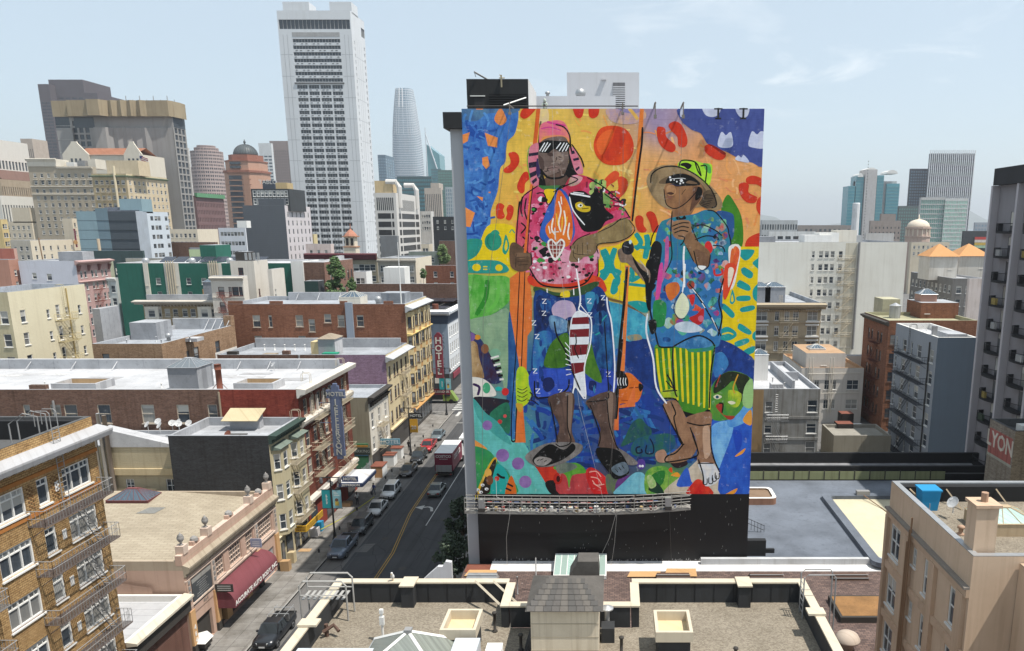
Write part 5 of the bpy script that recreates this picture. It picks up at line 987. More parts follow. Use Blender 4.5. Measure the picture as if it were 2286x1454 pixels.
tower('colonnade_office','pale office with tall colonnade strips at the left edge',-40,2,450,372,80,437,pl9('pale_colonnade',(.60,.58,.53),amt=.08,bs=0),None,(13,1,.5,.86,1.5,10),gm=GLD)
tower('far_beige_slab','far beige ribbed slab with flat top behind the white office',48,74,330,720,108,310,pl9('beige_slab',(.44,.37,.31),bs=0),(6,1,.4,.8,4,60),None)
# domed copper tower
p=at(540,520,Y=600);sc=600/1.02/F;root=thing('domed_tower','pink granite office tower with dark ribbed dome and finial','tower',(p.x,600,0));PG=pl9('pink_granite',(.47,.28,.20),amt=.12,scale=.3,bs=0);PG2=pl9('red_granite',(.30,.13,.09),bs=0)
def zat(v):return at(540,v,Y=600).z
r0=42*sc;X,Yc=at(537,430,Y=600).x,600+r0;rd=25.5*sc
def oct_(r,cut=.42):c=r*cut;return[(X-c,Yc-r),(X+c,Yc-r),(X+r,Yc-c),(X+r,Yc+c),(X+c,Yc+r),(X-c,Yc+r),(X-r,Yc+c),(X-r,Yc-c)]
for(r,za,zb,m_)in((r0*.98,0,zat(385),PG),(r0*1.03,zat(385),zat(380),PG2),(r0*.9,zat(380),zat(360),PG),(r0*.93,zat(360),zat(357),PG2),(r0*.74,zat(357),zat(344),PG2)):mb=MB();mb.prism(oct_(r,.55),za,zb);mb.b9('storeys',m_,root)
f_=Face(X-r0*.98*.55,Yc-r0*.98,0);L_=r0*.98*1.1
for k in range(14):
 z=zat(389)-4.0*(k+1)
 if z>20:mb=MB();f_.box(mb,0,L_*.62,z,z+3.0,.01,.25);mb.b9('window_band',GLD,root);mb=MB();f_.box(mb,L_*.12,L_*.5,z-.75,z-.25,.26,.6);mb.b9('balcony',PG,root)
for k in range(9):mb=MB();u=L_*(.70+.028*k*1.2);f_.box(mb,u,u+.35,10,zat(388),.01,.4);mb.b9('rib',PG,root)
for k in range(12):mb=MB();z=zat(389)-4.0*k;f_.box(mb,-1,L_+1,z,z+.5,.02,.12)if z>10 else None;mb.b9('red_course',PG2,root)if mb.v else None
for zv in(364,373):mb=MB();f_.box(mb,L_*.1,L_*.6,zat(zv+3),zat(zv-3),-2.2,.2);mb.b9('window_band',GLD,root)
mb=MB();n=9;zb=zat(344);mb.lathe(X,Yc,[(rd*math.cos(k/n*math.pi/2),zb+rd*.95*math.sin(k/n*math.pi/2))for k in range(n)]+[(.6,zb+rd*.96),(.6,zb+rd*1.05),(1.0,zb+rd*1.12),(.7,zb+rd*1.2),(.1,zb+rd*1.38)],28);mb.sm=True;dm=mb.b9('dome',pl9('dome_slate',(.085,.10,.105),rough=.5,bs=0),root)
mb=MB()
for k in range(28):a_=2*math.pi*k/28;mb.tube([(X+math.cos(a_)*rd*1.005*math.cos(q/6*1.5),Yc+math.sin(a_)*rd*1.005*math.cos(q/6*1.5),zb+rd*.955*math.sin(q/6*1.5))for q in range(7)],.16,4)
mb.b9('ribs',pl9('dome_rib',(.05,.055,.06),bs=0),dm)
tower('side_of_domed_tower','brown annex block joined to the right of the domed tower',573,580,400,610,590,385,PG2,None,(2,12,.6,.6,3,20))
# round granite tower
p=at(460,430,Y=820);X,Yc=p.x,830;sc=830/1.03/F;root=thing('round_granite_tower','round pale granite tower with stepped crown behind the domed tower','tower',(X,Yc,0));RG=pl9('rose_grey_granite',(.38,.30,.28),amt=.1,scale=.2,bs=0)
def zat2(v):return at(460,v,Y=825).z
nn=24;r=34*sc;zz1=zat2(372);mb=MB();g_=MB()
for(rr_,za,zb,fl_)in((r,0,zat2(374),26),(r*.96,zat2(374),zat2(338),5),(r*.72,zat2(338),zat2(330),1),(r*.55,zat2(330),zat2(325),1)):
 for k in range(nn):
  a0,a1=2*math.pi*k/nn,2*math.pi*(k+1)/nn;A=Vector((X+rr_*math.cos(a0),Yc+rr_*math.sin(a0),0));B=Vector((X+rr_*math.cos(a1),Yc+rr_*math.sin(a1),0));f_=Face(A.x,A.y,math.degrees(math.atan2(B.y-A.y,B.x-A.x)));L_=(B-A).length;h_=(zb-za)/fl_
  ops=[(L_*(.12+.45*i),za+h_*j+h_*.3,L_*(.43+.45*i),za+h_*j+h_*.8)for j in range(fl_)for i in range(2)]if f_.N.y<.2 else[]
  facade(mb,f_,L_,za,zb,ops,.5)
  for o_ in ops:g_.q([f_.p(o_[0],o_[1],-.4),f_.p(o_[2],o_[1],-.4),f_.p(o_[2],o_[3],-.4),f_.p(o_[0],o_[3],-.4)])
 mb.q([(X+rr_*math.cos(2*math.pi*k/nn),Yc+rr_*math.sin(2*math.pi*k/nn),zb)for k in range(nn)])
mb.b9('drum',RG,root);stuff(g_.b9('windows',GLD,root))
tower('slim_pale_tower','slim pale tower between the gold crown hotel and the round tower',412,426,400,900,430,330,pl9('pale_tower',(.52,.50,.47),bs=0),(3,26,.5,.5,4,20))
tower('green_eave_block','olive brick block with bright green eaves left of the domed tower',432,441,480,470,503,437,pl9('mauve_brick',(.20,.12,.12),bs=0),None,(18,7,.4,.55,3,20));
x0,x1,y0,y1,z1=dims(432,441,480,470,503,437);mb=MB();mb.box(x1-.5,y0,z1-.8,x1+1.0,y1,z1+1.6);o=mb.b9('green_eaves',pl9('green_copper',(.12,.30,.16),bs=0));tag(o,'bright green copper eaves along the olive brick block','eaves')
tower('white_stripe_tower','far white striped tower left of the white skyscraper',584,612,400,1000,616,320,pl9('white_stripe',(.60,.62,.63),bs=0),(3,28,.8,.45,14,10),gm=GLB)
tower('brown_grid_tower','far brownish grey gridded tower touching the white skyscraper',609,650,400,1100,655,315,pl9('brown_grid',(.27,.215,.20),bs=0),(9,36,.5,.6,12,10),gm=glassm('brown_glass',(.09,.075,.07),frac=0,rough=.4))
tower('dark_sign_block','dark blue low block with white lettering before the striped tower',586,613,412,560,616,404,pl9('navy_block',(.05,.065,.09),bs=0));p=at(598,407,Y=559.5);o=lt9(None,'TABLO',4.2,TXW,Matrix.Translation(p)@Matrix.Rotation(R(90),4,'X'));tag(o,'white letters on the dark blue low block','lettering')
tower('tan_roof_block','tan rooftop block between the slate building and skyscraper',615,640,412,420,654,408,pl9('tan_block',(.50,.38,.20),bs=0))
# ---------------------------------------------------------------- skyline between the white skyscraper and the mural
GB=glassm('blue_tower_glass',(.13,.19,.24),(.3,.36,.42),.35,.15);GT=glassm('teal_tower_glass',(.05,.16,.18),(.1,.28,.3),.3,.15);GG=glassm('green_tower_glass',(.10,.20,.17),(.2,.32,.28),.3,.2)
p=at(908,390,Y=1780);sc=1780/1.04/F;X,Yc=p.x,1800;root=thing('tapered_glass_tower','tall tapered white glass tower with rounded top on the skyline','tower',(X,Yc,0));PS=pl9('pearl_fin',(.62,.66,.70),bs=0)
def zs_(v):return at(908,v,Y=1780).z
def rad(v):t=(v-196)/(395-196);t=max(0,min(1,t));return(17.5+14.5*(1-(1-t)**1.9))*sc
def rsq(r,n=32,e=3.2):return[(X+r*math.copysign(abs(math.cos(2*math.pi*k/n))**(2/e),math.cos(2*math.pi*k/n)),Yc+r*math.copysign(abs(math.sin(2*math.pi*k/n))**(2/e),math.sin(2*math.pi*k/n)))for k in range(n)]
mb=MB();vs=[400,370,340,310,285,262,242,226,213,204,198,196];prev=None
for v in vs:
 r=rad(v);z=zs_(v);ring=[(x,y,z)for x,y in rsq(r)]
 if prev:
  for k in range(32):j=(k+1)%32;mb.q([prev[k],prev[j],ring[j],ring[k]])
 prev=ring
mb.q(prev);b0=[(x,y,0)for x,y in rsq(rad(400))];t0=[(x,y,zs_(400))for x,y in rsq(rad(400))];mb.hexa(b0,t0);mb.sm=False;mb.b9('glass_skin',GB,root)
mb=MB();v=396
while v>197:
 r=rad(v)*1.02;z=zs_(v);mb.prism(rsq(r),z,z+1.7);v-=3.9 if v>232 else 5.5
stuff(mb.b9('sunshade_fins',PS,root))
mb=MB()
for k in range(32):
 a_=2*math.pi*k/32;pts=[]
 for v in(300,262,230,210,196):x,y=rsq(rad(v)*1.015)[k];pts.append((x,y,zs_(v)))
 mb.tube(pts,.5,4)
for k in range(22,27):pass
mb.b9('mullions',PS,root)
mb=MB();
for k in(23,24):x,y=rsq(rad(230)*1.02)[k];mb.tube([(x,y-1,zs_(240)),(rsq(rad(197))[k][0],rsq(rad(197))[k][1]-1,zs_(196))],1.4,4)
mb.b9('crown_slot',pl9('crown_white',(.75,.76,.78),bs=0),root)
p0,p1=at(948,392,Y=1650),at(986,392,Y=1650);root=thing('sloping_top_glass_tower','glass tower with slanting top and white diagonal brace','tower',(p0.x,1650,0));zl=at(948,322,Y=1650).z;zr_=at(986,345,Y=1650).z;mb=MB()
mb.hexa([(p0.x,1650,0),(p1.x,1650,0),(p1.x,1700,0),(p0.x,1700,0)],[(p0.x+6,1650,zl),(p1.x-3,1650,zr_),(p1.x-3,1700,zr_),(p0.x+6,1700,zl)]);mb.b9('glass_skin',GT,root);mb=MB();mb.tube([(p0.x+6,1649,zl+20),(p1.x-1,1649,zr_-55)],1.3,5);mb.tube([(p0.x+8,1649,0),(p0.x+6,1649,zl+20),(p0.x+6,1649,zl+32)],1.0,5);mb.b9('brace',PS,root)
tower('blue_glass_slab','blue glass slab tower right of the white skyscraper',845,862,380,1300,882,346,pl9('blue_slab',(.12,.18,.23),bs=0),(3,30,.8,.6,4,10),(4,30,.8,.6,4,10),gm=GB)
tower('teal_wide_office','wide teal glass office at the foot of the tapered tower',886,963,400,900,965,394,pl9('teal_frame',(.06,.11,.12),bs=0),(18,18,.8,.6,2,10),gm=GT)
tower('green_glass_tower','green glass tower left of the mural wall',978,1012,400,1000,1014,380,pl9('green_frame',(.12,.20,.18),bs=0),(6,28,.85,.65,2,10),gm=GG);tower('pale_glass_tower','pale narrow glass tower beside the green glass tower',994,1014,430,950,1016,418,pl9('pale_frame',(.40,.46,.48),bs=0),(4,16,.5,.7,2,10),gm=GB);tower('teal_mid_tower','teal tower behind the art deco block',962,984,380,1200,986,377,pl9('teal_frame2',(.09,.18,.20),bs=0),(5,26,.8,.6,2,10),gm=GT)
r_,f_,d_=tower('art_deco_block','stepped cream art deco block with vertical ribs',948,985,440,800,988,420,pl9('deco_stone',(.46,.40,.34),bs=0),(9,1,.4,.9,3,10),gm=GLD);W0=d_[1]-d_[0];bx9(r_,'upper_tier',d_[0]+W0*.38,d_[0]+W0*.88,d_[2]+1,d_[2]+20,d_[4]-1,d_[4]+5,pl9('deco_stone',(0,0,0)))
r_,f_,d_=tower('banded_white_office','white office with black horizontal window bands and arched gable tops',838,886,480,385,938,431,pl9('white_band_concrete',(.58,.56,.53),amt=.08,bs=0),None,None)
W0=d_[1]-d_[0];dy=d_[3]-d_[2];BN=pl9('band_black',(.03,.03,.032),rough=.3,bs=0)
for k in range(9):
 z=d_[4]-12.3-4.0*k
 if z<2:break
 mb=MB();f_['W'].box(mb,W0*.12,W0*.72,z,z+2.6,.003,.06);mb.b9('window_band',BN,r_);mb=MB();f_['W'].box(mb,W0*.77,W0*.86,z,z+2.6,.003,.06);mb.b9('window_band',BN,r_)
 for a,b in((.08,.16),(.2,.74),(.78,.93)):mb=MB();f_['S'].box(mb,dy*a,dy*b,z,z+2.6,.003,.06);mb.b9('window_band',BN,r_)
for i in range(9):mb=MB();f_['W'].box(mb,W0*(.1+.09*i),W0*(.15+.09*i),d_[4]-8.3,d_[4]-2.2,.003,.06);mb.b9('slot_window',BN,r_)
for i in range(14):mb=MB();f_['S'].box(mb,dy*(.17+.042*i),dy*(.19+.042*i),d_[4]-8.3,d_[4]-3,.003,.06);mb.b9('slot_window',BN,r_)
for t in(.12,.85):mb=MB();mb.tube([(d_[1]+.4,d_[2]+dy*t,d_[4]-7),(d_[1]+.4,d_[2]+dy*t,d_[4]+3),(d_[1]-1.2,d_[2]+dy*t,d_[4]+5.5),(d_[1]-6,d_[2]+dy*t,d_[4]+5.5)],1.3,8);mb.b9('arched_gable',pl9('white_band_concrete',(0,0,0)),r_)
bx9(r_,'tan_penthouse',d_[0]-1,d_[0]+W0*.7,d_[2]+5,d_[2]+16,d_[4],d_[4]+6,pl9('tan_penthouse',(.55,.42,.24)))
fl9('grey_pitched_shed','grey metal pitched shed at the foot of the banded office',848,886,527,335,890,pl9('grey_metal_wall',(.17,.18,.19)),rf=pl9('grey_metal_roof',(.26,.27,.28)))
fl9('white_low_office','white low office beside the black block',938,962,472,432,968,pl9('white_lo',(.60,.58,.55),bs=0),cols=4,n=3);fl9('black_block','black blank block left of the mural wall',966,1020,484,420,1021,pl9('black_block_paint',(.025,.027,.03),bs=0),rf=RFS,cols=3,n=2);fl9('red_roof_row','row of low brick roofs below the black block',980,1030,538,330,1032,BK_B,rf=RFS);fl9('gable_stone_house','cream gabled stone house right of the banded office',940,958,545,330,966,SAND,cols=2,n=1)
# ---------------------------------------------------------------- mural building
GRP=siding('grey_corrugated',(.40,.41,.43),.25,.06);ZT=45.7;XL,XR=-12.95,12.68
MUR=thing('mural_building','tall building whose end wall carries the huge colourful mural of two figures','building',(0,85,0))
bx9(MUR,'wall',XL,XR,68.0,104,0,ZT-.9,pl9('grey_building_paint',(.42,.43,.45)),RFS)
mb=MB()
for a in((XL,68.0,XR,68.3),(XL,68.3,XL+.3,104),(XR-.3,68.3,XR,104),(XL+.3,103.7,XR-.3,104)):mb.box(a[0],a[1],ZT-.92,a[2],a[3],ZT-.01)
mb.b9('parapet',pl9('grey_building_paint',(0,0,0)),MUR)
bx9(MUR,'street_pier',-14.07,XL-.003,68.35,103,0,44.1,pl9('street_pier_grey',(.40,.41,.43),amt=.05),RFD)
bx9(MUR,'street_cornice',-14.5,XL-.003,67.7,103.5,44.1,45.4,BLACK)
mb=MB();mb.box(XL+.003,67.955,0,XR-.003,67.998,11.36);mb.b9('black_base_panel',pl9('gloss_black_wall',(.012,.012,.013),rough=.45,amt=.1,bs=.1),MUR)
mb=MB();rr=random.Random(4)
for k in range(80):
 x=rr.uniform(-4,12.3)if rr.random()<.85 else rr.uniform(-12,0);z=rr.uniform(4.8,10.8);h=rr.uniform(.03,.22);mb.q([(x,67.952,z),(x+rr.uniform(.008,.02),67.952,z),(x+.02,67.952,z+h),(x,67.952,z+h)])
for k in range(170):x=rr.uniform(-11.6,12);z=rr.uniform(4.5,4.75);mb.q([(x,67.951,z),(x+.06,67.951,z),(x+.04,67.951,z+rr.uniform(.05,.22))])
stuff(mb.b9('paint_drips',pl9('drip_white',(.5,.5,.5),bs=0),MUR))
# roof plant
zr=ZT-.9;BLP=pl9('plant_black',(.02,.021,.022),amt=.15)
bx9(MUR,'plant_room',-13.0,-7.6,71,78,zr,48.6,{0:BLP}[0]);mb=MB();mb.box(-7.597,71.02,zr,-7.56,77.9,48.58);mb.b9('plant_side_panel',pl9('plant_pale',(.58,.57,.56)),MUR)
f=Face(-13.0,71,0);mb=MB();f.box(mb,1.95,5.25,zr+.5,47.35,.003,.03);o=mb.b9('louvre',pl9('louvre_black',(.006,.006,.006)),MUR)
for k in range(10):mb=MB();f.box(mb,1.95,5.25,zr+.55+k*.2,zr+.63+k*.2,.03,.09);mb.b9('slat',BLP,o)
mb=MB();f.box(mb,.65,1.5,zr,47.0,.003,.05);mb.b9('door',pl9('door_black',(.03,.03,.032)),MUR);mb=MB();f.box(mb,.3,1.6,47.15,47.22,.003,.12);mb.b9('lamp_strip',WHT,MUR)
mb=MB();mb.bar((-12.2,70.6,49.1),(-11.2,72.2,48.7),.14);mb.bar((-12.2,70.6,49.1),(-12.1,70.7,48.7),.06);mb.b9('davit',IRON,MUR)
mb=MB();mb.bar((-9.9,70.8,48.9),(-9.9,70.85,47.9),.14);mb.bar((-10.1,70.8,48.65),(-9.6,70.8,48.65),.08);mb.bar((-9.9,70.8,48.7),(-10.1,71.3,49.0),.08);mb.b9('davit',pl9('tan_steel',(.35,.30,.2)),MUR)
bx9(MUR,'duct_housing',-7.85,.1,80,83.5,zr,48.6,pl9('plant_grey',(.56,.56,.58),amt=.06),RFS);bx9(MUR,'lift_house',-4.95,2.55,84,92,zr,51.55,pl9('plant_grey',(0,0,0)),RFS)
f=Face(-4.95,84,0);mb=MB();f.box(mb,4.78,6.03,zr+.1,50.55,.003,.04);o=mb.b9('louvre',pl9('louvre_dark_grey',(.16,.16,.17)),MUR)
for k in range(26):mb=MB();z=zr+.15+k*.205;f.box(mb,4.78,6.03,z,z+.1,.04,.12);mb.b9('slat',pl9('plant_grey',(0,0,0)),o)
mb=MB();f.box(mb,3.6,4.1,50.8,50.95,.003,.3);f.box(mb,4.02,4.06,50.9,51.4,.1,.14);mb.b9('lamp_bracket',pl9('plant_grey',(0,0,0)),MUR)
turbine(MUR,-4.95,76.5,zr,.42,1.45);turbine(MUR,-3.45,81.6,48.6,.5,.15);vent(MUR,-6.85,82.5,48.6,.16,.6);vent(MUR,-7.95,79.8,zr,.1,3.0);turbine(MUR,2.4,76,zr,.5,.2)
for dx in(0,.28,.56):mb=MB();mb.tube([(-.55+dx,74,zr),(-.55+dx,74,zr+1.55)],.03,5);mb.box(-.65+dx,73.95,zr+1.5,-.45+dx,74.05,zr+1.56);mb.b9('pipe_stub',IRON,MUR)
mb=MB();mb.tube([(-12.6,68.6,ZT+.3),(2.0,68.6,ZT+.3)],.05,5);mb.b9('roof_rail',DKF,MUR)
for(u,ty)in((1140,0),(1390,0),(1462,1),(1524,1),(1603,2),(1659,2)):
 p=at(u,250,Y=67.7);mb=MB()
 if ty==2:mb.box(p.x-.35,67.5,ZT-.12,p.x+.35,67.6,ZT-.02);mb.box(p.x-.08,67.48,ZT-.85,p.x+.08,67.6,ZT);mb.box(p.x-.25,67.5,ZT-.9,p.x+.25,67.62,ZT-.78)
 else:mb.bar((p.x,69.5,ZT+.25),(p.x,67.05,ZT+(.35 if ty else.1)),.14);mb.bar((p.x,67.1,ZT+.4),(p.x,67.1,ZT-(.8 if ty else.55)),.1);mb.box(p.x-.12,67.0,ZT-(.9 if ty else.6),p.x+.12,67.2,ZT-(.6 if ty else.4))
 mb.b9('wall_hook',BLACK if ty==2 else pl9('hook_grey',(.22,.20,.18)),MUR)
mb=MB();mb.bar((-7.7,70,46.9),(-9.3,67.4,ZT+.2),.09);mb.b9('outrigger',WHT,MUR)
# ---------------------------------------------------------------- suspended platform on the wall
SP=thing('suspended_platform','long galvanised suspended work platform hanging below the mural','platform',(-3.4,67,9.96));AL=pl9('aluminium',(.30,.29,.27),rough=.5,amt=.2,bs=0)
xa,xb=-13.85,7.05
def zp(x):return 9.98-.12*math.sin((x+13.85)/20.9*2.6)+.42*(max(0,x+2)/9)**2
segs=[xa+(xb-xa)*k/12 for k in range(13)]
for a,b in zip(segs,segs[1:]):
 mb=MB();mb.hexa([(a+.02,66.5,zp(a)),(b-.02,66.5,zp(b)),(b-.02,67.3,zp(b)),(a+.02,67.3,zp(a))],[(a+.02,66.5,zp(a)+.22),(b-.02,66.5,zp(b)+.22),(b-.02,67.3,zp(b)+.22),(a+.02,67.3,zp(a)+.22)]);mb.b9('deck',AL,SP)
 mb=MB()
 for y in(66.5,67.3):
  for h in(.62,1.2,1.62):mb.bar((a,y,zp(a)+h-.1),(b,y,zp(b)+h-.1),.06)
  mb.bar((a,y,zp(a)),(a,y,zp(a)+1.55),.06);m_=(a+b)/2;mb.bar((a+.1,y,zp(a)+.2),(m_,y,zp(m_)+.55),.05);mb.bar((m_,y,zp(m_)+.55),(b-.1,y,zp(b)+.2),.05);mb.bar((m_,y,zp(m_)+.2),(m_,y,zp(m_)+1.5),.045)
 mb.b9('guard_rail',AL,SP)
CANS=[(.42,.42,.40),(.30,.07,.06),(.06,.09,.2),(.42,.3,.14),(.2,.22,.2),(.3,.2,.2),(.04,.04,.04),(.5,.5,.5),(.3,.36,.38)]
rr=random.Random(11);cans={}
for k in range(60):
 x=rr.uniform(xa+1.5,xb-1);c=rr.randrange(9);r_,h=(.1,.22)if rr.random()<.7 else(.16,.36);cans.setdefault(c,MB()).lathe(x,66.7+rr.random()*.45,[(r_,zp(x)+.22),(r_,zp(x)+.22+h),(r_*.9,zp(x)+.23+h)],8)
for c,m_ in cans.items():stuff(m_.b9('paint_cans',flat('paint_can_%d'%c,CANS[c]),SP))
mb=MB();rr=random.Random(12)
for k in range(26):x=xa+2+k*.62;mb.bar((x,67.2,zp(x)+.92),(x+rr.uniform(.3,.55),67.2,zp(x)+.93),rr.uniform(.05,.1),k%3)
stuff(mb.b9('rolled_cloths',[flat('paint_can_1',CANS[1]),flat('paint_can_2',CANS[2]),flat('paint_can_5',CANS[5])],SP))
for x in(-12.3,4.95):bx9(SP,'hoist',x-.28,x+.28,66.45,66.9,zp(x)+.55,zp(x)+1.35,STEEL);bx9(SP,'motor',x-.3,x+.3,66.4,66.9,zp(x)+.2,zp(x)+.55,DKF)
mb=MB();mb.tube([(6.95,66.5,zp(7)+1.5),(6.75,66.5,zp(7)+2.3)],.03,5);mb.b9('marker_flag',pl9('flag_white_red',(.6,.2,.18),bs=0),SP);bx9(SP,'white_bucket',-1.9,-1.5,66.55,66.9,zp(-1.7)+.22,zp(-1.7)+.75,WHT)
ROPE=pl9('rope_grey',(.16,.15,.14),bs=0);ROPW=pl9('rope_pale',(.5,.49,.47),bs=0)
def rope(pts,mat=None,r=.02,name='rope'):mb=MB();mb.tube(pts,r,4);return mb.b9(name,mat or ROPE,SP)
def hp(u):return at(u,250,Y=67.1).x
rope([(hp(1140),67.1,ZT-.6),(-11.6,67.05,28),(-12.3,66.9,zp(-12.3)+1.35)]);rope([(hp(1524),67.1,ZT-.8),(4.95,66.9,zp(4.95)+1.35)],r=.016)
for k in range(2):rope([(hp(1390)+.1*k,67.1,ZT-.6),(1.0-.6*k,67.2,28),(-.75+.3*k,67.0,zp(0)+1.2)],r=.014)
rope([(hp(1232),67.4,ZT),(-5.1,67.5,35),(-3.2,67.5,20),(-1.0,67.2,zp(-1)+1)],ROPW,.014)
rope([(-9.7,66.5,zp(-9.7)+1.5),(-9.7,66.45,9.8),(-10.1,66.6,7.6),(-10.2,67.2,4.5)],ROPW,.022);rope([(.1,66.45,zp(0)),(-.5,66.6,7.5),(-1.7,67.1,4.6)],ROPW,.02);rope([(.2,66.45,zp(0)),(0,66.7,7),(-.3,67.2,4.6)],ROPW,.018);rope([(5.1,66.6,zp(5)),(5.4,67.2,4.6)],ROPE,.012);rope([(-11.0,67.3,zp(-11)+3.2),(-10.9,66.7,zp(-11)+1.6),(-9.3,66.6,zp(-9)+.9)],ROPW,.02)
# ---------------------------------------------------------------- low garage in front of the mural wall
SHB=roofm('brown_shingle',(.15,.105,.09),.35,3.0)
_t=SHB.node_tree;_b=_t.nodes['Principled BSDF'];_br=node(_t,'TexBrick',Scale=1.0);_t.links.new(pos(_t),_br.inputs['Vector']);_br.inputs['Brick Width'].default_value=.42;_br.inputs['Row Height'].default_value=.26;_br.inputs['Mortar Size'].default_value=.02
_br.inputs['Color1'].default_value=(.19,.13,.11,1);_br.inputs['Color2'].default_value=(.10,.07,.062,1);_br.inputs['Mortar'].default_value=(.055,.042,.04,1)
_t.links.new(mixc(_t,noise(_t,pos(_t),.5,5,.35,.7),_br.outputs['Color'],mixc(_t,1.0,_br.outputs['Color'],(.68,.66,.66),'MULTIPLY')),_b.inputs['Base Color'])
GAR=thing('low_garage','low garage with brown shingle roof at the foot of the mural wall','building',(5,50,0))
bx9(GAR,'roof_block',-14.1,34,20,67.6,0,4.45,pl9('garage_wall',(.3,.27,.24)),SHB)
WRF=roofm('white_coating',(.68,.66,.64),.25,2.0)
mb=MB();mb.hexa([(-11.7,66.0,4.44),(34,66.0,4.44),(34,67.9,4.44),(-11.7,67.9,4.44)],[(-11.7,66.0,4.47),(34,66.0,4.47),(34,67.9,4.62),(-11.7,67.9,4.62)]);mb.b9('white_roof_strip',WRF,GAR);bx9(GAR,'white_upstand',8.2,33.9,67.2,67.62,4.5,5.15,pl9('pale_grey_upstand',(.50,.51,.52)));bx9(GAR,'brown_strip',-14,-11.71,65.8,67.5,4.4,4.5,RUST)
mb=MB();n=8;X0,X1=-5.6,-.75
mb.hexa([(X0,64.3,4.5),(X1,64.3,4.5),(X1,67.4,4.5),(X0,67.4,4.5)],[(X0,64.3,4.85),(X1,64.3,4.85),(X1,67.4,5.6),(X0,67.4,5.6)]);o=mb.b9('skylight',WHT,GAR)
gm_=glassm('wired_glass_green',(.22,.30,.27),(.3,.38,.34),.5,.25)
for k in range(8):
 a,b=X0+.06+(X1-X0-.12)*k/8,X0+(X1-X0-.12)*(k+1)/8;mb=MB();mb.q([(a,64.42,4.89),(b,64.42,4.89),(b,67.3,5.585),(a,67.3,5.585)]);mb.b9('pane',gm_,o)
for(a,b,y,m_)in((-13.6,-10.6,64.0,STEEL),(3.7,7.0,64.0,BRN),(12.2,15.5,64.0,BRN),(19.8,23.2,64.0,BRN)):
 mb=MB();mb.hexa([(a,y,4.45),(b,y,4.45),(b,y+.9,4.45),(a,y+.9,4.45)],[(a+.2,y+.2,4.95),(b-.2,y+.2,4.95),(b-.2,y+.7,4.95),(a+.2,y+.7,4.95)]);o=mb.b9('ridge_vent',m_,GAR);mb=MB();mb.bar((a+.1,y+.05,4.72),(b-.1,y+.05,4.72),.06);mb.bar((a+.1,y+.2,4.98),(b-.1,y+.2,4.98),.06);mb.b9('flashing',IRON if m_ is BRN else STEEL,o)
a=at(1848,1340,Z=4.5);b=at(1980,1390,Z=4.5);bx9(GAR,'hatch_frame',a.x,b.x+1,b.y,a.y,4.4,4.95,DKF);mb=MB();mb.box(a.x+.2,b.y+.25,4.9,b.x+.9,a.y-.2,4.97);mb.b9('hatch_lid',roofm('rusty_lid',(.28,.15,.06),.4,2),GAR)
mb=MB();mb.lathe(17.7,52.6,[(.5,4.4),(.5,5.2),(.95,5.25),(.95,5.35),(.75,5.7),(.4,5.9),(.02,5.95)],20);mb.sm=True;mb.b9('mushroom_vent',pl9('mushroom_tan',(.48,.40,.33)),GAR)
mb=MB();pr=[(-17.3,0),(-14.3,0),(-14.3,7.2),(-14.8,7.3),(-15.1,6.8),(-15.5,6.8),(-16.5,5.9),(-17.0,5.4),(-17.3,4.9)];mb.hexa([(x,62.4,z)for x,z in pr],[(x,62.0,z)for x,z in pr]);mb.b9('stepped_parapet',pl9('whitewash',(.60,.61,.63),amt=.2),GAR)
PLY=pl9('plywood',(.50,.30,.14),amt=.2)
for i,(u0,v0,u1,v1,lb)in enumerate(((1036,1275,1110,1285,'plywood sheet lying left of the greenish skylight on the garage roof'),(1400,1278,1474,1287,'pale plywood strip on the garage roof right of the skylight'),(1483,1272,1553,1286,'large grained plywood sheet right of the pale strip on the garage roof'))):
 a=at(u0,v1,Z=4.62);b=at(u1,v0,Z=4.62);mb=MB();mb.hexa([(a.x,a.y,4.55),(b.x,a.y,4.55),(b.x,b.y,4.7),(a.x+.3,b.y,4.7)],[(a.x,a.y,4.59),(b.x,a.y,4.59),(b.x,b.y,4.74),(a.x+.3,b.y,4.74)]);tag(mb.b9('plywood_sheet',PLY),lb,'plywood','plywood sheets on the garage roof')
for(x,y,h)in((-8.5,61.5,1.6),(-6.9,62,3.2),(6.0,61.8,.5)):vent(GAR,x,y,4.45,.05,h,IRON,h<3)
mb=MB();rr=random.Random(9)
for k in range(60):x=-14+abs(rr.gauss(0,1.6));y=63.6+rr.gauss(0,.5);s=rr.uniform(.04,.12);mb.box(x,y,4.44,x+s,y+s*.8,4.46+s*.5)
stuff(tag(mb.b9('roof_litter',pl9('litter_white',(.55,.53,.48),bs=0)),'scatter of pale litter at the corner of the garage roof','litter'))
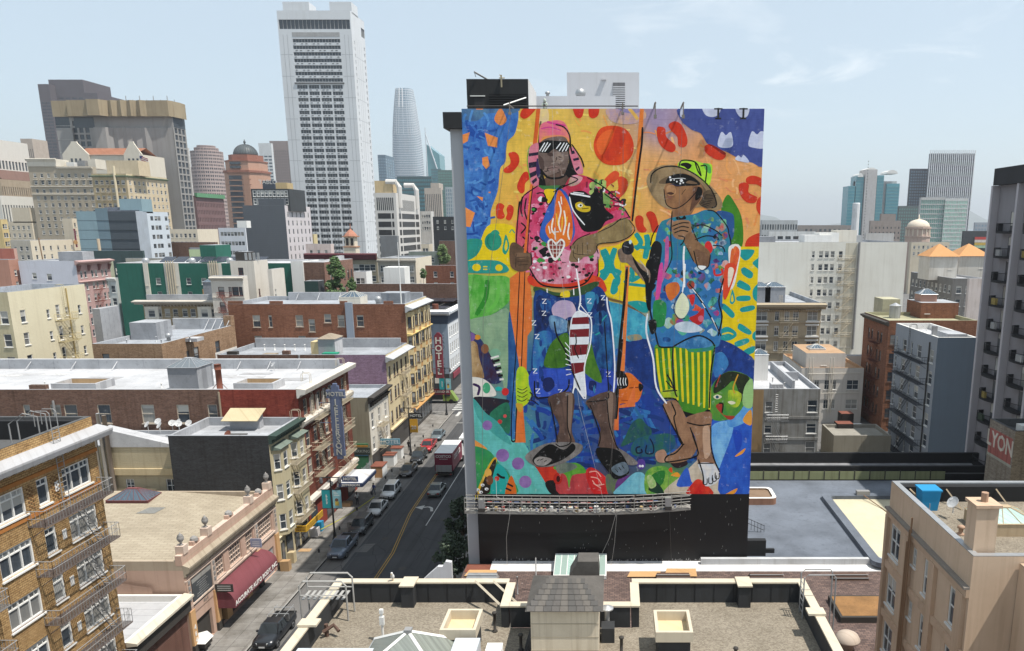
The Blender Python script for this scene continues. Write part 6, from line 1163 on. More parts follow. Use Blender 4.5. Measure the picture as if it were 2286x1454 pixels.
# ---------------------------------------------------------------- parking deck right of the mural building
DECK=roofm('blue_grey_deck',(.155,.175,.21),.38,1.0,.6);PD=thing('parking_deck','blue grey coated roof deck with cream inset pan right of the mural','deck',(25,80,0))
bx9(PD,'deck_block',XR+.05,52,67.7,91,0,4.8,pl9('deck_wall',(.2,.2,.2)),DECK)
def rr_poly(x0,y0,x1,y1,r,n=4,sk=0):
 P=[]
 for cx,cy,a0 in((x1-r,y0+r,-90),(x1-r,y1-r,0),(x0+r,y1-r,90),(x0+r,y0+r,180)):
  for k in range(n+1):a=R(a0+90*k/n);P.append((cx+r*math.cos(a),cy+r*math.sin(a)))
 return P
o_,i_=rr_poly(24.2,66,45,85.2,1.0),rr_poly(25.1,66.9,44.1,84.2,.6)
mb=MB();n=len(o_)
for k in range(n):
 j=(k+1)%n
 for(z0,z1,A,B)in((5.25,5.25,o_,i_),):mb.q([(*A[k],z0),(*A[j],z0),(*B[j],z1),(*B[k],z1)])
 mb.q([(*o_[k],4.8),(*o_[j],4.8),(*o_[j],5.25),(*o_[k],5.25)]);mb.q([(*i_[j],4.82),(*i_[k],4.82),(*i_[k],5.25),(*i_[j],5.25)])
mb.b9('pan_rim',DECK,PD);mb=MB();mb.q([(x,y,4.83)for x,y in i_]);mb.b9('pan_floor',roofm('cream_pan',(.58,.53,.38),.15),PD)
mb=MB();mb.tube([(29,84.6,5.3),(30.2,81,4.88),(30.8,76,4.88),(32.2,69,4.88)],.06,5);mb.b9('conduit',pl9('brown_conduit',(.25,.16,.1)),PD);bx9(PD,'pump_box',28.3,29.8,84.3,84.9,5.2,5.75,IRON)
for k,(x,y)in enumerate(((30.6,80),(31.0,78.6),(31.8,75.4),(32.4,73),(33.1,72.4),(32.0,71))):mb=MB();mb.tube([(x,y,4.83),(x,y,5.15)],.05,5);mb.bar((x-.2,y,5.1),(x+.2,y,5.2),.06);mb.b9('fitting',RUST,PD)
o_,i_=rr_poly(12.9,82.4,18.6,86.3,.7),rr_poly(13.2,82.8,18.2,85.9,.5);mb=MB()
for k in range(len(o_)):j=(k+1)%len(o_);mb.q([(*o_[k],4.8),(*o_[j],4.8),(*o_[j],5.6),(*o_[k],5.6)]);mb.q([(*o_[k],5.6),(*o_[j],5.6),(*i_[j],5.6),(*i_[k],5.6)],1);mb.q([(*i_[j],5.3),(*i_[k],5.3),(*i_[k],5.6),(*i_[j],5.6)],2)
mb.q([(x,y,5.4)for x,y in i_],2);mb.b9('planter',[pl9('planter_brick',(.28,.15,.10)),WHT,pl9('planter_soil',(.22,.15,.10))],PD)
mb=MB()
for k in range(7):mb.box(XR+.3+k*.32,74.6,2.4+.0,XR+.6+k*.32,76,4.6-k*.3)
mb.b9('steps',pl9('step_grey',(.2,.2,.21)),PD);mb=MB()
for h in(.5,1.0):mb.bar((13.2,74.5,6.6-1+h),(15.6,74.5,4.9+h-.4),.05)
for k in range(8):mb.bar((13.2+k*.34,74.5,5.4-k*.12),(13.2+k*.34,74.5,6.65-k*.15),.04)
mb.b9('handrail',BLACK,PD);bx9(PD,'black_wall',XR+.06,14.6,68.6,69.2,4.7,6.4,BLACK);bx9(PD,'black_wall',XR+.4,15.6,69.3,69.6,4.7,5.2,BLACK)
FEN=pl9('fence_mesh_green',(.26,.28,.15),amt=.25);FD=thing('panel_fence','olive mesh panel fence with dark posts along the deck far edge','fence',(30,91.2,4.8))
for k in range(15):X=13.0+k*1.9;bx9(FD,'panel',X+.06,X+1.84,91.1,91.16,4.9,5.95,FEN);bx9(FD,'post',X-.05,X+.05,91.05,91.2,4.8,6.05,DKF)
BP=thing('black_parapet_roof','low black parapet roof strip beyond the olive fence','roof',(30,94,0));bx9(BP,'roof_block',12.8,50,91.5,96.4,0,5.5,BLACK,RFD);bx9(BP,'parapet',12.8,50,92.0,92.4,5.5,6.35,BLACK);bx9(BP,'parapet',12.8,50,95.9,96.3,5.5,6.9,BLACK);bx9(BP,'gravel_strip',12.9,49,93,95.8,5.5,5.56,roofm('gravel_dark',(.24,.24,.25),.4,4))
# ---------------------------------------------------------------- tan house at the lower right
TAN=pl9('tan_stucco',(.62,.46,.33),amt=.2);TAN2=pl9('tan_stucco_dark',(.56,.40,.28),amt=.2);GRV=gravel('roof_gravel',(.30,.26,.20),(.17,.14,.105))
zs=[16.2,12.95,9.7,6.4]
NF=[(44.5-y,z,1.45,2.05)for z in zs for y in(43.2,38.1,34.9)]+[(44.5-40.2,z+.9,.55,1.1)for z in zs]
root,fc=bd9('tan_house','tan stucco house with tall white sash windows and gravel roof at lower right',17,46,33.6,44.5,20.7,TAN,GRV,NF=NF,par=1.0,pt=.35,cap=STEEL,ws=dict(nx=2,rails=(.5,),fw=.09,sill=True),depth=.14)
f=fc['N']
for u in(-.0,3.6,7.0,10.3):mb=MB();f.box(mb,max(0,u-.35),u+.35,0,18.6,.004,.22);mb.b9('pilaster',TAN2,root)
for z in[18.55,15.3,12.05,8.8]:
 mb=MB();f.box(mb,0,10.9,z,z+.42,.003,.17);mb.b9('spandrel',TAN2,root)
mb=MB();f.box(mb,0,10.9,18.98,19.1,.003,.3);mb.b9('string_course',pl9('grey_course',(.26,.23,.2)),root)
for(u,r_)in((3.75,.07),(3.95,.05),(4.15,.05)):mb=MB();mb.tube([f.p(u,2,.3),f.p(u,12,.3),f.p(u+.1,18.4+(u-3.75)*4,.3)],r_,6);mb.b9('conduit',pl9('conduit_brown',(.28,.17,.10)),root)
zr=19.7
bx9(root,'upstand',17.4,45.6,43.6,44.1,zr,20.65,pl9('black_membrane',(0,0,0)));
bx9(root,'chimney',17.25,18.3,34.2,35.2,12,22.9,TAN);bx9(root,'chimney_cap',17.15,18.4,34.1,35.3,22.9,23.05,TAN2);mb=MB();mb.tube([(17.8,34.7,23),(17.8,34.7,23.5)],.17,8);mb.b9('chimney_pot',pl9('clay_pot',(.4,.26,.18)),root)
sk9(root,21.3,39.5,zr,3.0,2.4,.7,pl9('tan_curb',(.44,.34,.22)),up=.55,gl=gm_,n=3)
mb=MB();mb.tube([(17.9,40.9,zr),(17.9,40.9,zr+.9)],.03,5);mb.b9('mast',IRON,root);dish(root,19.3,41.0,zr+.3,.36,.6,200);dish(root,19.5,37.3,zr,.5,1.0,190,pl9('dish_dark',(.22,.22,.21)))
for(x,y)in((18.7,38.6),(19.2,38.2)):vent(root,x,y,zr,.12,.35,pl9('clay_pot',(0,0,0)))
braces(root,[((20.0,43.6,20.5),(20.4,42.2,zr)),((23,43.6,20.5),(23.3,42.2,zr)),((17.7,43.4,20.6),(18.6,42.6,zr))],pl9('weathered_wood',(.42,.33,.22)))
mb=MB();mb.hexa([(18.0,42.1,zr),(18.9,42.1,zr),(18.9,42.9,zr),(18.0,42.9,zr)],[(17.9,42.0,zr+1.2),(19.0,42.0,zr+1.2),(19.0,43.0,zr+1.2),(17.9,43.0,zr+1.2)]);mb.box(17.85,41.95,zr+1.2,19.05,43.05,zr+1.3);tag(mb.b9('blue_bin',pl9('bin_blue',(.02,.25,.50),bs=0)),'bright blue plastic bin on the tan house roof','bin')
root,fc=bd9('tan_wing','blank tan wing with wooden coping at the lower right corner',19.2,46,10,33.55,20.35,TAN,pl9('black_membrane',(0,0,0)),par=.9,pt=.3,cap=pl9('wood_coping',(.45,.34,.24),amt=.3))
# ---------------------------------------------------------------- right side houses
x0,x1,y0,y1,z1=dims(2267,2420,963.6,76,2211,None,'R');BKG=brick('weathered_block',(.30,.27,.235),(.26,.235,.20),(.2,.18,.16),.4,.2)
root,fc=bd9('painted_sign_house','weathered block house with faded red painted wall sign at right edge',x0,x1,y0,y1,z1,{'W':brick('pale_tan_brick',(.42,.34,.23),(.36,.29,.19),(.25,.2,.15)),'N':BKG},RFD,W=[(3.0,z1-6,1.6,2.2),(3.0,z1-9.5,1.6,2.2)],par=.8,ws=dict(fmat=BRN,nx=2));f=fc['N'];dy=y1-y0
mb=MB();f.box(mb,.2,dy-.3,z1-3.7,z1-.9,.003,.02);o=mb.b9('painted_panel',pl9('faded_red',(.33,.11,.10),amt=.5),root);lt9(o,'LYON',2.4,pl9('faded_white',(.52,.49,.44),amt=.4,bs=0),tface(f,dy*.48,z1-2.1,.03),sx=dy*.88/5.4,bold=.05);mb=MB();f.box(mb,.1,dy-.1,z1-4.0,z1-3.7,.003,.03);mb.b9('panel_border',pl9('grey_green_paint',(.3,.31,.27)),root);bx9(root,'roof_box',x0+1.2,x0+3,y0+1,y0+2.2,z1-.8,z1+.3,WHT)
# dark balcony tower
TW=pl9('tower_grey_stucco',(.24,.23,.245),amt=.08,bs=0);x0,x1,y0,y1,z1=dims(2300,2600,640,84,2206,None,'R');x0=46.9;y0,y1,z1=60,98,42.9
root=thing('balcony_tower','tall dark grey tower with stacked curved balconies at the right edge','building',(55,80,0));bx9(root,'wall',x0+.9,75,y0,y1,0,z1-1.9,TW,RFD);bx9(root,'crown',x0-.1,75.2,y0-.1,y1-.6,z1-2,z1,pl9('crown_black',(.03,.03,.033)));f=Face(x0+.9,y1,-90)
for u in(0,6.2,12.6,19.0,25.4):mb=MB();f.box(mb,u,u+.45,0,z1-2.02,.003,.9);mb.b9('fin',pl9('fin_white',(.42,.40,.42),amt=.06,bs=0),root)
DGB=pl9('balcony_iron',(.025,.025,.028),bs=0);BMC={}
for ci,u in enumerate((3.9,10.2,16.6)):
 for k in range(14):
  z=z1-7.6-2.95*k
  if z<1:continue
  fm=f.mat(u,z)
  if 'b' not in BMC:
   mb=MB();P=[(-1.9,0),(-1.9,-.5)]+[(1.9*math.cos(R(180-a)),-.5-.75*math.sin(R(a)))for a in range(15,180,15)]+[(1.9,-.5),(1.9,0)];mb.hexa([(x,y,-.18)for x,y in P],[(x,y,0)for x,y in P]);BMC['b']=mb.mesh('balcony',DGB)
   rb=MB();
   for h in(.08,1.0):rb.tube([(x,y,h)for x,y in P],.035,4)
   for(xa,ya),(xb,yb)in zip(P,P[1:]):
    nn=max(1,int(math.hypot(xb-xa,yb-ya)/.13))
    for q in range(nn):t=q/nn;rb.bar((xa+(xb-xa)*t,ya+(yb-ya)*t,0),(xa+(xb-xa)*t,ya+(yb-ya)*t,1.0),.02)
   rb.box(-1.95,-.55,0,-1.75,.0,1.05);BMC['r']=rb.mesh('railing',DGB)
   gb=MB();gb.box(.1,-.04,0,2.3,-.01,2.3);BMC['g']=gb.mesh('glass_door',GL)
   db=MB();db.box(-.02,-.05,0,.09,-.006,2.4);db.box(2.3,-.05,0,2.4,-.006,2.4);db.box(1.15,-.06,0,1.25,-.02,2.3);BMC['d']=db.mesh('door_surround',pl9('door_dark',(.09,.09,.1),bs=0))
  b_=link(bpy.data.objects.new('balcony',BMC['b']),root,fm)
  for kk in('r','g','d'):link(bpy.data.objects.new({'r':'railing','g':'glass_door','d':'door_surround'}[kk],BMC[kk]),b_,fm)
  rr=random.Random(ci*31+k)
  if rr.random()<.45:c_=rr.choice([(.5,.5,.5),(.45,.33,.08),(.3,.3,.32),(.06,.1,.06)]);mb=MB();q=rr.uniform(-1.2,.2);mb.box(q,-1.05,.05,q+rr.uniform(.7,1.3),-.75,.85);link(bpy.data.objects.new('balcony_clutter',mb.mesh('balcony_clutter',flat('clutter_%d'%int(c_[0]*100),c_))),b_,fm)
# blue flank hotel
x0,x1,y0,y1,z1=dims(2094,2182,754,106,2001,None,'R');dy=y1-y0;BF=siding('steel_blue_boards',(.085,.118,.158),.22,.08)
zs=rows(z1,3.9,3.1,6)
root,fc=bd9('blue_flank_hotel','grey hotel with steel blue boarded flank and black fire escape balconies',x0,x1,y0,y1,z1,{'W':BF,'N':pl9('cool_grey_stucco',(.28,.30,.33),amt=.08),'S':BF},RFW,NF=[(dy*t,z,w_,1.9)for z in zs for t,w_ in((.05,.8),(.26,1.5),(.44,.7),(.62,1.6),(.90,1.4))],par=.9,cap=WHT,ws=dict(nx=1));f=fc['N']
fe9(root,f,dy*.12,dy*.82,[z-.35 for z in zs],BLACK,1.1,.9,(dy*.3,dy*.5),True,.3,pl9('dark_blue_grate',(.05,.06,.08)),fine=False);gooseneck(root,f,dy*.42,zs[0],z1+.7,BLACK);mb=MB();mb.tube([f.p(dy*.86,1,.15),f.p(dy*.86,z1-1,.15)],.1,6);mb.b9('downpipe',DKF,root)
bx9(root,'roof_box',x1-3.2,x1-.5,y0+2,y0+6,z1-.9,z1+.2,RFS);bx9(root,'flue',x0+.3,x0+.9,y0+2.5,y0+3.1,z1-.9,z1+1.3,STEEL);braces(root,[((x0+(x1-x0)*t,y1-.4,z1-.05),(x0+(x1-x0)*t+.3,y1-2,z1-.9))for t in(.25,.7)])
# brick hotel behind
x0,x1,y0,y1,z1=dims(1985,2182,716,132,1930,None,'R');dy=y1-y0;zs=rows(z1,4.3,3.3,5);BKO=brick('orange_brick',(.34,.15,.08),(.28,.12,.065),(.2,.12,.09))
root,fc=bd9('orange_brick_hotel','orange brown brick hotel with mossy flat roof and dark overhanging cornice',x0,x1,y0,y1,z1,{'W':BKO,'N':BK_R},roofm('mossy_roof',(.40,.38,.25),.35),NF=[(dy*t,z,.9,1.8)for z in zs for t in(.25,.38,.62,.75)],W=[(u,z,.95,1.8)for z in zs for u in(.9,2.2)],par=.6,ws=dict(fmat=BRN));cn9(root,fc['N'],-.2,dy+.2,z1-1.0,STDC,DKF);fe9(root,fc['N'],dy*.45,dy*.72,[z-.3 for z in zs],pl9('dark_red_iron',(.12,.04,.03),bs=0),1.0,.9,bars=.35,fine=False)
bx9(root,'brick_penthouse',x0+8.6,x0+15.5,y0+8,y0+15,z1-.6,z1+2.3,BK_R,RFS);bx9(root,'pink_block',x0+9.2,x0+12.2,y0+10,y0+13,z1+2.2,z1+3.6,pl9('salmon_block',(.45,.26,.2)));sk9(root,x0+10.7,y0+11.5,z1+3.6,3.2,3.4,.05,STEEL,up=.9);mb=MB();mb.lathe(x0+4.2,y0+9,[(1,z1-.6),(1,z1+1.6),(1.1,z1+1.7),(.1,z1+2.2)],14);mb.b9('water_tank',STEEL,root);bx9(root,'mossy_hut',x0+3.6,x0+6.9,y0+14,y0+19,z1-.6,z1+2.4,roofm('mossy_wall',(.5,.47,.33),.35));window(root,Face(x0+8.6,y0+8,0),1.2,z1+.3,.9,1.4)
# grey concrete, white and tan houses
x0,x1,y0,y1,z1=dims(1660,1832,869,112,1655,None,'R');W0=x1-x0;CGR=pl9('bare_concrete',(.27,.27,.26),amt=.45,scale=1.2)
def wx(u,v,Y):return at(u,v,Y=Y).x-x0
zs=[at(1715,v,Y=112).z for v in(921,968,1014)]
root,fc=bd9('bare_concrete_house','bare grey concrete house with bright white roof and steel fire escape',x0,x1,y0,y0+24,z1,CGR,RFW,W=[(wx(1716,921,112),z,1.1,1.7)for z in zs]+[(wx(1813,921,112),z,1.5,2.0)for z in zs],par=.7,cap=RFS);f=fc['W']
mb=MB();f.box(mb,0,wx(1704,900,112),0,z1-.1,.003,.05);mb.b9('brown_flank',pl9('brown_flank',(.30,.20,.10)),root)
fe9(root,f,wx(1708,935,112),wx(1757,935,112),[at(1730,v,Y=112).z for v in(936,983,1026)],STEEL,1.0,.9,(wx(1722,950,112),wx(1742,950,112)),False,.3,fine=False);gooseneck(root,f,wx(1733,900,112),zs[0],z1+.4,STEEL)
for z in zs:mb=MB();f.box(mb,wx(1745,940,112),W0,z-1.0,z-.6,.003,.12);mb.b9('ledge',CGR,root)
zr=z1-.7;bx9(root,'tower_hut',x0+3.0,x0+5.6,y0+10,y0+13,zr,zr+4.2,WHT);sk9(root,x0+4.3,y0+11.5,zr+4.2,2.8,3,.05,STEEL,up=.7);bx9(root,'white_box',x0+4.6,x0+6.4,y0+2,y0+3.6,zr,zr+1.0,RFW);bx9(root,'parapet_wall',x0+8,x0+8.4,y0+3,y0+20,zr,zr+1.4,RFS);bx9(root,'parapet_wall',x0+8.4,x0+10.6,y0+10,y0+10.4,zr,zr+1.4,RFS)
for(x,y)in((7,4),(9,6),(6,8)):vent(root,x0+x,y0+y,zr,.1,.8)
x0,x1,y0,y1,z1=dims(1790,1929,822,138,1785,None,'R');W0=x1-x0;WH2=pl9('warm_white_house',(.62,.58,.53),amt=.12);zs=[at(1850,v,Y=138).z for v in(870,913)]
root,fc=bd9('white_pipe_house','white house with outside pipes and tan flat roof behind the concrete house',x0,x1,y0,y0+16,z1,WH2,pl9('tan_deck',(.42,.27,.16)),W=[(wx(u,880,138),z,w_,1.8)for z in zs for u,w_ in((1822,.9),(1845,1.0),(1861,.7),(1902,2.2))],par=.5,ws=dict(nx=2));f=fc['W'];bx9(root,'raised_block',x0+1,x0+W0*.72,y0+1,y0+12,z1-.5,z1+2.6,WH2,pl9('tan_deck',(0,0,0)));sk9(root,x0+W0*.35,y0+6,z1+2.6,3,3,.3,WHT,up=.6);window(root,Face(x0+1,y0+1,0),wx(1842,820,138)-1,z1+.3,1.0,1.8)
for t in(.12,.17,.45,.5):mb=MB();mb.tube([f.p(W0*t,2,.2),f.p(W0*t,z1+2,.2)],.09,6);mb.b9('outside_pipe',CRH,root)
for z in(zs[0]-.7,zs[0]+3):mb=MB();mb.tube([f.p(W0*.1,z,.25),f.p(W0*.95,z+.2,.25)],.06,5);mb.b9('outside_pipe',CRH,root)
x0,x1,y0,y1,z1=dims(1670,1834,676,160,1665,None,'R');W0=x1-x0;TNS=pl9('tan_rusticated',(.40,.33,.23),amt=.15);zs=[at(1750,v,Y=160).z for v in(716,749,783)]
root,fc=bd9('ornate_tan_hotel','ornate tan stone hotel with bracketed cornice right of the mural',x0,x1,y0,y0+30,z1,TNS,RFG,W=[(wx(u,720,160),z,w_,2.0)for z in zs for u,w_ in((1700,2.3),(1734,.9),(1756,1.0),(1776,1.2),(1813,2.1))],par=.9,ws=dict(nx=2));f=fc['W'];cn9(root,f,-.3,W0+.9,z1-1.4,[(.003,0),(.4,.1),(.6,.5),(1.3,.6),(1.4,1.1),(.003,1.3)],TNS);brackets(root,f,even(.2,W0,34),z1-1.9,TNS,.25,.5,.9);fe9(root,f,wx(1738,720,160),wx(1780,720,160),[z-.3 for z in zs],CREAMIRON,1.1,.95,(wx(1746,720,160),wx(1770,720,160)),True,.3,fine=False);gooseneck(root,f,wx(1742,700,160),zs[0],z1+1.5,CREAMIRON)
for z in zs:
 mb=MB();f.box(mb,0,W0,z-.5,z-.25,.003,.2);mb.b9('string_course',TNS,root)
 for u in(1700,1813):mb=MB();c=wx(u,720,160);f.box(mb,c-1.4,c+1.4,z-.35,z-.05,.2,.5);f.box(mb,c-1.4,c+1.4,z+2.1,z+2.4,.003,.3);mb.b9('window_hood',WHT,root)
for t in(.12,.33):bx9(root,'roof_hut',x0+W0*t,x0+W0*t+4.4,y0+8,y0+13,z1-.9,z1+2.6,RFS);sk9(root,x0+W0*t+2.2,y0+10.5,z1+2.6,4.6,5.2,.05,STEEL,up=.9)
# large white house with fire escapes
x0,x1,y0,y1,z1=dims(1660,2026,541,188,1655,None,'R');W0=x1-x0;WW_=pl9('chalk_white_brick',(.72,.70,.63),amt=.12,scale=.6);zs=[at(1850,576+28.4*k,Y=188).z for k in range(9)]
root,fc=bd9('chalk_white_apartments','large chalk white apartment block with a column of windows and pipes',x0,x1,y0,y0+40,z1,WW_,RFS,W=[(wx(u,600,188),z,1.0 if u>1820 else.7,1.6)for z in zs for u in(1814,1831,1844,1857,1875,1890,1904)],par=.5);f=fc['W']
mb=MB();mb.tube([f.p(wx(1911,650,188),6,.3),f.p(wx(1911,650,188),z1,.3)],.3,8);mb.b9('dark_downpipe',IRON,root);mb=MB();a_,b_=wx(1803,600,188),wx(1907,600,188);f.box(mb,b_-2.4,b_+.3,4,z1-.2,.003,.02);mb.b9('recess_wall',pl9('recess_cream',(.56,.52,.42)),root)
fe9(root,f,wx(1868,600,188),wx(1906,600,188),[z-.4 for z in zs[:7]],CREAMIRON,1.1,.95,bars=.4,fine=False)
for k,(t,w_,h,m_)in enumerate(((.42,7,1.6,WHT),(.52,5,2.2,WHT),(.64,5,2.8,CRH),(.1,6,1.2,RFS),(.72,4,1.5,STEEL))):bx9(root,'roof_plant',x0+W0*t,x0+W0*t+w_,y0+8+k,y0+14+k,z1-.5,z1+h,m_)
fl9('olive_low_house','low olive house with grey roof and rusty vents between white and blue houses',1862,1990,973,112,1835,pl9('olive_grey_wall',(.30,.27,.21),amt=.2),rf=roofm('olive_roof',(.30,.28,.24),.25),side='R')
for i,(u0,u1,v,h)in enumerate(((1870,1905,955,2.0),(1900,1930,960,1.4),(1878,1906,932,2.4))):
 a=at(u0,v,Y=118+i*2);b=at(u1,v,Y=118+i*2);bx9(tag(thing('rooftop_vent','',''),['rusty black double vent housing on the olive low roof','rusty white topped vent housing beside the double vent','black stained chimney behind the rusty vents'][i],'vent',a),'housing',a.x,b.x,a.y,a.y+2,a.z-h*1.2,a.z+.6,pl9('rust_black',(.035,.028,.025),amt=.3),[RUST,WHT,RUST][i])
fl9('white_row_roof','bright white flat roof with vents beyond the white pipe house',1840,1932,795,150,1835,WH2,rf=RFW,side='R');fl9('dark_hotel','dark grey hotel with many windows below the orange roofed huts',2128,2200,622,205,2034,pl9('dark_grey_stone',(.16,.155,.15)),pl9('dark_grey_stone',(0,0,0)),cols=3,scols=10,pitch=3.5,n=7,ww=1.4,wh=2,first=4,side='R')
ORT=pl9('orange_tile',(.50,.25,.10),amt=.1,bs=0)
for i,(u,v,Y,w_,lb)in enumerate(((2108,573,215,7.8,'left cream rooftop hut with orange pyramid roof'),(2176,572,222,8.6,'right cream rooftop hut with orange pyramid roof'))):
 p=at(u,v,Y=Y);root=thing('orange_roof_hut',lb,'hut',(p.x,Y,p.z),'orange roofed huts on the dark hotel');bx9(root,'wall',p.x-w_/2,p.x+w_/2,Y,Y+w_,p.z-6.5,p.z,pl9('hut_cream',(.56,.53,.48)));mb=MB();q=w_/2+.5;mb.hexa([(p.x-q,Y-.5,p.z),(p.x+q,Y-.5,p.z),(p.x+q,Y+w_+.5,p.z),(p.x-q,Y+w_+.5,p.z)],[(p.x-.1,Y+w_/2,p.z+3.4),(p.x+.1,Y+w_/2,p.z+3.4),(p.x+.1,Y+w_/2+.2,p.z+3.4),(p.x-.1,Y+w_/2+.2,p.z+3.4)]);mb.b9('roof',ORT,root);window(root,Face(p.x-w_/2,Y,0),w_*.75,p.z-3.5,1,1.5,depth=.02)
fl9('pink_white_house','pale pink blank house beside the balcony tower',2165,2210,622,172,2160,pl9('pale_pink2',(.60,.53,.50)),rf=RFW,side='R')
# skyline right
p=at(2063,545,Y=420);X,Yc=p.x,430;s_=420/1.02/F;root=thing('cream_domed_tower','cream stone dome with lantern and columns before the green glass block','tower',(X,Yc,0));DS=pl9('dome_cream',(.62,.54,.44),amt=.12,bs=0);DM=pl9('dome_pinkish',(.50,.38,.32),bs=0)
def zd(v):return at(2063,v,Y=420).z
mb=MB();mb.lathe(X,Yc,[(27*s_,0),(27*s_,zd(530)),(28.5*s_,zd(530)),(28.5*s_,zd(527)),(25*s_,zd(527)),(25*s_,zd(512)),(28*s_,zd(511)),(28*s_,zd(507))],16);mb.b9('drum',DM,root)
mb=MB();mb.lathe(X,Yc,[(25*s_*math.cos(k/8*1.45),zd(508)+18*s_*math.sin(k/8*1.45))for k in range(9)]+[(2.2*s_,zd(489)),(2.2*s_,zd(485)),(.3*s_,zd(478))],24);mb.sm=True;mb.b9('dome',DS,root)
for k in range(16):a_=2*math.pi*k/16;mb=MB();mb.tube([(X+25.5*s_*math.cos(a_),Yc+25.5*s_*math.sin(a_),zd(527)),(X+25.5*s_*math.cos(a_),Yc+25.5*s_*math.sin(a_),zd(512))],.35,6);mb.b9('column',DS,root)
fl9('dome_base_block','cream block with small windows under the stone dome',2035,2120,541,415,2030,SAND,cols=8,n=2,side='R')
def rt9(name,label,uL,uR,vt,Y,mat,W=None,NF=None,gm=None,v=450,u2=None):return tower(name,label,uL,uR,v,Y,u2 or uL-3,vt,mat,W,NF,'R',gm=gm)
r_,f_,d_=rt9('teal_hotel_tower','pale stone and teal glass hotel tower with rounded shoulders',1906,1998,405,1000,pl9('pale_stone',(.48,.46,.45),bs=0),None,None,v=460,u2=1902);W0=d_[1]-d_[0];TG=glassm('teal_hotel_glass',(.04,.17,.21),(.09,.3,.35),.3,.15)
for i,(a,b,zt_)in enumerate(((-.18,-.02,-6),(.0,.18,6),(.50,.66,7),(.74,1.05,-3))):
 o=bx9(r_,'glass_bay',d_[0]+W0*a,d_[0]+W0*b,d_[2]-4,d_[2]+20,0,d_[4]+zt_,TG);f2=Face(d_[0]+W0*a,d_[2]-4,0);mb=MB()
 for k in range(26):f2.box(mb,0,W0*(b-a),8+k*4,8.7+k*4,.01,.3)if 8.7+k*4<d_[4]+zt_ else None
 stuff(mb.b9('spandrels',pl9('pale_teal',(.14,.32,.34),bs=0),o))
bx9(r_,'stone_shaft',d_[0]+W0*.2,d_[0]+W0*.48,d_[2]-6,d_[2]+20,0,d_[4]+14,pl9('pale_stone',(0,0,0)))
for(a,b,h)in((.02,.16,8),(.2,.48,15),(.70,.98,12)):mb=MB();w_=W0*(b-a)/2;cx=d_[0]+W0*(a+b)/2;P=[(-w_,0),(-w_*.8,2.5),(-w_*.4,4),(0,4.5),(w_*.4,4),(w_*.8,2.5),(w_,0)];mb.hexa([(cx+x,d_[2]-5,d_[4]+h-3+z)for x,z in P],[(cx+x,d_[2]+20,d_[4]+h-3+z)for x,z in P]);mb.b9('curved_cap',WHT,r_)
for k in range(30):mb=MB();Face(d_[0],d_[2]-6,0).box(mb,W0*.24,W0*.255,10+k*3.6,11.6+k*3.6,.01,.1);mb.b9('slot_window',DKF,r_)if k%1==0 else None
mb=MB();p=at(1909,500,Y=640);mb.lathe(p.x,640,[(3.2,0),(3.0,at(1909,455,Y=640).z),(2.6,at(1909,453,Y=640).z)],12);o=mb.b9('white_stack',pl9('stack_white',(.66,.67,.68),bs=0));tag(o,'smooth white chimney stack before the teal hotel','chimney')
r_,f_,d_=rt9('striped_glass_tower','dark glass tower with white vertical stripes and rounded corners',2070,2168,343,980,pl9('tower_dark_glass',(.06,.075,.10),rough=.2,bs=0),v=430);W0=d_[1]-d_[0];mb=MB()
for k in range(23):f_['W'].box(mb,W0*k/22-.45,W0*k/22+.45,5,d_[4]+4,.01,.9)
stuff(mb.b9('white_fins',pl9('fin_bright',(.70,.71,.73),bs=0),r_));mb=MB()
for k in range(28):f_['W'].box(mb,0,W0,6+k*4.3,7+k*4.3,.005,.25)
stuff(mb.b9('floor_lines',pl9('floor_line',(.16,.18,.21),bs=0),r_))
rt9('navy_grid_tower','navy gridded tower left of the striped glass tower',2028,2070,377,1010,pl9('navy_grid',(.045,.055,.075),bs=0),(8,24,.62,.6,2,20),gm=GB);rt9('slate_green_block','slate green checked block below the navy tower',2008,2056,460,900,pl9('slate_green',(.10,.13,.13),bs=0),(9,14,.6,.6,2,6),gm=GG)
r_,f_,d_=rt9('green_glass_block','pale green glass block with white concrete edges',2052,2106,441,780,pl9('pale_concrete',(.48,.48,.47),bs=0),(12,12,.85,.8,2,6),gm=GG,v=500,u2=2048);rt9('pale_green_block','light green glass wing with paler panes',2106,2156,443,778,pl9('light_concrete',(.55,.56,.55),bs=0),(14,14,.8,.72,2,6),gm=glassm('light_green_glass',(.26,.42,.34),(.5,.62,.55),.5,.2),v=500,u2=2105)
rt9('brown_step_block','brown grey stepped block under the teal hotel',1942,2010,493,520,pl9('brown_grey_block',(.30,.255,.23),bs=0),(8,5,.3,.4,3,20),v=520);rt9('grey_step_top','higher grey brown top block under the teal hotel',1965,1998,478,540,pl9('brown_grey_block',(0,0,0)),v=510)
rt9('white_flat_office','white flat office with parking floors left above the chalk white block',1716,1820,517,330,pl9('white_office',(.62,.63,.63),bs=0),(6,2,.7,.5,1,25),gm=GLD,v=530);rt9('grey_terrace_office','grey stepped office with roof pavilions above the white flat office',1700,1780,492,520,pl9('terrace_grey',(.42,.44,.45),bs=0),(14,2,.6,.5,1,25),v=510);rt9('dark_low_hall','dark low hall with sign band beside the balcony tower',2150,2210,516,480,pl9('dark_hall',(.05,.055,.06),bs=0),v=530)
rt9('far_brown_row','far brown and grey low roofs on the horizon',1690,1900,503,900,pl9('far_brown',(.25,.22,.20),bs=0),(20,2,.5,.4,2,20),v=512);rt9('far_grey_office','far grey office at the foot of the balcony tower',2176,2230,497,1200,pl9('far_grey',(.30,.33,.37),bs=0),(8,5,.6,.5,2,10),gm=GB,v=510)
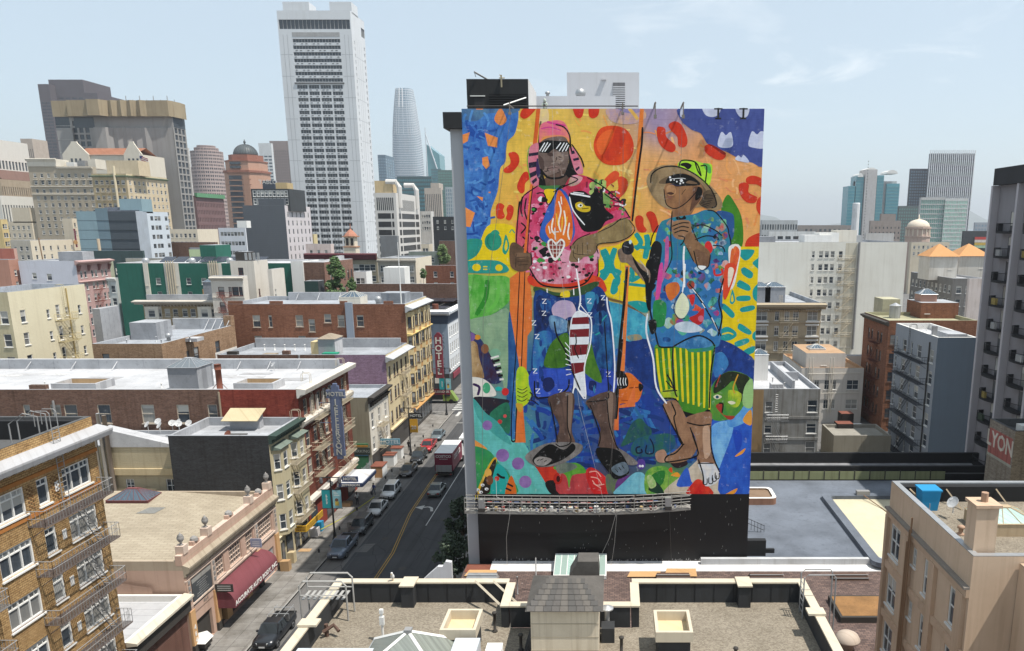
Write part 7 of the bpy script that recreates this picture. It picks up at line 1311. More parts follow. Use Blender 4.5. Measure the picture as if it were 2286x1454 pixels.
rt9('grey_green_annex','grey annex with blue shutter above the chalk white block',1932,1995,521,250,pl9('annex_grey',(.52,.51,.50),bs=0),(4,2,.4,.4,2,24),v=535)
p=at(2193,543,Y=478);o=thing('painted_billboard','red white and yellow painted sign band on the dark hall','sign',p);
for i,c in enumerate(((.5,.06,.05),(.6,.55,.5),(.55,.38,.08),(.35,.5,.35))):bx9(o,'stripe',p.x-5,p.x+7,477.5,478,p.z-3+(3-i)*1.7,p.z-1.4+(3-i)*1.7,pl9('billboard_%d'%i,c,bs=0))
from mathutils.geometry import delaunay_2d_cdt
# ---------------------------------------------------------------- the mural: flat paint on the end wall, each shape its own coat
def lin(h):return tuple((lambda c:c/12.92 if c<=.04045 else((c+.055)/1.055)**2.4)(int(h[i:i+2],16)/255)for i in(0,2,4))
ZO={'A':(960,140,2.908),'B':(1340,200,3.305),'C':(1020,600,2.795),'D':(1340,600,2.795)}
class Paint:
 n=0
 def __init__(s):s.mb=MB();s.c=[]
 def pt(s,g,x,y,d=0):o=ZO[g];p=at(o[0]+x/o[2],o[1]+y/o[2],Y=67.99);return Vector((min(max(p.x,XL),XR),67.99-d,min(max(p.z,11.36),ZT)))
 def face(s,P,c1,c2):
  if len(P)<5:s.mb.q(P);s.c.append((len(P),lin(c1),lin(c2 or c1)));return
  Q=[]
  for p in P:
   if not Q or(p-Q[-1]).length>.004:Q.append(p)
  r_=delaunay_2d_cdt([Vector((p.x,p.z))for p in Q],[],[list(range(len(Q)))],1,1e-5)
  for f_ in r_[2]:s.mb.q([Vector((r_[0][i].x,P[0].y,r_[0][i].y))for i in f_]);s.c.append((len(f_),lin(c1),lin(c2 or c1)))
 def curve(s,P,closed,k=4):
  out=[];n=len(P)
  for i in range(n if closed else n-1):
   p0,p1,p2,p3=(P[(i-1)%n],P[i],P[(i+1)%n],P[(i+2)%n])if closed else(P[max(i-1,0)],P[i],P[i+1],P[min(i+2,n-1)])
   for q in range(k):
    t=q/k;out.append(tuple(.5*(2*p1[a]+(p2[a]-p0[a])*t+(2*p0[a]-5*p1[a]+4*p2[a]-p3[a])*t*t+(3*p1[a]-p0[a]-3*p2[a]+p3[a])*t**3)for a in(0,1)))
  if not closed:out.append(P[-1])
  return out
 def sh(s,g,c1,pts,c2=None,sm=1):
  P=[tuple(map(float,q.split(',')))for q in pts.split()];Paint.n+=1
  if sm:P=s.curve(P,True)
  s.face([s.pt(g,x,y,.00002*Paint.n)for x,y in P],c1,c2);return s
 def ell(s,g,c1,cx,cy,rx,ry=None,c2=None):ry=ry or rx;Paint.n+=1;s.face([s.pt(g,cx+rx*math.cos(k*.3142),cy+ry*math.sin(k*.3142),.00002*Paint.n)for k in range(20)],c1,c2);return s
 def st(s,g,c,pts,w=6,sm=1):
  if c[0]in '01':w*=1.25
  P=[tuple(map(float,q.split(',')))for q in pts.split()];Paint.n+=1
  if sm and len(P)>2:P=s.curve(P,False)
  L_,R_=[],[]
  for i,(x,y)in enumerate(P):
   a,b=P[max(i-1,0)],P[min(i+1,len(P)-1)];dx,dy=b[0]-a[0],b[1]-a[1];l=math.hypot(dx,dy)or 1;ww=w/2*(.75 if i in(0,len(P)-1)else 1)
   L_.append(s.pt(g,x-dy/l*ww,y+dx/l*ww,.00002*Paint.n));R_.append(s.pt(g,x+dy/l*ww,y-dx/l*ww,.00002*Paint.n))
  for i in range(len(P)-1):s.face([L_[i],R_[i],R_[i+1],L_[i+1]],c,None)
  return s
 def b9(s,name,parent,label=None):
  me=s.mb.mesh(name,MPAINT);a=me.color_attributes.new('c1','FLOAT_COLOR','CORNER');b=me.color_attributes.new('c2','FLOAT_COLOR','CORNER');A,B=[],[]
  for n,c1,c2 in s.c:A+=[*c1,1]*n;B+=[*c2,1]*n
  a.data.foreach_set('color',A);b.data.foreach_set('color',B);o=link(bpy.data.objects.new(name,me),parent)
  if label:o['label']=label
  return o
MPAINT,_t,_b=_mat('mural_paint');_c1=node(_t,'VertexColor',layer_name='c1');_c2=node(_t,'VertexColor',layer_name='c2')
_f=noise(_t,wallco(_t,1,.55),1.1,8,.4,.62,.7);_col=mixc(_t,_f,_c1.outputs[0],_c2.outputs[0]);_col=mixc(_t,noise(_t,wallco(_t,.5,5),1.6,5,.5,.85),_col,mixc(_t,1.0,_col,(.76,.76,.78),'MULTIPLY'))
_col=mixc(_t,noise(_t,wallco(_t,2.2,.7),1.0,6,.45,.8),_col,mixc(_t,1.0,_col,(.8,.8,.82),'MULTIPLY'))
_col=mixc(_t,noise(_t,pos(_t),2.2,4,.62,.8),_col,mixc(_t,.35,_col,(.75,.75,.75)))
_w=node(_t,'TexBrick',Scale=1.0,offset=0.0);_t.links.new(wallco(_t),_w.inputs['Vector']);_w.inputs['Brick Width'].default_value=60;_w.inputs['Row Height'].default_value=3.45;_w.inputs['Mortar Size'].default_value=.03;_w.inputs['Mortar Smooth'].default_value=1.0
_col=mixc(_t,_w.outputs['Fac'],_col,mixc(_t,1.0,_col,(.82,.82,.82),'MULTIPLY'))
_t.links.new(_col,_b.inputs['Base Color']);_b.inputs['Roughness'].default_value=.75;_b.inputs['Specular IOR Level'].default_value=.25;bump(_t,_b,noise(_t,wallco(_t,.6,6),2.5,4,0,1),.25,.02)
# ground coat: colours drift across the wall
CP=[(.2,.05,'f0c24c'),(.28,.1,'f6cf55'),(.42,.08,'f2c552'),(.55,.04,'d9a878'),(.64,.02,'a996b8'),(.5,.2,'f5cc55'),(.62,.15,'f3b26a'),(.8,.15,'f2a86a'),(.9,.25,'f6a85e'),(.75,.3,'f4a458'),(.97,.32,'f6b066'),(.2,.25,'f4b84e'),(.2,.33,'f2b23c'),(.45,.3,'f4b052'),(.55,.32,'f0a058'),(.4,.22,'f6c552'),(.15,.36,'ecd01a'),(.5,.42,'efd012'),(.6,.42,'efd012'),(.95,.42,'efcd14'),(.92,.6,'e9c80e'),(.1,.5,'5d9a70'),(.12,.6,'8fae88'),(.2,.62,'2b6a9a'),(.3,.7,'1f4f90'),(.55,.55,'38a0b8'),(.6,.62,'1d4aa0'),(.62,.75,'1a3f98'),(.6,.85,'1d3f90'),(.3,.85,'2550a0'),(.35,.92,'2a4aa0'),(.75,.8,'1c3c94'),(.8,.66,'2a58a8'),(.95,.7,'2348a0'),(.15,.85,'52a8a0'),(.2,.95,'60b8b0'),(.95,.9,'2f62cc'),(.9,.97,'3068d0'),(.5,.95,'4a4a60'),(.7,.95,'5a8a50')]
BG_=Paint();nx,nz=44,58
def bgc(s,t):
 W_=[(1/((s-a)**2+(t-b)**2*1.6+.0006)**1.6,lin(h))for a,b,h in CP];q=sum(w_ for w_,_ in W_);return[sum(w_*c[k]for w_,c in W_)/q for k in range(3)]
V=[(XL+(XR-XL)*i/nx,67.992,ZT-(ZT-11.36)*j/nz)for j in range(nz+1)for i in range(nx+1)];Fc=[(j*(nx+1)+i,(j+1)*(nx+1)+i,(j+1)*(nx+1)+i+1,j*(nx+1)+i+1)for j in range(nz)for i in range(nx)]
me=bpy.data.meshes.new('mural');me.from_pydata(V,[],Fc);me.materials.append(MPAINT);C=[bgc(i/nx,j/nz)for j in range(nz+1)for i in range(nx+1)]
for nm,g_ in(('c1',1.0),('c2',.86)):
 a=me.color_attributes.new(nm,'FLOAT_COLOR','CORNER');a.data.foreach_set('color',[x for f_ in Fc for vi in f_ for x in(*[c*g_ for c in C[vi]],1)])
MURAL=link(bpy.data.objects.new('mural',me),MUR);MURAL['label']='huge colourful painted mural of two standing figures'
B_=BG_;TL,YE='1a9a98','f0d010'
def dabs(P_,g,box,cols,n,w,ln,seed):
 r_=random.Random(seed)
 for k in range(n):
  x,y,a,l=r_.uniform(box[0],box[2]),r_.uniform(box[1],box[3]),r_.uniform(-.5,.5)+(1.4 if r_.random()<.45 else 0),r_.uniform(.4,1)*ln
  P_.st(g,r_.choice(cols),'%.0f,%.0f %.0f,%.0f %.0f,%.0f'%(x-l*math.cos(a),y-l*math.sin(a),x+r_.uniform(-9,9),y+r_.uniform(-9,9),x+l*math.cos(a),y+l*math.sin(a)),r_.uniform(.5,1)*w)
BLS=['1a3a80','2a60b0','1a4aa0','16306c','3478b8','24508c','1c3f98','2a6a98']
NB=Paint.n
dabs(B_,'C',(400,640,1118,1230),BLS,150,26,66,1);dabs(B_,'D',(110,450,700,1200),BLS,140,26,66,2);N1,Paint.n=Paint.n,NB;dabs(B_,'A',(540,310,1400,1050),['f8d868','f2b44e','f6c85a','f0a450','f4d080'],90,16,50,3);dabs(B_,'B',(330,300,1190,1040),['f6b070','ee9850','f4a860','f8bc80','e89060'],80,18,60,4);Paint.n=N1
B_.sh('A','2f62b4','205,290 380,290 562,290 555,450 500,520 490,640 455,690 440,830 395,960 390,1050 330,1150 240,1170 190,700','4f8cd0')
B_.sh('A','3d5f92','205,290 560,290 540,330 380,330 300,380 205,360','5a86a8').sh('A','1c4a9c','230,380 290,430 400,480 350,500 260,470','2a5ab0')
dabs(B_,'A',(215,330,420,1130),['3a70c0','5a98d8','2456a4','4a86c8','1f4c9c'],70,18,40,5)
for p in('458,295 492,352 495,382 460,408 424,385 420,352','300,290 345,290 342,306 298,305','205,468 258,452 245,510 205,528','355,455 440,488 435,552 375,540','338,618 375,608 388,670 365,692 340,662','302,866 345,875 340,900','225,940 292,975 262,1068 225,1065','375,840 395,838 390,850'):B_.sh('A','f2974a',p,'e88a4e',0 if p[0]in '32' else 1)
B_.sh('A',YE,'330,1150 392,1050 560,1080 560,1300 480,1310 245,1285 310,1240').sh('A','28988a','190,1165 335,1150 300,1255 190,1290','2f8f70').sh('A','28988a','190,1295 400,1282 480,1305 512,1350 440,1368 190,1358').ell('A',YE,302,1330,28,24).ell('A',YE,448,1332,24,22).st('A',YE,'345,1325 372,1325',10).st('A',YE,'345,1342 372,1342',10)
B_.ell('A','2a9c7e',410,1162,56,60,'1f8a70').sh('A','2a9c7e','395,1110 412,1088 440,1090 450,1115').st('A','177a66','380,1130 372,1170 395,1205',7).sh('A','1f9a80','492,1115 515,1190 492,1245 470,1225 475,1180').sh('A',YE,'495,1150 504,1190 492,1222 484,1200').st('A','2a9c7e','515,1105 532,1085 550,1108',7)
B_.sh('A','e8c8a0','700,294 760,294 770,380 720,400 690,380','f0d48a').sh('A','b89cb0','1150,294 1360,294 1400,360 1300,400 1180,380','e2b080').sh('A','8a86b8','1230,294 1390,300 1330,330 1250,320','c0a0a8').st('A','eab85a','1290,296 1320,330 1350,370',22)
for p in('585,340 600,303 640,292 690,292 655,340 620,364 595,358','510,590 550,580 578,610 575,660 530,712 485,714 480,690 518,660 522,630','600,722 632,710 648,750 618,785 612,838 585,846 565,800','430,930 455,912 483,930 474,960 486,1000 460,1016 432,1000','497,950 515,923 542,940 538,990 518,1024 492,1012 502,980','930,285 995,285 990,345 965,362 940,340','1035,285 1095,285 1092,340 1060,362 1032,345'):B_.sh('A','e0411c',p,'cf2c18')
B_.sh('A','e8501c','1068,500 1110,425 1200,410 1280,440 1320,520 1312,600 1250,660 1150,662 1090,620 1064,560','d63a14').sh('A','c8301a','1215,415 1270,470 1240,560 1170,640 1130,600 1180,520','d84018').sh('A','f0682a','1080,520 1130,450 1190,440 1160,520 1110,600')
for p in('1125,770 1190,705 1228,718 1215,760 1165,795 1135,822','1218,750 1250,740 1283,770 1275,830 1225,882 1185,868 1222,820'):B_.sh('A','e8562a',p,'dd4420')
B_.sh('B','4b5a9e','575,135 800,135 1225,135 1212,545 1120,540 1060,522 990,492 930,460 850,432 790,400 760,350 735,320 680,300 630,262 600,232','3f4c8e')
for p in('760,130 880,130 875,180 840,202 800,200 770,180','1000,130 1095,130 1090,190 1060,208 1020,192','888,322 905,316 927,338 950,318 968,322 980,405 950,430 885,427 866,400','1113,320 1130,310 1157,332 1187,308 1230,330 1225,430 1120,428 1092,402','995,515 1018,486 1040,502 1060,484 1100,537 1040,532','590,150 612,150 610,195 592,200'):B_.sh('B','d5d9ec',p,'c4cae4')
for p in('418,285 450,275 480,292 488,350 550,408 552,448 520,463 460,430 425,370','505,260 550,235 600,262 640,350 638,410 605,428 575,410 568,350 520,300','768,425 800,403 840,418 925,472 905,516 850,515 782,470','1078,655 1130,635 1200,665 1200,722 1150,700 1085,695','1022,705 1060,685 1097,705 1095,760 1157,795 1140,836 1080,832 1035,780','1160,812 1205,795 1205,940 1155,890','1068,1150 1100,1090 1200,1060 1200,1170 1100,1168','258,950 290,928 318,950 320,1000 344,1040 310,1058 270,1030','338,920 370,898 410,930 434,1040 415,1060 385,1050 365,980'):B_.sh('B','da3c1c',p,'cc3218')
B_.sh('B','8a1c14','795,403 840,415 925,468 905,480 850,440').sh('B','4a8a22','935,778 990,832 1047,960 1047,1160 960,1158 890,920','2f7a1c').sh('B','2c5a94','850,905 960,910 988,960 970,1110 850,1060','24508c')
B_.sh('B',YE,'970,1160 1210,1160 1210,1460 880,1460',None,0).sh('D',YE,'760,-60 1020,-60 1010,590 885,505 800,470 725,450','e4c40a',0).sh('B',TL,'1030,1185 1135,1185 1110,1240 1070,1262 1035,1232').sh('B',TL,'1125,1275 1200,1235 1200,1340 1150,1312')
for p in('1050,1320 1068,1313 1127,1355 1105,1396 1045,1358','1015,1420 1035,1408 1105,1450 1085,1480 1012,1440'):B_.sh('B',TL,p)
for p in('880,0 905,-2 952,42 930,62 885,25','853,102 868,90 937,118 922,139 858,115','855,174 930,169 931,199 857,201','877,245 955,229 959,256 885,272','755,225 780,222 838,280 820,308 760,250','860,352 878,344 942,390 928,413 863,380','840,460 915,434 927,460 855,488','885,520 950,484 990,500 915,542','1010,88 955,125 958,190 1010,205','1000,385 955,400 953,440 1000,455','742,420 760,375 800,364 846,395 846,425 800,450 750,446','825,130 842,195 825,222 808,205'):B_.sh('D',TL,p)
B_.sh('D',YE,'823,160 832,195 824,208 816,198').st('D',YE,'760,410 800,400 830,412',9)
B_.sh('B',YE,'0,1170 120,1150 220,1100 250,1058 480,1056 480,1460 0,1460','ecca0c',0).sh('D',YE,'-60,-60 310,-60 300,270 160,218 -40,130',None,0)
for p,w_ in(('20,1180 60,1300 10,1400',46),('110,1170 80,1290 130,1400 100,1460',34),('260,1060 300,1130 260,1180',30),('340,1070 350,1140 330,1250',34),('250,1160 420,1175',26),('430,1070 425,1150',20)):B_.st('B',TL,p,w_)
for p,w_ in(('0,30 60,10 130,30',30),('190,-10 200,50 150,90',24),('230,-20 250,40 190,80',20),('160,95 300,110',20),('180,40 300,60',8)):B_.st('D',TL,p,w_)
B_.sh('D',TL,'85,60 112,130 85,162 62,140').sh('D',TL,'0,90 30,100 20,160 0,150').sh('D',TL,'150,215 230,200 300,220 290,275 200,250')
B_.st('D','7a5a30','-20,150 60,190 150,215 280,300',14).sh('D','4fb4c8','-20,170 60,205 150,230 290,310 290,440 160,450 0,350','2a86b0').sh('D','1a3f8c','160,470 290,440 330,560 350,760 180,640 160,540','16306c').sh('D','c89a50','170,420 240,410 260,440 190,450','5a8a90')
B_.sh('D','17306e','735,450 800,460 880,505 1000,600 1000,700 900,680 800,640 690,720 700,560','22479a').sh('D','3f86c0','700,560 760,520 800,600 720,680','2a60a8')
# lower left
B_.sh('C','4aa834','40,60 200,45 330,60 335,190 210,290 40,330','7cc060').st('C','2d8a28','190,70 180,180 120,290',30).st('C','6abf4c','260,70 250,200 190,270',22).sh('C','95b28c','40,330 210,290 330,268 326,640 300,760 270,640 200,500 40,390','7fa080').ell('C','7fb090',240,530,34,32)
B_.sh('C','2c5f94','325,275 400,285 398,480 365,820 352,1085 300,1035 320,640','1d4a86').sh('C','3a2038','40,395 90,395 150,440 210,540 280,680 240,720 130,690 40,640','2a3a68').sh('C','c0a074','40,470 120,460 140,560 170,680 110,690 40,680','8f6a40').sh('C','efe6d8','40,690 140,680 210,720 245,790 150,800 40,800','d8d8d0').sh('C','1d2430','110,800 260,810 330,830 240,900 200,930 130,860','302028').sh('C','2a7a5a','200,920 290,840 330,860 330,1020 290,1010','206048').ell('C','46a878',185,745,24,34).ell('C','c03838',268,955,14).ell('C','d85050',300,920,11).ell('C','d8902a',128,428,20,16).ell('C','8a5a3a',175,500,24,30).ell('C','20b0a8',260,750,22,14).ell('C','d02a2a',302,768,22,24).ell('C','7a5a98',92,425,22,28).st('C','3a2050','100,720 140,740 130,790',16)
for k in range(7):B_.st('C','101010' if k%2 else 'e8e4dc','%d,%d %d,%d'%(212+k*9,560+k*22,262+k*5,545+k*24),17)
B_.sh('C','5cb6a8','60,800 105,812 180,900 250,952 310,1035 420,1088 500,1250 600,1410 370,1410 325,1270 235,1200 60,1060','6cc8c4').sh('C','3f9c98','105,812 180,900 250,952 310,1035 340,1100 240,1040 130,930','52aca0')
for x,y,r_ in((190,978,31),(285,1165,41),(382,1216,39),(427,1330,39)):B_.ell('C','9a78b4',x,y,r_,None,'8460a0')
B_.sh('C','e89a48','60,1050 130,1080 190,1130 100,1128').sh('C','3a9a4c','60,1130 190,1130 260,1210 330,1290 370,1410 60,1410','2a8a5a').sh('C','e0b020','120,1410 180,1260 230,1180 250,1200 200,1300 170,1410').sh('C','2a2018','140,1400 200,1250 235,1190 245,1215 215,1330 200,1400').sh('C','20a8a0','250,1220 320,1290 300,1410 210,1410').ell('C','e8b050',195,1275,22,28).ell('C','7a4a2a',205,1320,22,30).sh('C','d86a20','300,1410 340,1290 372,1410').st('C','1a1a1a','315,1340 350,1360',12).st('C','1a1a1a','305,1370 340,1385',12).ell('C','c83a30',250,1310,15).st('C','1a1a1a','250,1280 275,1300 300,1305',12)
for x,y in((130,1380),(160,1350),(185,1375),(150,1395)):B_.ell('C','f0f0f0',x,y,12,9).ell('C','101010',x+3,y+2,4)
B_.sh('C','d23a20','430,1170 500,1215 560,1200 660,1300 640,1410 600,1410 500,1250','c02c1c').sh('C','181414','550,1340 600,1320 680,1370 650,1410 590,1410').sh('C','c84848','640,1280 810,1260 870,1410 640,1410','b03840').sh('C','4a9a30','600,1240 740,1210 810,1270 720,1290 700,1370 680,1290','6aa83a').ell('C','b82418',630,1310,28,36).ell('C','400c0c',632,1312,12,20)
B_.sh('C','5a6a60','620,1220 700,1210 750,1240 640,1280','808878').sh('C','e02c2c','806,1262 840,1240 900,1275 938,1320 948,1410 860,1410 815,1330','c82020')
for p in('825,1270 870,1265 900,1300','835,1300 880,1310 905,1350','850,1340 900,1370','845,1320 870,1350 920,1345'):B_.st('C','f0b0a0',p,6)
B_.sh('C','5a5f60','930,1290 1000,1300 1010,1410 945,1410','6a8048').sh('C','6a3a80','1000,1320 1080,1290 1118,1330 1040,1410 990,1410').sh('D','86ccda','85,1410 150,1330 220,1272 280,1290 292,1410','68b4cc').sh('D','4a9a38','285,1270 380,1230 470,1270 520,1300 420,1410 290,1410','9ac050').sh('D','2a7a30','320,1290 400,1260 390,1340 330,1370').sh('D','173a28','300,1380 350,1330 400,1410').sh('D','d8d8a8','290,1300 320,1290 350,1350 310,1370','8ac060').sh('D','f0a030','440,1290 480,1270 500,1300').sh('D','e05020','425,1255 445,1240 450,1275')
B_.sh('D','d8cbb6','400,1410 520,1280 600,1200 640,1170 740,1250 760,1410','c8b8a0').sh('D','3a6ad0','475,1350 540,1240 570,1330 600,1350 540,1360','2a58c0').sh('D','c81818','540,1410 575,1340 612,1313 655,1340 705,1410','e04028').sh('D','3068d0','690,960 780,930 960,920 960,1410 748,1410 745,1250 690,1100','2450b8').sh('D','88c4ec','695,985 790,950 830,1000 760,1200 735,1240 700,1120','5a9ce0').sh('D','1f48b8','830,1010 880,1030 880,1110 850,1140').sh('D','f0a038','845,1165 905,1120 890,1152 850,1172').sh('D','f0a038','780,1410 855,1370 830,1410').sh('D','4a90d8','810,860 900,840 950,870 950,930 830,990 790,960','70b0e0').sh('D','e8a040','890,940 940,880 945,970 915,972')
B_.sh('D','3d8a3c','690,745 800,640 938,682 920,780 880,880 800,942 690,930','6a9a30').sh('D','1c2418','720,700 800,642 900,660 930,690 900,760 880,830 860,760 830,700 780,740 710,780','2f3a1c').sh('D','c8d030','800,760 880,780 860,860 810,850','7ab030').sh('D','a8382a','720,860 770,840 765,910 840,920 800,942').sh('D','e8e4c0','705,800 730,785 760,800 730,815').ell('D','20506a',730,801,10).sh('D','e8e4c0','795,832 820,825 845,838 818,848').st('D','a8382a','750,660 720,740',8).st('D','d8a030','860,660 830,740 840,780',8).st('D','101410','740,840 765,845 760,900',8).sh('D','9fc880','900,740 950,690 950,860 890,850')
B_.sh('D','2f6a48','200,960 250,935 285,970 320,1010 300,1080 210,1080 130,1110 160,1040','1f4a60').sh('D','1f5080','230,1060 440,1030 460,1120 350,1170 200,1160','2a6a50').st('D','0c1430','250,1110 225,1120 230,1150 260,1145 255,1125',8).st('D','0c1430','290,1100 285,1150 330,1150 330,1100 310,1060',7).ell('D','5a4098',255,1220,27,34).ell('D','f0f0f0',248,1232,8).ell('D','f0f0f0',264,1232,8).sh('D','2a1c20','440,1210 520,1190 545,1220 480,1245').sh('D','6a3a20','590,600 592,600 592,602')
B_.sh('D','e87a28','120,680 180,650 240,700 265,740 232,830 130,842 110,860','d86820').sh('D','101010','245,715 270,735 250,768 238,740').st('D','5a1c08','180,745 240,740',7).st('D','a03a18','130,820 200,825',6).st('D','a03a18','130,850 195,850',6)
# tall orange poles
B_.sh('A','e8702a','690,288 716,288 705,420 690,560 664,560 680,420','d85a20',0).sh('C','e8803a','395,10 448,10 470,200 468,380 440,420 435,640 412,860 430,1085 362,1085 380,850 388,600 330,260 330,60','e06f2c',0).sh('B','e87a30','293,130 322,130 304,480 240,965 222,960 268,480','f08a3a',0).sh('C','e87c38','1078,-20 1062,300 1046,640 1016,640 1036,400 1050,-20','f08c44',0).sh('C','dd6a34','985,860 1060,840 1112,720 1112,860 1010,870 1010,1008 973,1008','e88040',0)
B_.sh('C','3a78b0','342,650 362,650 366,1060 340,1070','2a5a98',0).st('C','0c0c0c','392,20 370,500 360,640 342,900 340,1072',5).st('C','0c0c0c','424,20 410,420 400,640 376,820 364,1075',5).st('C','0c0c0c','340,1070 352,1080 364,1072',8).sh('C','c8d820','372,640 425,620 470,730 460,800 430,850 375,850','9ac828').sh('C','d0a030','370,840 412,850 400,895 378,880')
for y in(745,765,790,815):B_.st('C','1a2a10','376,%d 408,%d 440,%d'%(y,y+12,y-6),4)
B_.st('C','1a1a10','440,820 475,825 510,850',5).st('C','1a1a10','455,770 470,790 462,820',7)
B_.st('B','0e0b0a','312,278 306,400 290,520 262,740 236,972',12).st('C','0e0b0a','1062,-10 1040,250 1020,440 1004,640',14).st('C','0e0b0a','1030,440 1012,640',18).sh('C','0c0c0c','985,650 1035,640 1068,690 1062,740 1000,750 985,710').st('C','0c0c0c','1000,740 995,850 988,938',20).st('A','1a1210','716,380 708,480 700,620',5).st('A','1a1210','722,380 716,470',4)
for x in(1005,1022,1040,1055):B_.st('C','f0f0f0','%d,680 %d,705 %d,730'%(x,x-4,x+2),5)
B_.b9('painted_background',MURAL,'patterned background shapes of the mural')
# first figure: pink hat, striped hood, pink shirt, blue shorts
P=Paint();N1=Paint.n
P.sh('A','d87088','640,562 700,520 716,560 706,700 712,795 660,792 638,700','e08a98').sh('A','e08a9a','905,562 935,558 985,660 990,722 930,700','d87088')
for p in('640,590 705,580 706,600 642,610','640,650 705,640 706,675 642,685','645,720 690,700 690,730 650,750','660,770 690,745 695,765 668,790','915,575 935,570 942,590 918,596','928,625 965,615 968,632 932,640','942,690 968,672 972,685 950,705'):P.sh('A','241c34',p,None,0)
P.st('A','78b030','645,540 632,640 650,760',6).sh('A','3a2a5a','695,620 720,680 715,760 690,720')
P.sh('A','e8688c','708,490 714,412 760,382 850,376 892,420 908,502 850,480 770,478 715,525','f08a78').sh('A','f09068','720,520 740,480 850,470 905,500 890,515 800,490','ee9a50').st('A','d8408c','720,430 780,420 850,440',9).st('A','d8408c','760,385 800,395 880,410',14).st('A','120c0c','815,402 870,420 905,470 912,540 920,580',8).st('A','120c0c','920,530 960,590 985,630 1000,680',7)
P.sh('A','7d6a62','705,560 720,515 770,488 860,480 895,512 903,600 892,680 862,742 810,768 760,752 720,702 703,640','68554d').sh('A','9a8678','790,590 840,580 870,620 850,650 800,640','84716a').sh('A','5a4640','705,600 740,640 730,700 710,660','4f3c38').sh('A','8a746a','740,690 860,680 850,740 800,755 760,740','6a5850').sh('A','4a3832','760,590 790,585 800,605 775,608').sh('A','6e564a','752,745 905,690 918,722 880,792 790,812 745,800','4e3c34').sh('A','9c8078','758,690 800,668 842,684 800,702','7a5e58').st('A','3a2a28','762,690 800,682 842,686',4)
P.sh('A','0a0a0a','703,522 760,504 895,512 908,532 903,576 840,582 816,562 800,562 770,588 712,584',None,0)
for a in((712,575,745,520),(728,580,765,518),(745,578,782,525),(820,560,850,520),(838,575,872,520),(858,578,890,522),(880,575,900,535)):P.st('A','f4f4f4','%d,%d %d,%d'%a,9)
P.sh('A','100c0c','895,562 920,640 940,700 968,732 990,745 930,760 880,722 902,640').st('A','0e0a0a','715,690 760,742 815,752 870,735 902,680',11).sh('A','0e0a0a','722,700 745,760 752,800 770,920 745,850 712,830 706,780')
dabs(P,'A',(720,600,890,740),['5c4a44','8f7c72','6a5850','4a3a36','98857a'],26,9,16,6)
SHIRT='610,862 700,800 760,830 800,862 850,832 930,732 1050,750 1130,810 1230,900 1300,1015 1210,1032 1130,1060 1080,1120 1090,1250 1088,1385 1040,1392 930,1412 700,1402 648,1380 655,1230 590,1262 560,1172 570,1000'
P.sh('A','e0527c',SHIRT,'c23058').sh('A','d83a50','880,790 930,735 1050,752 1010,800 960,860 900,830','b82848').sh('A','6a9a4a','1110,840 1170,870 1190,950 1150,960 1120,900','98b868').sh('A','d8c8c8','1060,800 1110,830 1110,900 1070,870','c8a8b0').sh('A','e8a0b0','920,735 990,745 960,790 900,800','8a9a60').sh('A','e8b0c0','655,1180 780,1150 900,1220 1080,1200 1085,1300 950,1380 700,1390','d87898').sh('A','3f7a40','700,800 760,800 850,800 830,840 770,840').sh('A','f0c818','740,832 800,822 825,842 770,925')
dabs(P,'A',(600,880,800,1380),['c82050','f080a8','8a1838','f4a0b8','181014'],60,14,22,7);dabs(P,'A',(1000,780,1220,960),['c82050','f0c0cc','5a9a48','181014','8a1838'],40,13,24,8)
rr=random.Random(21)
for k in range(110):
 x,y=rr.uniform(668,1060),rr.uniform(870,1395)
 if 800<x<1060 and y<1200:continue
 if x>760 and y<1130:continue
 r_=rr.uniform(12,27);c=rr.choice(['141014']*8+['3f9a40','f4f0f0','f080a0','c02050']);P.sh('A',c,' '.join('%.0f,%.0f'%(x+r_*rr.uniform(.6,1.2)*math.cos(a),y+r_*.8*rr.uniform(.6,1.2)*math.sin(a))for a in(0,1.05,2.1,3.14,4.2,5.25)))
for k in range(46):
 x,y=(rr.uniform(1040,1130),rr.uniform(770,850))if k%3 else(rr.uniform(1140,1260),rr.uniform(900,1000));r_=rr.uniform(9,24);P.sh('A',rr.choice(['f4ecec','d02848','5a9a48','181014','f090b0','b0c870','c81c40','181014']),' '.join('%.0f,%.0f'%(x+r_*rr.uniform(.4,1.3)*math.cos(a),y+r_*rr.uniform(.4,1.3)*math.sin(a))for a in(0,1.05,2.1,3.14,4.2,5.25)))
P.sh('A','e46a80','570,1000 642,955 645,1100 655,1235 560,1195','c83050')
for p in('600,870 590,950 600,1000','625,880 615,960 630,1020','580,900 572,980','590,1040 620,1070 590,1110','600,1130 625,1160 600,1200'):P.st('A','120c10',p,8)
P.sh('A','3868c0','805,862 830,812 895,862 932,1020 938,1120 880,1202 800,1192 730,1152 712,1100 760,950','2c58b0').sh('A','f08428','838,826 905,930 928,1080 902,1185 830,1195 760,1122 752,1062 800,1000 812,920','e05818')
for p in('835,900 850,960 835,1040 850,1100','800,1010 790,1080 815,1120','870,960 880,1040 865,1120','905,1040 895,1110 905,1150','770,1060 780,1110','850,870 855,920'):P.st('A','f8f0e0',p,10)
for p in('820,980 830,1060','860,1000 855,1090','890,1000 885,1060'):P.st('A','f8c030',p,9)
P.sh('A','f0ece4','762,1165 790,1143 818,1168 850,1143 876,1165 868,1212 814,1288 772,1222').sh('A','8a3a30','774,1168 792,1156 818,1184 848,1156 865,1170 856,1208 814,1268 782,1218')
for p in('795,1158 800,1255','820,1180 822,1265','846,1160 838,1240','772,1185 865,1185','778,1212 858,1212','795,1236 838,1236'):P.st('A','f0ece4',p,5)
P.st('A','e8e4dc','810,1072 813,1150',9).st('A','e8e4dc','788,1100 836,1098',9).sh('A','e09090','800,1290 812,1330 786,1340')
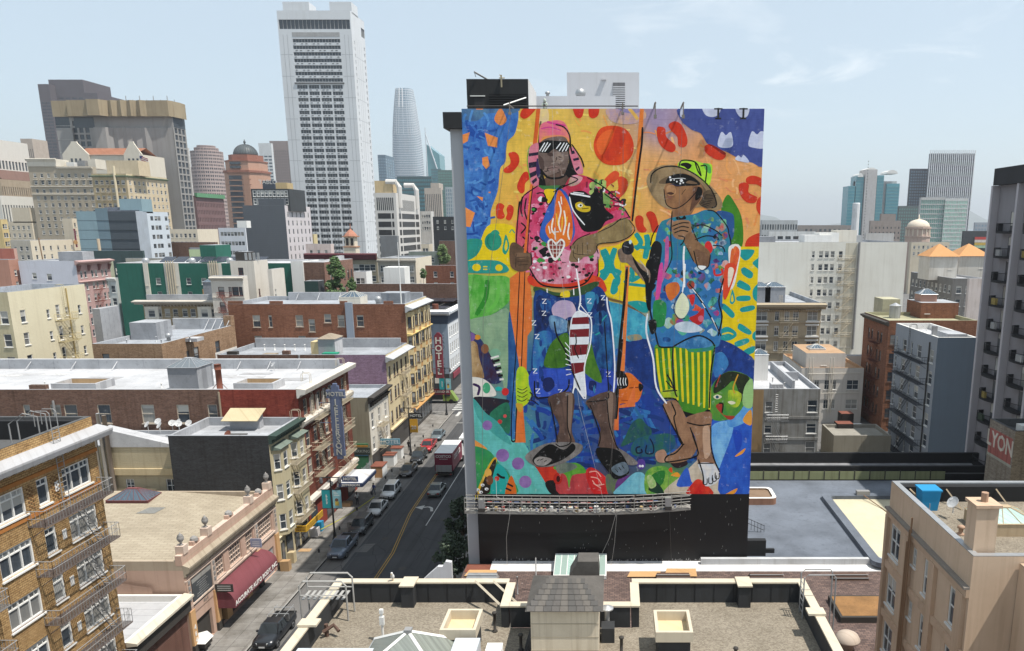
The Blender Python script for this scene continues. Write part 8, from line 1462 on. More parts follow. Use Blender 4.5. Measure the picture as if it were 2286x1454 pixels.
P.sh('A','0c0b0c','902,852 990,833 1040,860 1075,825 1090,850 1120,835 1132,940 1195,1002 1140,1032 1100,1085 1000,1095 950,1012 918,940',None).st('A','f4f4f4','912,850 980,860 1040,872',11).st('A','f4f4f4','905,870 930,960 1005,1055',8).st('A','f4f4f4','930,842 1000,850',8).sh('A','d8b820','945,915 980,905 1010,930 1040,935 1035,965 990,970 950,950').ell('A','f0f0e0',975,928,17,12).ell('A','101010',978,928,7).st('A','101010','985,950 1030,945',5)
P.sh('A','a08a5c','918,1192 960,1145 1090,1102 1130,1072 1242,1010 1292,1020 1314,1082 1288,1132 1220,1166 1100,1182 1062,1242 960,1248 922,1232','7f6a44').sh('A','7c6448','915,1225 950,1150 1050,1142 1088,1200 1055,1252 1000,1262 962,1292 905,1288','8f7754')
for p in('960,1180 955,1240','990,1170 990,1245','1020,1170 1025,1245','925,1230 960,1245 1055,1250','940,1190 930,1250 960,1288'):P.st('A','2a2018',p,4)
for p in('1090,1102 1180,1060 1242,1010','1290,1020 1330,1080 1290,1132 1210,1165 1090,1180 1092,1240','925,1185 960,1145 1040,1110'):P.st('A','0e0b0a',p,5)
P.sh('A','745640','522,1182 560,1170 640,1232 662,1252 652,1332 590,1358 530,1332 516,1260','54402f').sh('A','8a6a50','560,1235 640,1240 648,1260 600,1275 560,1262','6f543f')
for p in('565,1265 640,1262','568,1290 640,1288','572,1315 635,1312','560,1240 555,1330'):P.st('A','2a1c14',p,5)
P.sh('A','f08038','650,790 668,790 640,1050 625,1235 608,1235 630,1020','d86020',0).st('A','120c0a','668,800 650,960 632,1235',5)
for p in('610,862 580,930 565,1080 560,1172','700,800 640,840 610,862','1020,745 1130,810 1240,905','1130,850 1190,890 1250,910','1190,930 1250,940 1300,1010','1210,1030 1300,1000','900,735 960,760 880,800 800,840','690,850 740,850 770,925 830,820 880,795','655,1230 660,1300 648,1385','1090,1260 1088,1385 1040,1395'):P.st('A','0e0b0c',p,6)
P.st('A','f4f4f4','905,1290 940,1380 970,1450',7).st('A','f4f4f4','965,1270 968,1380',9).ell('A','141014',1284,1200,40,44,'343840').ell('A','c8e0ec',1300,1165,9,14).st('A','8a8a90','1255,1190 1290,1200',7)
P.sh('C','d83820','440,60 500,40 850,40 930,110 900,150 650,120 480,110','e05028').sh('C','2c4a2c','490,110 650,150 860,80 880,110 800,160 640,185 500,160','3a5a30').sh('C','c23058','455,20 500,-30 840,-30 850,30 780,70 700,92 600,95 500,75','e8b0c0').sh('C','f0d020','650,150 700,140 700,180 650,182').st('C','f4f4f4','562,125 565,160',9).st('C','f4f4f4','728,125 730,165',9)
rr=random.Random(5)
for k in range(26):x,y,r_=rr.uniform(475,830),rr.uniform(-30,80),rr.uniform(7,15);P.ell('C','16100f' if rr.random()<.75 else 'f0e8e8',x,y,r_,r_*.7)
P.st('C','0c0a0a','455,0 500,75 560,110 700,118 800,90 850,20',8).st('C','0c0a0a','505,140 560,165 660,175',6)
P.sh('C','1c4a92','490,140 640,180 800,160 880,110 932,170 962,300 985,772 812,792 795,740 762,690 722,772 490,800 462,640 482,400','0f2a62').sh('C','10204a','500,180 560,200 580,330 520,420 490,400','1a3a80').sh('C','0c1a40','860,180 920,200 930,330 870,260','14285a').sh('C','2f78a8','800,160 860,150 850,230 820,270','3f98b8').sh('C','28689c','840,330 940,280 970,600 880,640','12356e').st('C','2aa0a0','935,290 895,340 900,390 840,425',9).sh('C','3458c4','465,640 720,640 690,780 490,800','2844a8').sh('C','14245c','540,690 590,680 610,730 570,770 540,750').sh('C','3454b8','800,640 975,640 982,770 815,790','2a40a0').sh('C','14245c','830,700 870,710 860,760 825,750').sh('C','2a5aa8','490,420 590,400 570,560 480,640','3a88b0')
for k in range(34):
 x,y=rr.uniform(500,590)if k%2 else rr.uniform(840,950),rr.uniform(190,760);r_=rr.uniform(12,34);P.sh('C',rr.choice(['0c1838','2f70b0','12306e','0a1228','3a90b8','1c3f90']),' '.join('%.0f,%.0f'%(x+r_*.6*rr.uniform(.4,1.3)*math.cos(a),y+r_*1.5*rr.uniform(.4,1.3)*math.sin(a))for a in(0,1.05,2.1,3.14,4.2,5.25)),'1a3a7c')
P.sh('C','4a7a20','555,540 600,450 690,400 700,520 690,608 552,615','35641c').sh('C','3d7020','830,455 862,560 905,712 800,652 792,580','5a8a2a').sh('C','b8a4c4','594,240 640,200 720,210 745,290 690,305 640,350 600,290','d0b8c8').sh('C','2a4a88','575,300 640,300 700,340 690,390 600,400','7aa8c8')
P.sh('C','e8ecf0','715,310 755,262 805,285 826,330 824,460 792,620 800,800 742,742 724,780 730,650 706,560 702,400').sh('C','0d0d0d','690,330 710,325 700,380 690,400')
for p in('722,306 822,300 826,345 716,348','706,380 826,374 824,425 704,428','704,475 820,472 808,535 708,545','712,590 798,584 790,640 726,660'):P.sh('C','7a1c24',p,None,0)
P.st('C','f8f8f8','745,0 770,170 765,230',9).st('C','f8f8f8','775,215 760,255 800,280 838,320 832,470 795,620 803,812 740,735 722,785',8).st('C','f8f8f8','770,225 830,300',7).st('C','0c0c0c','608,330 625,420 680,520 712,620 770,760',8).st('C','0c0c0c','740,410 745,460 735,500 760,560',6).st('C','0c0c0c','770,490 775,540',5).st('C','0c0c0c','700,690 690,750 620,790 540,805 490,795 485,700',8)
for k in range(7):P.st('C','f8f8f8','%d,%d %d,%d'%(675+k*1,460+k*34,708+k*1,500+k*26),6)
for x,y in((545,205),(543,280),(480,340),(500,425),(487,640),(505,765),(825,203),(912,183),(830,290),(945,660),(785,680),(645,770)):P.st('C','f4f6fa','%d,%d %d,%d %d,%d %d,%d'%(x-14,y-14,x+12,y-16,x-10,y+12,x+15,y+12),7,0)
P.sh('C','6b5348','575,798 728,780 716,1000 738,1085 690,1112 615,1092 640,985 590,880','4a3831').sh('C','6b5348','808,822 985,770 978,1000 1000,1110 1012,1142 888,1112 895,1000 850,900','4c3a33').sh('C','8a7262','690,800 722,790 712,990 700,1060 690,950').sh('C','8a7262','940,800 975,790 968,1000 985,1090 955,1010')
P.sh('C','8f8a86','425,1172 520,1105 620,1082 770,1092 768,1150 640,1222 500,1235','6a645f').sh('C','0c0b0b','476,1180 575,1095 665,1130 720,1090 738,1128 660,1192 540,1234 490,1222').sh('C','8a8480','482,1195 520,1172 592,1190 548,1228 500,1225','a8a29c').sh('C','8a8480','1000,1118 1060,1150 1130,1215 1060,1222 990,1160','6c6662').sh('C','0c0b0b','868,1130 900,1115 1000,1130 1045,1180 1075,1250 1060,1290 990,1314 950,1272 885,1190').sh('C','5a6a74','962,1245 1045,1205 1072,1262 1010,1292','8090a0')
for p in('500,1200 515,1190','520,1195 540,1185','545,1205 560,1195','990,1250 1005,1270','1010,1238 1025,1258','1030,1228 1045,1248'):P.st('C','14120f',p,5)
for p in('692,780 690,980 712,1080 650,1110 615,1092','628,1085 612,980 580,830','830,850 870,960 895,1050 880,1110','935,800 950,960 985,1080 1010,1130','890,1180 940,1160 1000,1140','810,832 935,815 945,760 940,650 920,330'):P.st('C','0e0b0a',p,6)
P.st('C','f6f6fa','935,178 942,250 965,340 985,600 978,772',9)
P.b9('painted_figure',MURAL,'painted man in pink hat, sunglasses, pink shirt and blue shorts holding a pole')
# second figure: straw hat, blue flowered shirt, striped shorts
P=Paint();Paint.n=N1
P.sh('B','a88e68','343,685 372,605 470,558 590,568 720,628 825,722 895,815 890,880 820,893 740,868 600,892 480,872 395,800','8c7352').sh('B','6f5a42','430,690 500,640 640,625 740,690 800,790 740,850 700,800 640,720 520,700').sh('B','4a3c30','725,800 810,740 860,850 790,880 735,850','6a563e').sh('B','9ede28','575,568 605,518 690,524 762,545 825,560 810,695 770,692 700,618','c0ec40').sh('B','3a9a50','760,545 810,560 815,620 780,600','70c840').sh('B','0e0e0c','600,545 640,540 675,560 650,590 620,570 590,560')
for p in('580,570 600,525 680,528 720,560 745,640','700,540 720,600 745,640','740,565 785,570 775,690','372,690 385,620 470,572 590,575 720,640 820,740 858,850 820,875'):P.st('B','0e0d0b',p,8)
for k in range(9):P.st('B','0e0d0b','%d,%d %d,%d'%(735+k*5,850-k*9,790+k*9,870-k*13),5)
P.sh('B','a5764e','488,692 545,632 640,622 720,682 757,722 750,802 700,872 655,932 540,955 528,880 495,850 468,762','80593e').sh('B','c49468','490,720 540,700 560,760 520,790 495,770','a87850').sh('B','5e4030','690,720 752,730 745,800 700,860 660,900 680,800','6f4c38').sh('B','4a2c22','490,765 520,757 545,768 520,778').sh('B','8a5a48','495,790 530,785 525,800 500,803').st('B','160f0c','470,735 480,820 500,860 560,878 640,830 735,725',6).st('B','160f0c','600,775 630,735',4).sh('B','100c0b','720,720 745,730 755,760 735,800 705,820 700,790')
P.sh('B','0a0a0a','482,692 508,642 590,620 672,640 738,702 630,712 560,716 520,692').sh('B','7a6048','632,690 660,672 715,690 700,698')
for x,y,r_ in((515,648,8),(520,668,8),(598,672,12),(565,680,6),(590,694,7),(612,688,6),(545,668,5)):P.ell('B','f4f4f4',x,y,r_)
P.st('B','f4f4f4','525,660 600,655 630,660',4).st('B','3a3a60','515,700 600,712',5)
P.sh('B','2f6ea8','440,992 500,955 560,940 690,920 790,888 900,940 948,1050 965,1150 945,1300 905,1470 370,1470 400,1150','2a8a8a').sh('D','2f6ea8','330,-30 800,-30 765,150 755,420 718,492 600,472 450,492 330,490 308,200','3a80b8').sh('B','0c0c0e','380,1148 452,1145 440,1300 400,1470 335,1470','141418').sh('D','0c0c0e','285,-30 330,-30 312,250 285,200')
rr=random.Random(33);CL=['4aa060','2a9098','1f4f98','d23030','e87a40','6ab0d8','205a40','c0d8e8','7a4aa0','2a6ab0','88b850','103060','60c0b0']
for k in range(95):
 x,y=rr.uniform(480,940),rr.uniform(950,1440)
 if 530<x<820 and y<1320 and x<560+(y-950)*.8:continue
 r_=rr.uniform(12,34);c=rr.choice(CL+['0e1420','0e1420']);P.sh('B',c,' '.join('%.0f,%.0f'%(x+r_*rr.uniform(.4,1.3)*math.cos(a),y+r_*rr.uniform(.4,1.3)*math.sin(a))for a in(0,.9,1.8,2.7,3.6,4.5,5.4)),rr.choice(CL))
for k in range(64):
 x,y=rr.uniform(345,745),rr.uniform(0,470);r_=rr.uniform(14,36);c=rr.choice(CL);P.sh('D',c,' '.join('%.0f,%.0f'%(x+r_*rr.uniform(.4,1.3)*math.cos(a),y+r_*rr.uniform(.4,1.3)*math.sin(a))for a in(0,.9,1.8,2.7,3.6,4.5,5.4)),rr.choice(CL))
P.sh('B','d82c2c','770,1150 790,1120 815,1130 830,1180 805,1215 785,1190').st('B','d82c2c','840,1330 850,1370 900,1360 895,1320',16).sh('B','d86a9a','480,1110 505,1100 500,1300 450,1440 440,1440 475,1280','9a50a0').sh('D','d84a9a','370,-20 392,-20 375,150 345,215 350,120').sh('D','28924c','335,205 410,215 405,330 385,362 335,350','1f7a40').sh('D','e08030','415,100 480,85 495,140 440,200 410,150','d0602a').sh('D','c02424','600,285 645,248 640,330 605,350 555,310').ell('D','d06a80',628,312,18,20).sh('D','d02828','555,170 590,165 580,230 565,220').sh('D','d8e0e8','470,345 560,330 640,380 560,400 480,385','b8ccd8')
P.sh('D','e9ebcc','512,150 548,195 552,260 512,312 470,290 468,230 490,180','dfe6b8').st('D','f6f6f6','530,-30 522,80 512,150',9).st('D','1a2a4a','510,145 470,200 460,260 490,310 530,310',5)
for k in range(9):P.st('D','f2f4f0' if k%3==1 else '0e1016','%d,%d %d,%d'%(555+k*20,95+k*30,625+k*16,180+k*30),8)
P.sh('B','967050','528,1002 560,968 650,966 672,1010 665,1082 600,1108 540,1082','a87e5c').sh('B','96704e','615,1102 672,1050 722,1120 808,1200 804,1292 752,1316 690,1272 640,1172','7a583e').sh('B','6a4a36','700,1180 800,1230 790,1300 740,1300','86634a').sh('B','12100f','558,945 580,938 600,950 620,930 632,955 570,962')
for p in('530,1010 600,985 655,985','540,1035 600,1012 655,1020','545,1060 600,1040 650,1050','575,1080 620,1090 610,1130 590,1150','672,1010 700,1080 720,1120','690,1190 720,1310 760,1330 800,1300 812,1220','945,1050 965,1150 945,1300 900,1470','700,1010 760,1000 850,1040 900,1080','640,1170 690,1270','530,900 520,1080 528,1240 480,1350','790,890 850,905 930,1000 948,1050','430,1000 385,1080 372,1150','700,1110 780,1080 860,1090','830,1150 900,1160 920,1200'):P.st('B','0d0c0d',p,7)
P.sh('B','f2f2f0','722,1300 780,1305 760,1330 735,1325').st('B','f8f8f8','620,1155 615,1250 622,1460',14).sh('B','9a8270','128,1192 170,1165 212,1160 252,1252 362,1335 352,1435 262,1352 200,1282 150,1272','6a5648').sh('B','0e0c0c','240,1230 300,1320 358,1370 345,1470 320,1400 260,1300').st('B','c8b8a8','290,1260 345,1330 350,1370',7).ell('B','16161a',205,1180,44,40,'3a3a40').ell('B','d0e4ee',226,1130,9,16).st('B','9a9aa0','180,1180 225,1185',8)
P.sh('B','f0ebe4','950,1160 1035,1160 1010,1350 975,1470 895,1470 945,1300').sh('B','d83420','985,1165 1028,1195 1000,1340 965,1454 980,1330 960,1350','f08040').sh('B','e06a30','965,1190 985,1180 980,1260 955,1320').sh('D','e04828','780,-20 850,-20 830,70 785,190 765,150').sh('D','f0e0c8','800,0 835,10 800,120')
P.sh('D','4e9420','338,490 400,492 455,488 560,470 700,470 718,502 692,700 682,872 620,912 520,892 470,802 400,816 368,740','3d8028')
for x in range(352,700,37):t=(x-338)/370;P.st('D','e6d21c','%d,%d %d,%d %d,%d'%(x,500-10*t,x+14-14*t,650,x+34-40*t,790+95*t if x>440 else 775),15)
P.sh('D','6aa838','385,762 480,756 482,806 395,812','c8cc28').sh('D','3d9a40','540,470 700,468 690,510 560,520','2a7a90').sh('D','2a6aa0','450,475 560,440 640,425 700,480 560,500','5a9ac8')
for p in('455,488 452,600 465,760 480,800','415,660 440,700 462,760','410,700 450,745','390,765 480,760','390,810 470,815 500,880 560,905 620,912 672,880','715,490 690,650 680,870','450,490 540,440 620,418 690,450 715,485','735,420 760,300 740,200 770,60','340,380 360,470 380,490 450,490','318,60 312,260 340,360'):P.st('D','0d0d0c',p,8)
P.sh('D','0d0c0c','510,890 560,905 620,915 672,878 685,900 620,930 540,925')
P.sh('D','a98060','390,852 470,822 522,902 562,1000 605,1102 562,1182 482,1212 410,1207 398,1182 510,1092 450,980','8a644a').sh('D','c29a80','345,1150 400,1130 420,1200 360,1205','a88068').sh('D','a87f60','530,932 685,892 692,1000 698,1150 712,1215 612,1215 602,1080 560,990','86614a').sh('D','c8a488','640,1000 680,990 690,1140 650,1180').sh('D','e8e4de','612,1217 702,1217 748,1290 720,1340 655,1356 640,1290','d0d8e4')
for p in('390,850 440,960 515,1090','440,830 470,900 460,940 500,1080 525,1095','520,1095 470,1150 415,1170 410,1205 500,1195 600,1170 605,1120 560,990','690,980 695,1140 745,1270','612,1190 640,1280 645,1345','540,960 620,978 690,970','608,1215 705,1215','410,1180 425,1165','575,1040 600,1110'):P.st('D','0e0c0b',p,7)
for x,y in((655,1325),(690,1320),(712,1305),(730,1290)):P.st('D','12100f','%d,%d %d,%d %d,%d %d,%d'%(x-12,y-18,x-12,y+18,x+10,y+18,x+12,y-16),5)
P.st('D','f6f8fc','295,280 288,400 330,560 350,740 415,842',11).st('D','f6f8fc','318,340 330,370',14).sh('D','101012','300,330 345,320 350,380 320,410')
P.b9('painted_figure',MURAL,'painted person in wide straw hat, dark glasses, blue flowered shirt and striped shorts')
# ---------------------------------------------------------------- roof in the foreground
WOOD=pl9('new_cream_coping',(.55,.48,.37),amt=.12);MEMB=pl9('black_roofing_felt',(.035,.037,.04),rough=.7,amt=.25);ZF,ZC=17.6,18.62
FR=thing('near_roof','near flat gravel roof with cream coping and black upstands','building',(-2,25,0));xl,xr,yf=-13.9,9.5,35.0
bx9(FR,'wall_block',xl,xr,12,32.55,0,ZF-.01,pl9('near_wall',(.3,.28,.25)),GRV);bx9(FR,'wall_block',xl,-5.2,32.56,yf+.35,0,ZF-.01,pl9('near_wall',(0,0,0)),GRV);bx9(FR,'wall_block',.85,xr,32.56,yf+.35,0,ZF-.01,pl9('near_wall',(0,0,0)),GRV)
def up(x0,y0,x1,y1,zt=ZC):bx9(FR,'upstand',x0,x1,y0,y1,ZF-.02,zt,MEMB);bx9(FR,'coping',x0-.04,x1+.04,y0-.04,y1+.04,zt,zt+.08,WOOD)
up(xl,yf,-5.3,yf+.35);up(.9,yf,xr,yf+.35);up(xl,15,xl+.35,yf-.07);up(xr-.35,15,xr,yf-.07);up(-5.3,32.6,-4.95,yf-.07);up(.8,32.6,1.15,yf-.07);up(-4.88,32.6,.73,32.95)
for x in(-10.2,6.4):bx9(FR,'pier',x-.3,x+.3,yf-.55,yf-.005,ZF-.02,ZC+.02,MEMB);bx9(FR,'pier_cap',x-.36,x+.36,yf-.62,yf+.42,ZC+.1,ZC+.17,WOOD)
for k in range(24):
 x=xl+.8+k*.95
 if not-5.4<x<1.0:bx9(FR,'felt_lap',x,x+.03,yf-.02,yf-.003,ZF,ZC-.02,pl9('felt_edge',(.02,.02,.022),bs=0))
bx9(FR,'corner_block',xl-.1,xl+.75,30.6,31.2,ZC+.1,ZC+.2,WOOD);bx9(FR,'corner_block',xr-.7,xr+.1,31.6,32.2,ZC+.1,ZC+.2,WOOD)
BLK=pl9('cream_membrane',(.60,.52,.40),amt=.25,scale=2);bx9(FR,'stair_house',-3.55,-.68,29.4,32.4,ZF,20.25,BLK)
for k in range(3):bx9(FR,'membrane_lap',-3.56,-.67,29.385,29.397,18.3+k*.62,18.33+k*.62,pl9('lap_tan',(.4,.34,.25),bs=0))  # thin strips in a darker tan mark the membrane laps
SHG=roofm('grey_brown_shingle',(.11,.10,.09),.3,4);A=[(-3.75,29.2,20.22),(-.48,29.2,20.22),(-.48,32.6,20.22),(-3.75,32.6,20.22)];T=[(-2.9,30.7,20.8),(-1.35,30.7,20.8),(-1.35,31.3,20.8),(-2.9,31.3,20.8)]
mb=MB();mb.hexa(A,T);o=mb.b9('hip_roof',SHG,FR)
for k in range(6):
 t=(k+.5)/6;y=29.2+1.5*t;z=20.22+.78*t;w0=-3.75+.85*t;w1=-.48-.87*t;n=9
 for i in range(n):
  a=w0+(w1-w0)*i/n;mb=MB();b=w0+(w1-w0)*(i+.96)/n;mb.hexa([(a,y-.14,z-.06),(b,y-.14,z-.06),(b,y+.1,z+.065),(a,y+.1,z+.065)],[(a,y-.14,z-.035),(b,y-.14,z-.035),(b,y+.1,z+.075),(a,y+.1,z+.075)]);mb.b9('shingle',pl9('shingle_%d'%((i*7+k*3)%3),[(.10,.092,.085),(.125,.113,.10),(.085,.08,.075)][(i*7+k*3)%3],bs=.2),o)
mb=MB();mb.hexa([(-2.1,32.6,20.2),(-.7,32.6,20.2),(-.7,33.6,20.2),(-2.1,33.6,20.2)],[(-1.7,32.6,20.9),(-.75,32.6,20.9),(-.75,33.6,20.9),(-1.7,33.6,20.9)]);mb.b9('dormer',SHG,FR)
for(x0,x1,y0,y1,sk)in((-7.5,-5.95,29.7,31.55,.12),(1.75,3.35,29.5,31.45,0)):
 zt=18.75;bx9(FR,'curb',x0+.1,x1-.1,y0+.1,y1-.1,ZF-.02,zt-.12,MEMB);mb=MB()
 for q in((x0,y0,x1,y0+.14),(x0,y1-.14,x1,y1),(x0,y0+.14,x0+.14,y1-.14),(x1-.14,y0+.14,x1,y1-.14)):mb.box(q[0],q[1],zt-.12,q[2],q[3],zt+.35)
 mb.b9('curb_frame',WOOD,FR);mb=MB();mb.q([(x0+.14,y0+.14,zt-.1),(x1-.14,y0+.14,zt-.1),(x1-.14,y1-.14,zt-.1),(x0+.14,y1-.14,zt-.1)]);mb.b9('plywood_floor',pl9('pale_ply',(.62,.50,.30),amt=.12),FR)
gp=Vector((-8.6,28.6,0));A=[(-10.4,26.9,18.5),(-6.85,26.9,18.5),(-6.85,30.0,18.5),(-10.4,30.0,18.5)];C_=(-8.6,28.9,19.5);o=bx9(FR,'skylight_curb',-10.45,-6.8,26.85,30.05,ZF,18.48,STEEL);gs=glassm('skylight_glass',(.13,.14,.125),(.2,.21,.19),.4,.12)
for k in range(4):
 j=(k+1)%4;mb=MB();mb.q([A[k],A[j],C_]);mb.b9('pane',gs,o);a,b,c=Vector(A[k]),Vector(A[j]),Vector(C_);mb=MB();mb.bar(a,c,.12);mb.b9('glazing_bar',WHT,o)
bx9(FR,'skylight_cap',-8.75,-8.45,28.75,29.05,19.45,19.62,IRON);bx9(FR,'metal_duct',-6.75,-5.7,27.4,29.4,ZF,18.9,pl9('pale_sheet',(.50,.53,.56),rough=.45,amt=.1));bx9(FR,'meter_box',-5.35,-4.7,28.5,29.1,18.3,18.85,WHT);bx9(FR,'metal_coping',-13.3,-10.0,28.3,29.0,18.35,18.66,pl9('pale_sheet',(0,0,0)))
mb=MB();mb.tube([(-10.5,31.4,ZF),(-10.5,31.4,19.1)],.06,6);mb.box(-10.6,31.32,18.4,-10.4,31.48,18.8);mb.box(-10.58,31.33,18.95,-10.42,31.47,19.15);mb.b9('standpipe',WHT,FR)
for(x,y,h,m_)in((-4.15,30.6,.7,DKF),(.3,30.3,.75,DKF),(5.2,29.6,.65,DKF),(-5.55,32.2,.9,DKF)):vent(FR,x,y,ZF,.07,h,m_,True)
bx9(FR,'black_box_vent',-.6,.0,31.2,31.9,ZF,18.3,MEMB);mb=MB();mb.lathe(-.35,32.1,[(.12,ZF),(.12,18.75),(.3,18.8),(.3,18.86),(.05,18.98)],14);mb.b9('mushroom_vent',STEEL,FR);mb=MB();mb.hexa([(-4.0,30.0,ZF),(-3.58,30.0,ZF),(-3.58,31.4,ZF),(-4.0,31.4,ZF)],[(-3.6,30.0,18.6),(-3.58,30.0,18.6),(-3.58,31.4,18.9),(-3.6,31.4,18.9)]);mb.b9('lean_board',MEMB,FR)
for k in range(2):mb=MB();x=-6.9+k*.9;mb.tube([(x,34.9,18.8),(x+1.9,33.0,18.1)],.07,4);mb.b9('timber_strut',WOOD,FR)
mb=MB();rl=Vector((0,0,0))
for y in(33.2,34.1):mb.tube([(-14.9,y,15.5),(-14.9,y,19.4),(-14.7,y,19.62),(-12.9,y,19.62),(-12.7,y,19.4),(-12.7,y,ZF)],.045,6);mb.tube([(-14.9,y,18.9),(-12.7,y,18.9)],.035,5)
for k in range(8):mb.box(-14.85+k*.27,33.2,18.68,-14.72+k*.27,34.1,18.71)
mb.b9('roof_ladder_stand',pl9('ladder_aluminium',(.36,.35,.33),rough=.5),FR)
mb=MB()
for y in(33.4,34.0):mb.tube([(9.0,y,ZF),(9.0,y,19.7),(9.2,y,19.85),(10.4,y,19.85),(10.5,y,19.7),(10.5,y,16)],.035,5)
for k in range(6):mb.bar((9.0,33.4,17.9+k*.28),(9.0,34.0,17.9+k*.28),.03)
mb.b9('roof_ladder_stand',IRON,FR)
mb=MB();mb.tube([(-13.3,31.6,17.9),(-12.9,31.9,18.1),(-12.6,31.7,17.9)],.09,6);mb.tube([(-13.2,31.8,ZF),(-13.2,31.8,18.2)],.1,6);mb.b9('valve_pipes',BRN,FR)
mb=MB();mb.box(-14.25,15,16.9,-13.92,35.2,17.1);mb.b9('dark_gutter',DKF,FR)
p=at(876,1294,Y=35.1);root=thing('seagull','small white gull perched on the near roof coping','bird',(p.x,35.15,ZC+.09));z=ZC+.09;mb=MB();mb.lathe(0,0,[(.01,-.16),(.06,-.12),(.1,0),(.085,.12),(.05,.19),(.06,.24),(.055,.29),(.01,.33)],10);mb.sm=True;link(bpy.data.objects.new('body',mb.mesh('body',pl9('gull_white',(.7,.7,.68),bs=0))),root,Matrix.Translation((p.x,35.15,z+.2))@Matrix.Rotation(R(25),4,'X'));mb=MB()
for d in(-.03,.03):mb.tube([(p.x+d,35.15,z),(p.x+d,35.15,z+.12)],.012,4)
mb.b9('leg',pl9('gull_leg',(.6,.35,.1),bs=0),root);mb=MB();mb.tube([(p.x,34.98,z+.43),(p.x,34.9,z+.42)],.018,4,r2=.004);mb.b9('beak',pl9('gull_leg',(0,0,0)),root)
